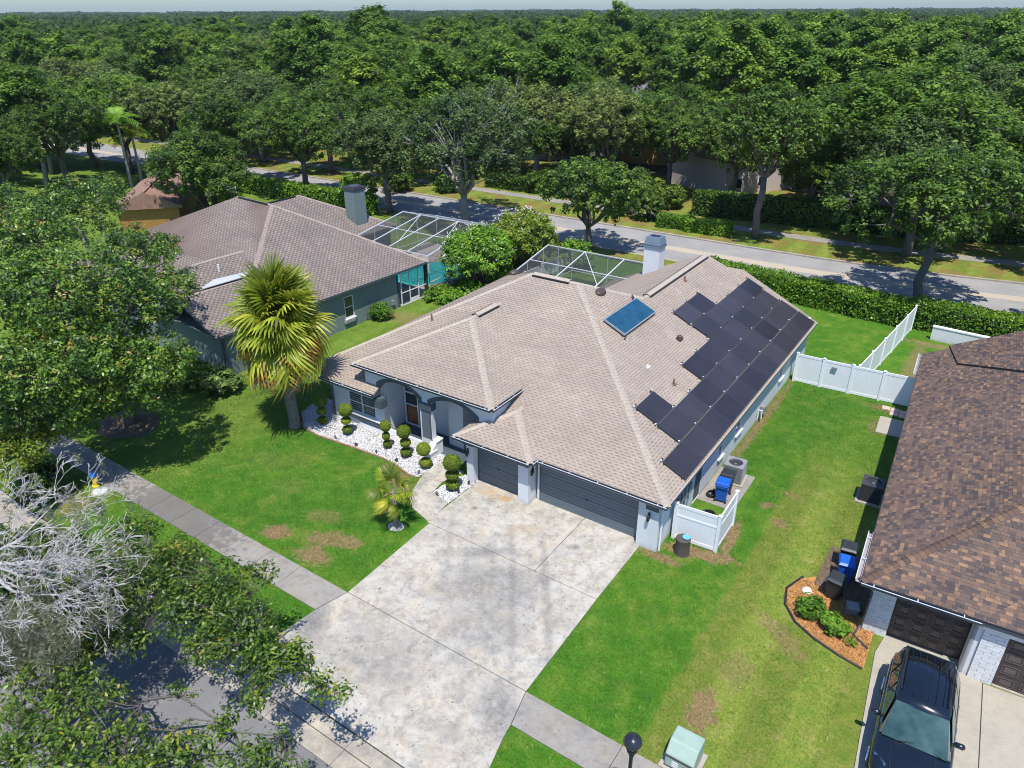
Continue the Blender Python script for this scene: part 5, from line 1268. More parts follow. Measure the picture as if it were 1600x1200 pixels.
for k in range(6): x = -.5 + k * .2; mb.box(x - .012, -2.45, 1.795, x + .012, -.55, 1.822 if abs(x) < .35 else 1.80)
mb.build('roof_rib', CP, car)
mb = MB(); mb.beam((-.5, -3.76, 1.11), (.1, -3.60, 1.155), .025, .02); mb.beam((.75, -3.74, 1.11), (.2, -3.56, 1.155), .025, .02); mb.build('wiper', M['black'], car)
mb = MB(); mb.box(-.55, -3.72, 1.04, .55, -3.62, 1.06); mb.beam((-.58, -3.85, 1.085), (-.5, -4.75, 1.01), .012, .01); mb.beam((.58, -3.85, 1.085), (.5, -4.75, 1.01), .012, .01); mb.build('bonnet_seam', M['black'], car)
mb = MB(); mb.box(-.5, -5.06, .55, .5, -4.95, .78); mb.build('grille', M['black'], car)
# ================================================================ grey-green neighbour on the left
LA = math.radians(-2.7); LO = Vector((-26.80, 14.6, 0))
LH = thing('green_house', 'grey green stucco house with weathered tan hip roof and tall chimney, by the pool', 'house', LO, LA)
LM = Matrix.Translation(LO) @ Matrix.Rotation(LA, 4, 'Z')
def ll(p): v = LM.inverted() @ Vector((p[0], p[1], p[2] if len(p) > 2 else 0)); return v
EZ = 2.95; xe = .42; lr = lambda x: EZ + .46 * (xe - x)
LR = Roof(LH, M['tab_grey'], M['gap_grey'], M['cap_grey'], course=.16, tab=.34, cover=.62, seed=5).start()
yb = 2.9; yf = -15.4                                   # back and front eaves of the main block
px = -8.9; zr = lr(px); yA = -3.7
pk = Vector((px, yA, zr)); pl_ = Vector((px - 4.4, yA + .1, zr)); bk = Vector((xe, yb, EZ)); hz_ = Vector((-3.15, -10.0, lr(-3.15))); g0 = Vector((-3.15, yf, lr(-3.15)))
sf = (zr - hz_.z) / (yA + 10.0); fz = lambda y: zr - sf * (yA - y)
LR.plane([(xe, -10, EZ), bk, pk, hz_])
LR.plane([(xe, yf, EZ), (xe, -10, EZ), hz_, g0])
LR.plane([g0, hz_, (-7.2, -10.0, hz_.z - .46 * 4.05), (-7.2, yf, hz_.z - .46 * 4.05)])
LR.plane([bk, (pl_.x - 5, yb, EZ), pl_, pk])
LR.plane([hz_, pk, pl_, (-19, -10.0, fz(-10))]); LR.plane([hz_, (-19, -10, fz(-10)), (-21, -14, fz(-14)), (-4.5, -14, fz(-14))])
LR.ridge(hz_, pk); LR.ridge(bk, pk); LR.ridge(pk, pl_); LR.ridge(hz_, g0)
# upper front bay, its ridge running forward
b0_ = Vector((-5.4, -9.0, 5.62)); b1_ = Vector((-5.4, -12.6, 5.62))
LR.plane([b0_, b1_, (-3.35, -14.4, 4.68), (-3.35, -9.6, 4.68)]); LR.plane([b0_, (-8.4, -9.0, 4.24), (-8.4, -14.4, 4.24), b1_]); LR.plane([b1_, (-8.4, -14.6, 4.24), (-3.35, -14.6, 4.66)])
LR.ridge(b0_, b1_); LR.ridge(b1_, (-3.4, -14.5, 4.66))
# rear wing with the chimney
def W3(x, y, z): return ll((x, y, z))
wr = lambda x: 3.0 + .46 * (-35.3 - x)
w0 = W3(-41.5, 9.0, wr(-41.5)); w1 = W3(-41.5, 18.6, wr(-41.5))
LR.plane([W3(-35.3, 9.0, 3.0), W3(-35.3, 24.0, 3.0), w1, w0]); LR.plane([w0, w1, W3(-47.7, 24.0, 3.0), W3(-47.7, 9.0, 3.0)]); LR.plane([w1, W3(-35.3, 24.0, 3.0), W3(-47.7, 24.0, 3.0)])
LR.ridge(w1, W3(-35.3, 24.0, 3.0)); LR.ridge(w0, w1)
fl = M['fl_grey'] = plain('flat_metal_roof', (.42, .44, .46), .5, .08)
mb = MB(); mb.slab([(-3.45, -10.3, 4.83), (-3.0, -10.4, 4.72), (-3.1, -13.9, 4.72), (-3.6, -12.5, 4.90)], (0, 0, .05)); mb.build('flat_roof_panel', fl, LR.root)
LR.finish(LM)
mb = MB(); mb.beam(pk + Vector((-.3, -.17, .03)), pl_ + Vector((.3, -.17, .03)), .06, .1); mb.build('ridge_vent', M['black'], LR.root); mb = MB(); mb.beam(w0 + Vector((.17, 0, .03)), w1 + Vector((.17, -.5, .03)), .06, .1); mb.build('ridge_vent', M['black'], LR.root)
mb = MB(); mb.add([W3(-35.8, 9, 0), W3(-35.8, 23.5, 0), W3(-47.2, 23.5, 0), W3(-47.2, 9, 0), W3(-35.8, 9, 3.0), W3(-35.8, 23.5, 3.0), W3(-47.2, 23.5, 3.0), W3(-47.2, 9, 3.0)], [(0,1,5,4),(1,2,6,5),(2,3,7,6),(3,0,4,7),(4,5,6,7)]); mb.build('rear_wing_wall', M['stucco_teal'], LH)
mb = MB(); mb.beam(W3(-35.28, 9, 2.93), W3(-35.28, 24, 2.93), .03, .15); mb.build('fascia', M['trim'], LH)
mb = MB(); mb.beam((xe + .01, yf, EZ - .07), (xe + .01, yb, EZ - .07), .03, .15); mb.beam((xe, yb, EZ - .07), (-14, yb, EZ - .07), .03, .15); mb.beam((xe, yf, EZ - .07), g0 - Vector((0, 0, .07)), .03, .15); mb.beam(g0 - Vector((0, 0, .07)), (-7.2, yf, g0.z - .46 * 4.05 - .07), .03, .15); mb.build('fascia', M['trim'], LH)
mb = MB(); mb.box(-12, yf + .25, EZ - .18, xe - .02, yb - .05, EZ - .14); mb.build('soffit', M['stucco_teal'], LH)
wall(LH, 'side_wall', (0, -14.8), (0, 0), 0, EZ - .18, .2, M['stucco_teal'], openings=[(9.5, 10.35, .75, 2.35)])
window(LH, (0, -5.3), (0, -4.45), .75, 2.35, 1, 2)
wall(LH, 'front_wall', (-14, -14.8), (0, -14.8), 0, EZ - .18, .2, M['stucco_teal']); wall(LH, 'back_wall', (0, 0), (-14, 0), 0, EZ - .18, .2, M['stucco_teal'])
mb = MB(); mb.box(.01, -5.5, .45, .14, -4.5, .62); mb.box(.01, -.9, .45, .16, -.65, .8); mb.build('vent_box', M['grey_metal'], LH)
mb = MB(); mb.box(-.15, 2.9, 0, .1, 3.1, EZ - .15); mb.build('porch_column', M['dark_metal'], LH)
c = ll((-36.3, 21.3)); mb = MB(); mb.box(-.62, -.62, 3.0, .62, .62, 6.5); o = mb.build('chimney', M['stucco_teal'], LH); o.location = ll((-37.1, 20.9, 0))
mb = MB(); mb.box(-.68, -.68, 6.5, .68, .68, 6.72); mb.box(-.5, -.5, 6.72, .5, .5, 6.8); o2 = mb.build('chimney_cap', M['dark_metal'], o)
mb = MB(); mb.tube([(0,0,-.1),(0,0,.45)], .06, 8); o = mb.build('vent_pipe', M['white'], LH); o.location = (-4.3, -11.6, 5.1)
mb = MB(); mb.box(-1.4, -15.9, .2, -.3, -15.4, .75); mb.build('white_box', M['white'], LH)

def pool_cage(label, x0, x1, y0, ym, y1, ze, zr_, zw, nx, posts, name='pool_enclosure', frame=None):
    """screened pool cage: roof rises from the eave at y0 to ym and drops to the far wall y1"""
    root = thing(name, label, 'pool cage', (x0, y0, 0)); fm = frame or M['alu']; W = x1 - x0; D1 = ym - y0; D2 = y1 - y0
    def bm_(p, q, w=.06, nm='beam'): mb = MB(); mb.beam(p, q, w * .8, w * 1.3); mb.build(nm, fm, root)
    xs = [W * i / nx for i in range(nx + 1)]
    for x in xs: bm_((x, 0, ze), (x, D1, zr_), .075); bm_((x, D1, zr_), (x, D2, zw)); bm_((x, D2, 0), (x, D2, zw), .06, 'post')
    for (y, z) in ((0, ze), (D1, zr_), (D2, zw), (D1 * .5, (ze + zr_) / 2)):
        bm_((0, y, z + .002), (W, y, z + .002), .05)
    bm_((0, D2, 1.0), (W, D2, 1.0), .05)
    for i in range(1, nx, 2): bm_((xs[i], D1, zr_ + .004), (xs[i+1] if i+1 <= nx else W, D1 * .2, ze + (zr_-ze)*.2 + .004), .05, 'brace')
    for y in np.linspace(0, D2, 5)[:-1]:
        z = ze + (zr_-ze)*min(y, D1)/D1 if y <= D1 else zr_ + (zw-zr_)*(y-D1)/(D2-D1)
        bm_((W, y, 0), (W, y, z), .06, 'post'); bm_((0, y, 0), (0, y, z), .06, 'post')
    bm_((W, 0, 1.0), (W, D2, 1.0), .05); bm_((0, 0, 1.0), (0, D2, 1.0), .05)
    def scr(pts): me = bpy.data.meshes.new('screen_panel'); me.from_pydata(pts, [], [tuple(range(len(pts)))]); me.materials.append(M['screen']); link('screen_panel', me, root)
    for i in range(nx):
        a, b = xs[i], xs[i+1]
        scr([(a, 0, ze), (b, 0, ze), (b, D1, zr_), (a, D1, zr_)]); scr([(a, D1, zr_), (b, D1, zr_), (b, D2, zw), (a, D2, zw)]); scr([(a, D2, 0), (b, D2, 0), (b, D2, zw), (a, D2, zw)])
    scr([(W, 0, 0), (W, D2, 0), (W, D2, zw), (W, D1, zr_), (W, 0, ze)]); scr([(0, 0, 0), (0, D2, 0), (0, D2, zw), (0, D1, zr_), (0, 0, ze)])
    return root
pool_cage('white framed screen enclosure between the tan roof and the boulevard', -18.9, -9.2, 17.9, 23.0, 26.8, 3.1, 4.05, 2.7, 3, 5)
pool_cage('white framed screen enclosure over the turquoise pool of the green house', -35.0, -26.7, 18.0, 24.5, 29.0, 3.15, 4.1, 2.8, 4, 5)
sw = thing('screen_wall', 'white framed porch screen with door beyond the teal side wall', 'screen', (-26.75, 14.75, 0), LA)
for y in (.05, .95, 1.0 + .9, 2.8): mb = MB(); mb.box(-.03, y - .03, 0, .03, y + .03, 2.8); mb.build('post', M['alu'] if y > 2 else M['white'], sw)
for z in (.08, 1.05, 2.75): mb = MB(); mb.box(-.025, .08, z - .03, .025, 2.77, z + .03); mb.build('rail', M['white'], sw)
mb = MB(); mb.box(-.02, .98, .1, .02, 1.87, .4); mb.build('kick_panel', M['white'], sw)
me = bpy.data.meshes.new('screen_panel'); me.from_pydata([(0, .05, 0), (0, 2.8, 0), (0, 2.8, 2.75), (0, .05, 2.75)], [], [(0, 1, 2, 3)]); me.materials.append(M['screen']); link('screen_panel', me, sw)
def flat_thing(name, label, cat, pts, z, th, mat):
    t = thing(name, label, cat); mb = MB(); mb.slab([(p[0], p[1], z) for p in pts], (0, 0, -th)); mb.build('surface', mat, t); return t
flat_thing('pool_deck', 'tan paved deck under the left pool enclosure', 'deck', [(-36.2, 14.8), (-26.7, 14.8), (-26.7, 29), (-36.2, 29)], .07, .1, M['deck'])
flat_thing('pool_deck', 'tan paved deck under the screen enclosure behind the solar roof', 'deck', [(-18.9, 17.9), (-9.2, 17.9), (-9.2, 26.8), (-18.9, 26.8)], .07, .1, M['deck'])
pool = [(-29.8 + 2.9 * math.cos(t * PI / 12) * (1 + .12 * math.sin(2 * t * PI / 12)), 21.9 + 3.6 * math.sin(t * PI / 12)) for t in range(24)]
pt = thing('swimming_pool', 'turquoise kidney shaped pool with pale rim beside the green house', 'pool')
mb = MB(); mb.slab([(p[0], p[1], .085) for p in pool], (0, 0, -.02)); mb.build('water', M['pool'], pt)
for i in range(24):
    a, b = Vector((*pool[i], .09)), Vector((*pool[(i+1) % 24], .09)); mb = MB(); mb.beam(a, b, .3, .06); mb.build('coping_stone', M['pale_conc'], pt)
pool2 = [(-14.2 + 2.6 * math.cos(t * PI / 12), 22.8 + 1.9 * math.sin(t * PI / 12)) for t in range(24)]
pt = thing('swimming_pool', 'dark green pool seen through the screen behind the tan ridge', 'pool'); mb = MB(); mb.slab([(p[0], p[1], .085) for p in pool2], (0, 0, -.02)); mb.build('water', plain('dark_water', (.03, .09, .06), .08, .1), pt)

# ================================================================ houses half hidden among the trees
def simple_house(name, label, x, y, w, dp, rot, wallmat, roofmat, h=2.7, gable=False, wins=3, pitch=.45):
    root = thing(name, label, 'house', (x, y, 0), rot)
    mb = MB(); mb.box(-w/2, -dp/2, 0, w/2, dp/2, h); mb.build('wall', wallmat, root)
    o = .5; rz_ = (dp/2 + o) * pitch; W, D = w/2 + o, dp/2 + o; r = W if gable else max(.6, W - D)
    mb = MB(); mb.add([(-W,-D,h),(W,-D,h),(W,D,h),(-W,D,h),(-r,0,h+rz_),(r,0,h+rz_),(-W,-D,h-.15),(W,-D,h-.15),(W,D,h-.15),(-W,D,h-.15)],
        [(0,1,5,4),(1,2,5),(2,3,4,5),(3,0,4),(6,7,1,0),(7,8,2,1),(8,9,3,2),(9,6,0,3),(9,8,7,6)]); rf = mb.build('roof', roofmat, root)
    mb = MB(); mb.beam((-r, 0, h+rz_+.03), (r, 0, h+rz_+.03), .3, .08); mb.build('ridge_cap', roofmat, rf)
    for i in range(wins):
        xx = -w/2 + w * (i + .5) / wins; wi = bpy.data.objects.new('window', None); COL.objects.link(wi); wi.parent = root
        mb = MB()
        for (a, b) in (((xx-.7, .9), (xx+.7, .9)), ((xx+.7, .9), (xx+.7, 2.1)), ((xx+.7, 2.1), (xx-.7, 2.1)), ((xx-.7, 2.1), (xx-.7, .9))): mb.beam((a[0], -dp/2-.02, a[1]), (b[0], -dp/2-.02, b[1]), .08, .08)
        mb.build('frame', M['white'], wi); mb = MB(); mb.box(xx-.66, -dp/2-.03, .94, xx+.66, -dp/2-.01, 2.06); mb.build('pane', M['glass'], wi)
    return root
M['ochre'] = plain('ochre_stucco', (.33, .175, .045), .85, .1); M['pinkish'] = plain('pinkish_stucco', (.52, .44, .42), .85, .06); M['orange_w'] = plain('orange_stucco', (.58, .34, .12), .85, .08)
M['roof_grey'] = roof_tab_mat('grey_shingle_far', [(0, (.16, .16, .165)), (1, (.24, .24, .25))]); M['roof_tanfar'] = roof_tab_mat('tan_shingle_far', [(0, (.30, .22, .19)), (1, (.36, .28, .24))])
simple_house('ochre_house', 'ochre house with reddish shingle roof at the left edge behind the big magnolia', -67.6, 21.3, 13, 5.8, math.radians(-43), M['ochre'], M['tab_red'], wins=1, gable=True, h=2.4)
pool_cage('small screened enclosure with white beams behind the reddish roof', -75.5, -68.5, 24.8, 28.5, 31.5, 2.9, 3.6, 2.6, 3, 4)
HOUSE_SPOTS = [(-68, 20, 12)]
def far_house(*a, **k): HOUSE_SPOTS.append((a[2], a[3], k.pop('clear', 9))); return simple_house(*a, **k)
far_house('pinkish_house', 'pinkish stucco house with pale gable seen through the oaks beyond the boulevard', -20.5, 70.0, 12, 10, math.radians(62), M['pinkish'], M['roof_tanfar'], h=4.3, gable=True, clear=8)
far_house('orange_house', 'orange stucco house behind the pinkish one beyond the boulevard', -33.5, 82.0, 14, 9, math.radians(10), M['orange_w'], M['roof_tanfar'], h=4.2, clear=6.5)
far_house('brown_roof_house', 'house with brown shingle roof glimpsed beyond the gnarled oaks', -54.0, 76.0, 16, 11, math.radians(30), M['pinkish'], M['roof_tanfar'], h=3.2, clear=7)
far_house('grey_house', 'pale grey house with grey roof in the shade beyond the tall hedge', 1.5, 67.0, 15, 10, math.radians(-12), M['pinkish'], M['roof_grey'], h=3.0, clear=7)
far_house('grey_roof_house', 'long grey roofed house in a gap of the canopy', -52.0, 118.0, 18, 11, math.radians(20), M['pinkish'], M['roof_grey'], h=4.5, clear=9)
far_house('white_house', 'white two storey house with chimney standing far off in the treetops', at(350, 72, 10).x, at(350, 72, 10).y, 15, 10, math.radians(25), M['white'], M['roof_grey'], h=10.5, clear=16)
far_house('tan_house', 'tan house at the right edge among the oaks', 17.0, 74.0, 14, 9, math.radians(-20), M['pinkish'], M['roof_tanfar'], h=3.0, clear=6)
pt = thing('swimming_pool', 'small light blue pool with pale surround beyond the boulevard hedge', 'pool', (-33.5, 63.5, 0))
mb = MB(); mb.box(-4.5, -2.8, 0, 4.5, 2.8, .12); mb.build('surround', M['deck'], pt); mb = MB(); mb.lathe([(1, 0), (1, .02)], (0,0,.12), 20); o = mb.build('water', plain('blue_water', (.12, .45, .62), .08, .08), pt); o.scale = (3.4, 1.8, 1)
sp = thing('side_street', 'pale asphalt side street glimpsed at far left between the trees', 'road', (-112, 45, 0)); sp['kind'] = 'structure'
mb = MB(); mb.box(-30, -4, 0, 6, 5, .03); mb.build('surface', M['blvd'], sp)
# ================================================================ palms
def fan_frond(seed, tip_brown=0.0, base_t=.5, droop=.5, n=24, R=.95, pet=.75):
    rng = np.random.default_rng(seed); V = []; F = []; T = []
    def strip(pts, widths, ts, side):
        b = len(V)
        for p, w, t in zip(pts, widths, ts):
            V.append(p - side * w / 2); V.append(p + side * w / 2); T.extend([t, t])
        for i in range(len(pts) - 1): F.append((b+2*i, b+2*i+1, b+2*i+3, b+2*i+2))
    sag = droop * .35
    pp = [np.array([pet * t, 0, -sag * .5 * (pet * t) ** 2]) for t in (0, .5, 1)]
    strip(pp, [.05, .035, .03], [base_t * .7] * 3, np.array([0, 1., 0]))
    for i in range(n):
        a = math.radians(-118 + 236 * i / (n - 1)) ; r = R * (1.0 - .28 * abs(a) / 2.1) * rng.uniform(.88, 1.08)
        d = np.array([math.cos(a), math.sin(a), 0]); o = pp[-1] + np.array([.35 * (1 - abs(a) / 2.1), 0, -.03]); side = np.array([-d[1], d[0], .25 * rng.normal()])
        pts = []
        for t in (0, .45, .8, 1.0):
            z = -(t ** 2.2) * r * droop * rng.uniform(.8, 1.2) - .10 * abs(math.sin(a)) * t
            pts.append(o + d * r * t * (1 - .18 * droop * t) + np.array([0, 0, z]))
        b = base_t + rng.normal(0, .12); tipc = min(1, b + tip_brown)
        strip(pts, [.03, .095, .065, .01], [b * .8, b, b * .5 + tipc * .5, tipc], side)
    me = np_mesh('frond', np.array(V), np.array(F), [M['palm']], np.clip(T, 0, 1)); return me
FR = {'young': [fan_frond(i, 0, .34, .3) for i in range(3)], 'mid': [fan_frond(10 + i, .12, .55, .55) for i in range(4)],
      'low': [fan_frond(20 + i, .55, .74, 1.05) for i in range(4)], 'dead': [fan_frond(30 + i, .1, .95, 1.25, n=22) for i in range(3)]}
M['dead_frond'] = leaf_mat('dead_frond', (.10, .06, .035), (.22, .15, .10), (.36, .28, .21), .8, .15, .1)
for me in FR['dead']: me.materials[0] = M['dead_frond']
def fan_palm(root, h, sc, nf, trunk_r, seed, skirt=True, spread=.3):
    rng = random.Random(seed); mb = MB(); k = int(h / .22)
    for i in range(k):
        z = h * i / k; r = trunk_r * (1.15 - .15 * i / k) * (1.12 if i == 0 else 1)
        mb.lathe([(r * 1.03, z), (r * 1.10, z + .12), (r * .97, z + .22)], (.03 * math.sin(i * .4), .02 * math.cos(i * .5), 0), 12)
    mb.build('trunk', M['bark_palm'], root)
    mb = MB()
    for i in range(60 if skirt else 10):                     # old leaf bases
        a = i * 2.4; z = h * (.25 + .75 * rng.random()) if skirt else h * rng.uniform(.7, 1); d = Vector((math.cos(a), math.sin(a), 1.1))
        p = Vector((trunk_r * math.cos(a), trunk_r * math.sin(a), z)); mb.beam(p, p + d * .14 * sc, .05 * sc, .02)
    mb.build('leaf_base', M['bark_palm'], root)
    top = h
    for i in range(nf):
        f = i / (nf - 1); el = math.radians(84 - 122 * f ** .9); az = i * 2.39996 + rng.uniform(-.2, .2)
        kind = 'young' if f < .18 else ('mid' if f < .55 else ('low' if f < .87 else 'dead'))
        o = link('frond', rng.choice(FR[kind]), root); s = sc * rng.uniform(.78, 1.15) * (1.0 if f < .87 else .8)
        o.location = (.12 * math.cos(az), .12 * math.sin(az), top + spread * (.35 - f)); o.rotation_euler = (rng.uniform(-.9, .9), -el + rng.uniform(-.22, .22), az); o.scale = (s, s, s)
CPm = thing('cabbage_palm', 'tall cabbage palm with a dense round head of fan fronds on the front lawn', 'palm', (-19.45, -2.0, .03))
fan_palm(CPm, 6.1, 1.36, 124, .245, 4, spread=2.0)
SPm = thing('small_palm', 'small young fan palm in a ring of white gravel beside the driveway', 'palm', (-9.05, -5.35, .03))
fan_palm(SPm, 1.85, .60, 16, .085, 8, skirt=False)
def feather_palm(label, loc, h, R, seed, nf=14, col='bright'):
    root = thing('queen_palm', label, 'palm', loc); rng = np.random.default_rng(seed); mb = MB(); mb.tube([(0, 0, 0), (.1, 0, h*.5), (0, .05, h)], [.2, .16, .12], 9); mb.build('trunk', M['bark_pale'], root)
    for i in range(nf):
        V = []; F = []; T = []; az = i * 2.4; el = rng.uniform(-.1, 1.2); pts = []
        for k in range(9):
            t = k / 8; r = R * t; pts.append(np.array([r * math.cos(el) * math.cos(az), r * math.cos(el) * math.sin(az), r * math.sin(el) - .55 * R * t * t]))
        for k in range(1, 9):
            d = pts[k] - pts[k-1]; d /= np.linalg.norm(d); s = np.cross(d, [0, 0, 1]); s /= np.linalg.norm(s) + 1e-6
            for sg in (-1, 1):
                for q in (0, .5):
                    o = pts[k-1] + (pts[k] - pts[k-1]) * q; L = R * .26 * (1 - .5 * abs(k / 8 - .45)); e = o + s * sg * L + d * L * .5 + np.array([0, 0, -.35 * L])
                    b = len(V); V += [o - d * .05, o + d * .09, e + d * .02, e - d * .02]; F.append((b, b+1, b+2, b+3)); T += [.5 + .3 * rng.random()] * 4
        me = np_mesh('frond', np.array(V), np.array(F), [M[col]], T); link('frond', me, root, loc=(0, 0, h))
    return root
q = at(206, 292); feather_palm('bright green queen palm with slender pale trunk behind the screened enclosure at left', (q.x, q.y, 0), 8.2, 3.6, 5, 15)
q = at(222, 285); feather_palm('second queen palm leaning right of the first, lower and paler', (q.x, q.y, 0), 6.0, 3.0, 6, 11, 'myrtle')

# ================================================================ clipped shrubs and hedges
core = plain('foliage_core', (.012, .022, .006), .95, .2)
def ball_leaves(rng, c, r, n, leaf, jit=.12):
    d = rng.normal(size=(n, 3)); d /= np.linalg.norm(d, axis=1, keepdims=True); P = np.array(c) + d * np.array(r) * (1 + rng.normal(0, jit * .35, (n, 1)) - .06)
    V, F = leaf_cards(P, d + rng.normal(0, .5, d.shape) + np.array([0, 0, .3]), leaf, rng, .6); t = np.clip(.45 + .18 * rng.normal(size=n) + .18 * d[:, 2], 0, 1); return V, F, np.repeat(t, 4)
def topiary(label, x, y, sizes, seed):
    root = thing('topiary_shrub', label, 'topiary', (x, y, .03)); rng = np.random.default_rng(seed)
    mb = MB(); mb.tube([(0, 0, 0), (.03, 0, sizes[-1][0] * .5), (0, .02, sizes[-1][0])], .03, 6); mb.build('stem', M['bark'], root)
    for (z, r, rz2) in sizes:
        mb = MB(); mb.lathe([(r*.02, z-rz2*.88), (r*.55, z-rz2*.7), (r*.88, z), (r*.6, z+rz2*.66), (r*.02, z+rz2*.88)], (0,0,0), 12); b = mb.build('clipped_ball', core, root)
        V, F, t = ball_leaves(rng, (rng.uniform(-.03,.03), rng.uniform(-.03,.03), z), (r, r, rz2), int(2600 * r * r / .12), .075)
        o = link('leaves', np_mesh('leaves', V, F, [M['topiary']], t), b); o['kind'] = 'stuff'
A3 = [(.33, .27, .20), (.88, .27, .20), (1.50, .37, .35)]
for i, (lab, x, y, sz) in enumerate((
    ('three ball topiary in the palm shade at the end of the gravel', -18.3, -1.0, A3), ('three ball topiary in front of the double window', -16.45, -1.0, A3),
    ('slimmer topiary with a thin ragged middle tier by the window sill corner', -13.75, -.85, [(.30, .22, .2), (.78, .20, .24), (1.38, .29, .30)]),
    ('three ball topiary in front of the glazed front door', -12.4, -.95, [(.32, .28, .22), (.88, .27, .24), (1.52, .35, .34)]),
    ('two ball topiary beside the entry column step', -10.95, -1.15, [(.36, .28, .26), (1.12, .35, .33)]),
    ('largest three ball topiary on the small gravel island by the garage', -8.65, -1.85, [(.36, .31, .26), (.92, .32, .24), (1.58, .42, .38)]))):
    topiary(lab, x, y, sz, 60 + i)
def box_hedge(label, p, q, w, h, mat, n, leaf, seed, name='clipped_hedge', group=None, z0=.02):
    p, q = Vector((p[0], p[1], 0)), Vector((q[0], q[1], 0)); d = q - p; L = d.length; rot = math.atan2(d.y, d.x); root = thing(name, label, 'hedge', (p.x, p.y, z0), rot, group); rng = np.random.default_rng(seed)
    mb = MB(); mb.box(.12, -w/2+.14, 0, L-.12, w/2-.14, h-.14); mb.build('hedge_core', core, root)
    A = [L*w, L*h, L*h, w*h, w*h]; A = np.array(A) / sum(A); f = rng.choice(5, n, p=A); u, v = rng.random(n), rng.random(n); P = np.zeros((n, 3)); N = np.zeros((n, 3))
    for k, (pos, nn) in enumerate(((lambda u, v: (u*L, (v-.5)*w, u*0+h), (0,0,1)), (lambda u, v: (u*L, u*0-w/2, v*h), (0,-1,.3)), (lambda u, v: (u*L, u*0+w/2, v*h), (0,1,.3)), (lambda u, v: (u*0, (u-.5)*w, v*h), (-1,0,.3)), (lambda u, v: (u*0+L, (u-.5)*w, v*h), (1,0,.3)))):
        m_ = f == k; P[m_] = np.stack(pos(u[m_], v[m_]), 1); N[m_] = nn
    P += N * (np.sin(P[:, 0:1] * 2.1 + seed) * .05 + np.sin(P[:, 0:1] * 5.3) * .04 + np.sin(P[:, 2:3] * 6) * .03) + rng.normal(0, .07, P.shape); P[:, 2] = np.maximum(P[:, 2], .02)
    V, F = leaf_cards(P, N + rng.normal(0, .65, N.shape), leaf, rng, .62); t = np.clip(.45 + rng.normal(0, .2, n) + .12 * (P[:, 2] / h - .5), 0, 1)
    o = link('leaves', np_mesh('hedge_leaves', V, F, [M[mat]], np.repeat(t, 4)), root); o['kind'] = 'stuff'; return root
box_hedge('long clipped bright green hedge at the back of the rear lawn, before the boulevard', (-10, 33.4), (5.6, 31.9), 1.7, 1.75, 'hedge', 17000, .17, 1)
box_hedge('clipped green hedge above the low white wall, right of the vinyl fence', (5.9, 32.3), (22, 31.4), 1.7, 1.9, 'hedge', 17000, .17, 2)
box_hedge('bright hedge behind the far roof of the green house, beside the shaded boulevard', (-78, 33.6), (-48, 33.9), 1.6, 2.0, 'hedge', 12000, .26, 3)
box_hedge('tall dark shaded hedge beyond the boulevard path', (-19, 53.3), (2.5, 56.6), 1.4, 2.6, 'oak', 11000, .26, 4)
box_hedge('tall dark hedge beyond the path at the right side', (2.8, 56.7), (30, 66), 1.4, 2.6, 'oak', 9000, .28, 5)
box_hedge('hedge beyond the boulevard path behind the gnarled oak', (-46, 52.5), (-23, 53.0), 1.4, 1.6, 'oak', 8000, .28, 6)
q = at(1052, 357); box_hedge('left one of two bright clipped bushes on the far verge', (q.x - 1.6, q.y), (q.x + 1.6, q.y + .3), 1.5, 1.2, 'bright', 2600, .2, 7, 'clipped_bush')
q = at(1106, 366); box_hedge('right one of two bright clipped bushes on the far verge, longer', (q.x - 2.2, q.y), (q.x + 2.2, q.y + .3), 1.5, 1.2, 'bright', 3200, .2, 8, 'clipped_bush')
def shrub(label, x, y, h, r, mat, n, per, leaf, seed, name='shrub', cr=.25, cat='shrub', z=.02, stems=6, stemmat='bark'):
    rng = np.random.default_rng(seed); root = thing(name, label, cat, (x, y, z)); lobes = [(0, 0, h*.5, r, r, h*.5)]
    for i in range(5): a = i * 2.4; lobes.append((r*.5*math.cos(a), r*.5*math.sin(a), h*rng.uniform(.35, .7), r*.5, r*.5, h*.3))
    V, F, t, C = crown_arrays(rng, lobes, n, per, cr, leaf, hollow=.35); V[:, 2] = np.maximum(V[:, 2], .01)
    o = link('foliage', np_mesh('foliage', V, F, [M[mat]], t), root); mb = MB()
    for i in rng.choice(len(C), min(stems, len(C)), replace=False): limb(mb, (0, 0, 0), C[i], .03 * h ** .5 + .01, .008, rng, .1, 3, 5)
    mb.build('stem', M[stemmat], root); return root
shrub('bright green leafy shrub in the orange mulch, left one', 7.25, -.6, .62, .5, 'bright', 62, 20, .14, 1, cr=.17)
shrub('bright green leafy shrub in the orange mulch, right one by the brick pier', 8.2, -.95, .66, .46, 'bright', 55, 20, .14, 2, cr=.17)
shrub('tiny yellowing shrub alone in the orange mulch', 8.85, -1.25, .28, .22, 'myrtle', 20, 10, .08, 3, cr=.1)
shrub('small round shrub against the grey green side wall', -26.3, 12.0, 1.25, .8, 'bright', 110, 24, .12, 4)
shrub('low leafy ground shrubs before the screened pool porch', -25.0, 17.6, .9, 1.5, 'bright', 150, 26, .2, 5, cr=.3)
shrub('low leafy shrubs along the white fence beside the pool', -23.6, 19.6, 1.0, 1.4, 'bright', 150, 26, .2, 6, cr=.3)
shrub('spiky grey green shrub at the front corner of the green house', -26.2, -1.6, 1.3, 1.1, 'oak2', 120, 24, .22, 7)
shrub('dark rounded shrub against the front of the green house', -28.2, -2.2, 1.5, 1.3, 'oak', 130, 26, .2, 8)
shrub('crape myrtle with yellow green foliage and pale blossom behind the white fence', -24.2, 21.0, 5.2, 2.9, 'bright', 520, 34, .2, 9, 'crape_myrtle', cr=.42, cat='tree', stems=40)
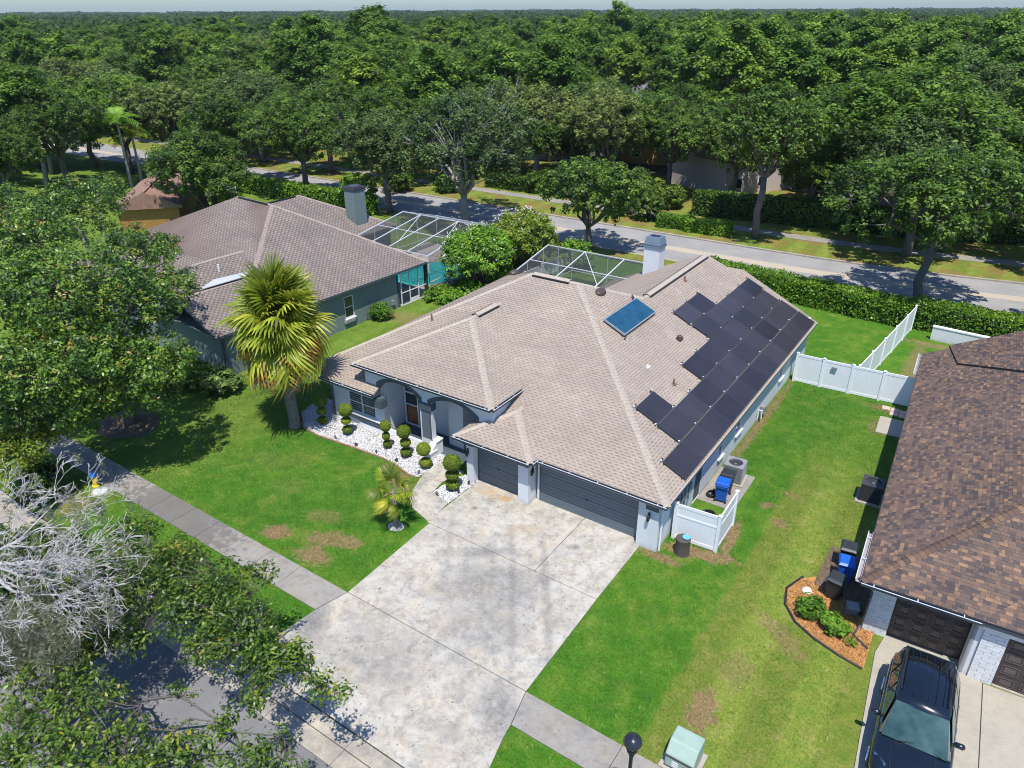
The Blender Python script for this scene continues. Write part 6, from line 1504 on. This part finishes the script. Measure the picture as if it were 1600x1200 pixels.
shrub('second crape myrtle with yellow green foliage nearer the boulevard', -23.6, 26.4, 5.4, 3.0, 'myrtle', 480, 34, .22, 10, 'crape_myrtle', cr=.42, cat='tree', stems=40)
shrub('green bush between the crape myrtle and the screen enclosure', -20.3, 29.8, 2.6, 1.6, 'bright', 160, 26, .2, 12, cr=.3)
rng = np.random.default_rng(77); n = 60; d = rng.normal(size=(n, 3)); d[:, 2] = np.abs(d[:, 2]); d /= np.linalg.norm(d, axis=1, keepdims=True)
for nm, c in (('crape_myrtle', (0, 0, 2.8)), ('crape_myrtle.001', (0, 0, 3.0))):
    Pn = np.repeat(np.array(c) + d * np.array([2.9, 2.9, 2.5]), 7, 0) + rng.normal(0, .09, (n * 7, 3)); V, F = leaf_cards(Pn, rng.normal(size=Pn.shape), .10, rng, .8)
    o = link('blossom', np_mesh('blossom', V, F, [plain('pale_blossom', (.70, .66, .62), .8, .05)], np.zeros(len(V))), bpy.data.objects.get(nm)); o['kind'] = 'stuff'
for i, (px, py, h, r, mt) in enumerate(((560, 318, 3.4, 2.2, 'bright'), (905, 305, 3.2, 2.5, 'bright'), (1000, 310, 3.0, 2.6, 'bright'), (1040, 325, 2.6, 2.0, 'oak'), (965, 335, 2.4, 1.8, 'oak'), (1010, 345, 3.2, 1.6, 'oak'), (620, 300, 2.4, 2.0, 'oak'), (845, 300, 2.6, 2.2, 'oak'), (700, 300, 2.0, 1.8, 'bright'))):
    q = at(px, py); shrub(('leafy bush of uneven shape beside the boulevard, %s' % ('left of the tall chimney', 'before the small blue pool', 'right of the small blue pool', 'under the slender oak', 'on the far verge in the shade', 'dark and upright by the path', 'in the shade of the road oaks', 'behind the gnarled oak', 'small and bright between trunks')[i]), q.x, q.y, h, r, mt, 150, 26, .26, 100 + i, cr=.4)

# fallen leaves
rng = np.random.default_rng(41); n = 330; P = np.stack([rng.uniform(-9, 3, n), rng.uniform(-14.5, -1, n), np.full(n, .066)], 1); P2 = np.stack([rng.uniform(-24, -9, 160), rng.uniform(-14, -3, 160), np.full(160, .075)], 1); P = np.concatenate([P, P2])
V, F = leaf_cards(P, rng.normal(0, .3, P.shape) + np.array([0, 0, 1]), .075, rng, .5); k = NT('dry_leaf'); k.col(k.ramp(k.attr(), [(0, (.12, .07, .03)), (.5, (.26, .15, .05)), (1, (.30, .28, .06))])); k.rough(.8)
o = link('fallen_leaves', np_mesh('fallen_leaves', V, F, [k.mat], np.repeat(rng.random(len(P)), 4))); tag(o, 'dry fallen leaves scattered over the drive and lawn', 'leaves', None, 'stuff')
# ================================================================ trees
K = {}
M['bright_oak'] = leaf_mat('bright_oak_leaf', (.028, .060, .009), (.10, .185, .022), (.23, .33, .045), .55, .32)
def mk(key, *a, **k): K[key] = make_tree_meshes(key, *a, **k)
for i in range(4):
    mk('oak%d' % i, 20 + i, 12.5, 6.3, M['oak' if i % 2 == 0 else 'oak2'], M['bark'], 860, 42, .46, .25, trunk_h=.36, n_lobes=11, trunk_r=.34, droop=.35, twigs=170, moss=60 if i % 2 else 20, twig_r=.05)
for i in range(3):
    mk('oakm%d' % i, 40 + i, 12, 6.6, M[('oak', 'oak2', 'bright_oak')[i]], M['bark'], 700, 42, .54, .29, trunk_h=.3, n_lobes=10, trunk_r=.34, droop=.4, twigs=70, moss=14, twig_r=.06)
for i in range(2):
    mk('pine%d' % i, 50 + i, 18, 5.2, M['pine'], M['bark_pale'], 330, 44, .85, .42, trunk_h=.4, n_lobes=14, trunk_r=.26, shape='pine', twigs=40, hollow=.2, twig_r=.06)
mk('dense', 74, 11.0, 5.6, M['oak'], M['bark_dark'], 620, 50, .62, .27, trunk_h=.04, n_lobes=13, trunk_r=.3, droop=.3, twigs=80, moss=0)
# gnarled grey oak with many bare limbs, and the slender one on the far verge
mk('gnarled', 70, 14.5, 7.8, M['oak2'], M['bark_pale'], 640, 44, .52, .27, trunk_h=.22, n_lobes=14, trunk_r=.36, droop=.6, twigs=300, moss=70, twig_r=.07)
mk('slender', 71, 13.5, 5.4, M['oak'], M['bark'], 620, 38, .48, .26, trunk_h=.42, n_lobes=9, trunk_r=.30, droop=.5, twigs=150, moss=60)
mk('verge', 73, 13.0, 6.8, M['oak'], M['bark'], 760, 40, .46, .26, trunk_h=.38, n_lobes=11, trunk_r=.30, droop=.5, twigs=220, moss=40)
mk('small_oak', 72, 9.2, 5.4, M['oak'], M['bark'], 540, 38, .42, .25, trunk_h=.26, n_lobes=10, trunk_r=.26, droop=.3, twigs=150, moss=24)
near_oaks = [
    ('small_oak', -21.9, 35.4, 0.4, 1.0, 'smaller oak with forked pale trunk standing behind the screen enclosure'),
    ('gnarled', -37.2, 36.0, 1.0, 1.05, 'gnarled grey oak with twin bare limbs and hanging moss above the left pool enclosure'),
    ('verge', 5.5, 35.6, 2.2, 1.0, 'oak with leaning pale trunk whose shade crosses the boulevard, above the white fence'),
    ('oak1', -47.0, 35.4, .3, .9, 'oak with crooked forked trunk just right of the tall chimney'),
    ('oak2', -60.8, 35.8, 1.3, .95, 'oak with straight dark trunk left of the tall chimney'),
    ('oak0', -73.0, 35.8, 3.3, .95, 'oak with dark trunk at the end of the bright hedge'),
    ('oak3', -87.0, 35.4, 4.4, 1.0, 'oak in the boulevard row left of the queen palm'),
    ('oak2', 20.0, 37.5, 4.0, 1.0, 'oak of the verge row at the right edge whose low branch hangs in view'),
    ('slender', -10.3, 47.6, .5, 1.05, 'tall slender oak with long bare trunk on the far verge'),
    ('oak3', 2.8, 49.3, 1.9, 1.05, 'dark oak on the far verge behind the shaded hedge'),
    ('oak2', 15.5, 51.5, 3.1, 1.1, 'dark spreading oak on the far verge at the right'),
    ('oak2', -24.5, 59.0, .7, .95, 'oak partly hiding the orange wall behind the small blue pool'),
    ('oak0', -17.0, 60.5, 1.7, .8, 'oak in front of the pale gable beyond the boulevard hedge'),
    ('gnarled', -44.0, 60.5, 2.7, .95, 'open grey oak with bare limbs before the brown roofed house'),
    ('oak1', 27.0, 55.0, 5.1, 1.1, 'oak on the far verge beyond the right edge of the roofs'),
    ('oak1', -31.0, 56.5, .9, 1.0, 'oak right behind the gnarled one across the boulevard'),
    ('oak0', -56.0, 47.3, 2.5, 1.0, 'oak on the far verge left of the gnarled one'),
    ('oak2', -69.0, 47.5, 4.5, 1.0, 'oak on the far verge over the darkest shade of the road'),
    ('oak3', -83.0, 47.3, .2, 1.0, 'far verge oak beyond the queen palm'),
    ('oak0', -97.0, 47.0, 1.2, 1.0, 'far verge oak at the left near the side street'),
]
for (k, x, y, r, s, lab) in near_oaks: place_tree(K[k], (x, y, 0), r, s, 'oak_tree', lab, 'tree')
for i, (px, py, s, k, lab) in enumerate((
    (332, 350, 1.0, 'dense', 'very dark dense oak between the ochre house and the grey roof'), (150, 262, 1.0, 'oak0', 'dark oak with a bare twig patch left of the queen palms'),
    (60, 262, 1.15, 'oak3', 'broad oak at the left edge above the magnolia'), (-60, 300, 1.1, 'oak1', 'oak cut by the left edge of the photo'),
    (112, 300, 1.0, 'oak2', 'oak right behind the magnolia top beside the ochre house'), (20, 330, .8, 'oak2', 'lower oak at the left edge behind the magnolia top'), (118, 215, 1.1, 'oak1', 'grey green oak beyond the dark left oaks'), (285, 262, .85, 'oak1', 'small oak beside the second queen palm'))):
    q = at(px, py); place_tree(K[k], (q.x, q.y, 0), i * 1.7, s, 'oak_tree', lab, 'tree')

rng = np.random.default_rng(99)
def blocked(x, y): return any((x - a) ** 2 + (y - b) ** 2 < r * r for a, b, r in HOUSE_SPOTS)
pts = []; tries = 0; used = [(x, y) for (_, x, y, *_r) in near_oaks]
while len(pts) < 420 and tries < 40000:
    tries += 1
    d = 66 + 270 * rng.random() ** 1.15; a = YAW + rng.uniform(-.68, .68)
    x = CAM[0] + math.sin(a) * d; y = CAM[1] + math.cos(a) * d
    if blocked(x, y): continue
    if y < road_y(x) + 15:
        if not (x < -90 and (y > road_y(x) + 9 or 4 < y < 32)): continue
    if (x + 30) ** 2 + (y - 62) ** 2 < 45: continue
    mind = 7.2 if d < 120 else (8.0 if d < 200 else 9.5)
    if any((x - p[0]) ** 2 + (y - p[1]) ** 2 < mind ** 2 for p in pts) or any((x - p[0]) ** 2 + (y - p[1]) ** 2 < 36 for p in used): continue
    pts.append((x, y, d))
names = {'oak': ('dark green spreading oak in the closed woodland beyond the boulevard', 'tree', 'oaks in the woodland beyond the boulevard'),
         'pine': ('bright green pine rising out of the far wood', 'tree', 'pines in the far wood')}
cnt = {'oak': 0, 'pine': 0}
for (x, y, d) in sorted(pts, key=lambda p: p[2]):
    right = (math.atan2(x - CAM[0], y - CAM[1]) - YAW)
    pine = d > 105 and rng.random() < (.8 if right > .05 else .3)
    kd = 'pine' if pine else 'oak'; cnt[kd] += 1
    if pine: s = rng.uniform(.78, 1.02) * (1.08 if (right > .2 or d > 150) else 1); k = K['pine%d' % rng.integers(2)]; sc = (s * 1.15, s * 1.15, s)
    else: s = rng.choice([.8, .95, 1.1, 1.3]) * rng.uniform(.92, 1.08); k = K['oakm%d' % rng.integers(3)]; sc = (s * rng.uniform(.95, 1.25), s * rng.uniform(.95, 1.25), s)
    if cnt[kd] > 290: continue
    place_tree(k, (x, y, 0), rng.uniform(0, 6.28), sc, kd + '_tree', *names[kd])
# the few that stand out of the far wood
q = (-118, 108); place_tree(K['pine0'], (*q, 0), 1.0, (1.9, 1.9, 1.18), 'pine_tree', 'broad bright yellow green pine breaking the skyline at upper left', 'tree')
q = (-150, 92); place_tree(K['pine1'], (*q, 0), 2.0, (1.3, 1.3, 1.0), 'pine_tree', 'bright green treetop at the far left of the skyline', 'tree')
q = (-78, 150); place_tree(K['pine0'], (*q, 0), 3.0, (1.2, 1.2, 1.22), 'pine_tree', 'tall thin pine breaking the skyline with a bare trunk', 'tree')

# farther woods read as one mass
rng = np.random.default_rng(5); V_ = []; F_ = []; T_ = []; nb = 0
d = 300 + 2900 * rng.random(3000) ** 2.1; a = YAW + rng.uniform(-.80, .80, 3000); X = CAM[0] + np.sin(a) * d; Y = CAM[1] + np.cos(a) * d
hgt = rng.uniform(11.5, 15.5, 3000) + (rng.random(3000) < .10) * rng.uniform(1, 3, 3000); rad = rng.uniform(6, 9, 3000) * (1 + d / 900)
per = 62; dd = rng.normal(size=(3000, per, 3)); dd[:, :, 2] = np.abs(dd[:, :, 2]) * .9 - .05; dd /= np.linalg.norm(dd, axis=2, keepdims=True)
P = np.stack([X, Y, hgt * .62], 1)[:, None, :] + dd * np.stack([rad, rad, hgt * .38], 1)[:, None, :] * rng.uniform(.8, 1.05, (3000, per, 1))
sz = np.repeat((1.5 + d / 480), per) * rng.uniform(.7, 1.3, 3000 * per)
V, F = leaf_cards(P.reshape(-1, 3), (dd + rng.normal(0, .4, dd.shape) + np.array([0, 0, .3])).reshape(-1, 3), sz, rng, .75)
t = np.clip(np.repeat(rng.normal(.45, .15, 3000), per) + rng.normal(0, .12, 3000 * per), 0, 1)
M['farwood'] = leaf_mat('far_wood_leaf', (.018, .038, .010), (.055, .095, .022), (.12, .18, .045), .7, .2, .1)
o = link('distant_woods', np_mesh('distant_woods', V, F, [M['farwood']], np.repeat(t, 4))); tag(o, 'low dark woods reaching to the horizon', 'woods', None, 'stuff')

# ---------------------------------------------------------------- magnolia and street trees close to the camera
def lobed_tree(name, label, base, spec, mat, barkmat, n, per, cr, leaf, seed, trunk_r, trunk_top, hollow=.4, twigs=200, twig_r=.02, droop=.0, up=.6, aspect=.5, flat=.8, zs=1, rs=1, limbs=1):
    b = Vector(base); lobes = []
    for (px, py, z, r) in spec:
        z, r = z * zs, r * rs
        q = at(px, py, z) - b; lobes.append((q.x, q.y, z - b.z, r, r, r * .8))
    rng = np.random.default_rng(seed); V, F, t, C = crown_arrays(rng, lobes, n, per, cr, leaf, flat=flat, up=up, hollow=hollow, droop=droop, aspect=aspect)
    root = thing(name, label, 'tree', b); link('crown', np_mesh('crown', V, F, [mat], t), root)
    mb = MB(); top = Vector(trunk_top) - b; ends = list(limb(mb, (0, 0, -.1), top, trunk_r * 1.2, trunk_r * .8, rng, .05, 4, 10))[3:]
    for lb in lobes[::limbs]: ends += limb(mb, top, lb[:3], trunk_r * .5, trunk_r * .1, rng, .2, 6, 6)[1:]
    for i in rng.choice(len(C), min(twigs, len(C)), replace=False):
        c = Vector(C[i]); e = min(ends, key=lambda p: (p - c).length); limb(mb, e, c, trunk_r * .10 + .004, twig_r * .4, rng, .12, 3, 4)
    me = bpy.data.meshes.new('trunk'); me.from_pydata(mb.v, [], mb.f); me.materials.append(barkmat); me.polygons.foreach_set('use_smooth', [True] * len(mb.f)); me.update(); link('trunk', me, root)
    return root
lobed_tree('magnolia_tree', 'big glossy dark green magnolia on the lawn in front of the green house', (-27.3, -6.7, 0),
    [(120, 330, 9.0, 2.5), (50, 380, 9.0, 2.8), (215, 400, 8.2, 2.1), (110, 460, 8.4, 3.0), (200, 490, 6.8, 2.4), (20, 480, 8.0, 2.8), (265, 450, 7.0, 1.5), (120, 570, 6.2, 2.5), (40, 590, 6.0, 2.4),
     (235, 580, 5.4, 1.8), (275, 560, 5.0, 1.1), (170, 300, 8.0, 1.6), (0, 330, 8.5, 2.2), (265, 385, 7.2, .9), (90, 640, 4.4, 1.6), (180, 610, 4.4, 1.5), (240, 620, 4.0, 1.2), (30, 640, 4.6, 1.6), (150, 640, 3.6, 1.1)], M['magnolia'], M['bark'], 2300, 34, .42, .18, 31, .34, (-27.5, -6.3, 3.4), twigs=260, aspect=.5)
lobed_tree('street_tree', 'yellowing street tree at the left edge below the magnolia', (-24.6, -12.4, 0),
    [(30, 650, 5.0, 1.5), (90, 665, 4.7, .9), (0, 700, 4.6, 1.3), (60, 700, 4.4, .8), (-40, 640, 5, 1.6), (15, 740, 4.0, .6)], M['myrtle'], M['bark'], 420, 26, .32, .17, 32, .12, (-24.8, -12.6, 1.9), twigs=90, zs=.7)
lobed_tree('street_tree', 'leafy street tree hanging over the pavement and street in the lower left corner', (-12.6, -12.6, 0),
    [(205, 845, 5.6, 1.0), (275, 880, 6.0, 1.0), (345, 915, 6.2, .9), (235, 915, 6.4, 1.2), (170, 890, 6.0, 1.0), (300, 950, 6.6, 1.1), (350, 950, 6.6, 1.0), (405, 895, 6.3, .5), (385, 985, 6.5, .95), (330, 1010, 6.4, .75),
     (420, 1040, 6.4, .75), (460, 1030, 6.4, .6), (500, 1070, 6.3, .42), (525, 1085, 6.2, .25), (190, 950, 5.6, 1.0), (150, 900, 5.4, 1.0), (210, 1000, 5.6, .6), (400, 1090, 6.0, .45), (130, 1010, 5.2, 1.0)],
    M['near'], M['bark'], 1250, 16, .32, .15, 33, .12, (-12.6, -13.0, 2.2), zs=.6, rs=1.02, limbs=2, hollow=.25, twigs=600, twig_r=.02, aspect=.46, flat=.75)
lobed_tree('street_tree', 'dark leafy tree filling the bottom left corner over the grey street', (-10.8, -19.0, 0),
    [(30, 1180, 7.2, 1.4), (110, 1150, 7.2, 1.0), (190, 1180, 7.0, .9), (270, 1190, 7.0, .8), (330, 1170, 6.9, .55), (400, 1185, 6.8, .5), (440, 1150, 6.6, .3), (60, 1080, 6.6, 1.0), (10, 1000, 6.4, 1.2), (60, 960, 6.0, 1.1), (120, 1060, 6.4, .7),
     (20, 880, 5.6, 1.2), (350, 1130, 6.7, .42), (280, 1090, 6.7, .4), (160, 1090, 6.6, .6), (90, 1210, 7.2, 1.2), (250, 1240, 7, 1.3), (420, 1260, 6.8, 1.2), (330, 1300, 6.8, 1.6)],
    M['near'], M['bark'], 950, 16, .32, .15, 34, .14, (-10.6, -18.6, 2.2), zs=.52, rs=1.05, limbs=3, hollow=.25, twigs=450, twig_r=.02, aspect=.46, flat=.75)
lobed_tree('street_tree', 'dark glossy tree low in the shade under the bare grey branches', (-17.0, -14.6, 0),
    [(40, 905, 2.8, 1.1), (100, 935, 2.8, 1.0), (155, 985, 2.8, .9), (60, 1020, 2.8, 1.1), (0, 860, 2.8, 1.0), (110, 850, 2.7, .8), (-20, 960, 2.8, 1.2), (175, 920, 2.7, .7), (55, 845, 2.6, .7)],
    M['magnolia'], M['bark_dark'], 620, 18, .3, .17, 37, .12, (-16.5, -15.2, 1.2), hollow=.2, twigs=60)
q = at(68, 778); shrub('large leaved dark green shrub on the verge above the bare branches', q.x, q.y, 1.7, 1.0, 'magnolia', 110, 20, .24, 38, cr=.26)
# dead grey branches with moss
dt = thing('dead_tree', 'bare grey branching tree with hanging moss at the left edge above the street', 'tree', (-16.5, -17.5, 0))
rng = np.random.default_rng(12); mb = MB(); B0 = Vector((-16.5, -17.5, 0)); tips = []
def grow(p, d, L, r, depth):
    n = 4; pts = [p]; rad = [r]; q = p.copy(); dd = d.copy()
    for i in range(n):
        dd = (dd + Vector(rng.normal(0, .17, 3)) + Vector((0, 0, .015))).normalized(); q = q + dd * L / n; pts.append(q.copy()); rad.append(max(.0085, r * (1 - .42 * (i + 1) / n)))
    mb.tube([v - B0 for v in pts], rad, 6 if r > .03 else 4)
    if depth == 0: tips.append(q.copy()); return
    for k in range(3 if depth != 2 else 2):
        i = int(rng.integers(2, n + 1)); ax = Vector(rng.normal(size=3)).normalized(); nd = (dd + ax * rng.uniform(.45, .85)).normalized(); nd.z *= .6; nd.normalize()
        grow(pts[i], nd, L * rng.uniform(.52, .8), rad[i] * rng.uniform(.5, .72), depth - 1)
root_p = at(-40, 880, 5.0)
limb(mb, (0, 0, 0), root_p - B0, .2, .08, rng, .08, 6, 9)
for (tx, ty, tz, L0, r0) in ((110, 800, 5.2, 1.7, 0.053), (150, 880, 5.4, 1.8, 0.056), (120, 980, 5.4, 1.7, 0.050), (40, 1050, 5.2, 1.4, 0.037), (200, 930, 5.4, 1.5, 0.034), (90, 900, 5.3, 1.4, 0.037), (0, 960, 5.2, 1.3, 0.037), (30, 800, 5.1, 1.3, 0.031)):
    tgt = at(tx, ty, tz); dv = (tgt - root_p); st = root_p + dv * .25; limb(mb, root_p - B0, st - B0, r0 * 1.3, r0 * 1.1, rng, .05, 2, 6)
    mid = root_p + dv * .6; limb(mb, st - B0, mid - B0, r0 * 1.1, r0 * .8, rng, .1, 4, 6)
    for k in range(4): grow(st.lerp(mid, (k + 1) / 5), (dv.normalized() + Vector(rng.normal(0, .35, 3))).normalized(), L0 * .9, r0 * .6, 4)
mb.build('branch', M['deadwood'], dt, smooth=True)
P = []
for tp in tips:
    s_ = tp
    if rng.random() < .05 and tp.z < 9:
        n = 60; L = rng.uniform(.3, 1.2); z = rng.random(n) ** 1.1 * L; P.append(np.stack([s_.x + rng.normal(0, .07, n), s_.y + rng.normal(0, .07, n), s_.z - z], 1) - np.array(B0))
for (px, py, z, L, w, n) in ((35, 960, 5.1, 1.9, .30, 2300), (85, 985, 5.1, 1.7, .26, 1500), (140, 950, 5.1, 1.0, .16, 350), (10, 985, 5.0, 1.8, .32, 1500), (62, 1020, 4.8, 1.4, .14, 500)):
    q = at(px, py, z) - B0; zz = rng.random(n) * L; P.append(np.stack([q.x + rng.normal(0, w, n) * (1 - .4 * zz / L), q.y + rng.normal(0, w, n) * (1 - .4 * zz / L), q.z + .3 - zz], 1))
P = np.concatenate(P); N = rng.normal(size=P.shape); N[:, 2] *= .15; V, F = leaf_cards(P, N, .15, rng, .2)
V = V.reshape(-1, 4, 3); ctr = V.mean(1, keepdims=True); 
o = link('hanging_moss', np_mesh('hanging_moss', V.reshape(-1, 3), F, [M['moss']], np.repeat(rng.random(len(P)), 4)), dt); o['kind'] = 'stuff'
# ---------------------------------------------------------------- thin summer haze round everything
mb = MB(); mb.box(-2600, -300, -1.5, 1800, 3400, 27); hz = mb.build('haze', None, None) if False else None
me = bpy.data.meshes.new('haze'); me.from_pydata(mb.v, [], mb.f); hm = bpy.data.materials.new('haze'); hm.use_nodes = True; hm.node_tree.nodes.clear()
ho = hm.node_tree.nodes.new('ShaderNodeOutputMaterial'); hv = hm.node_tree.nodes.new('ShaderNodeVolumePrincipled'); hv.inputs['Color'].default_value = (.78, .88, 1, 1); hv.inputs['Density'].default_value = 0.00010; hv.inputs['Anisotropy'].default_value = .3
hm.node_tree.links.new(hv.outputs[0], ho.inputs['Volume']); me.materials.append(hm); me.update(); o = link('haze', me); o['kind'] = 'stuff'
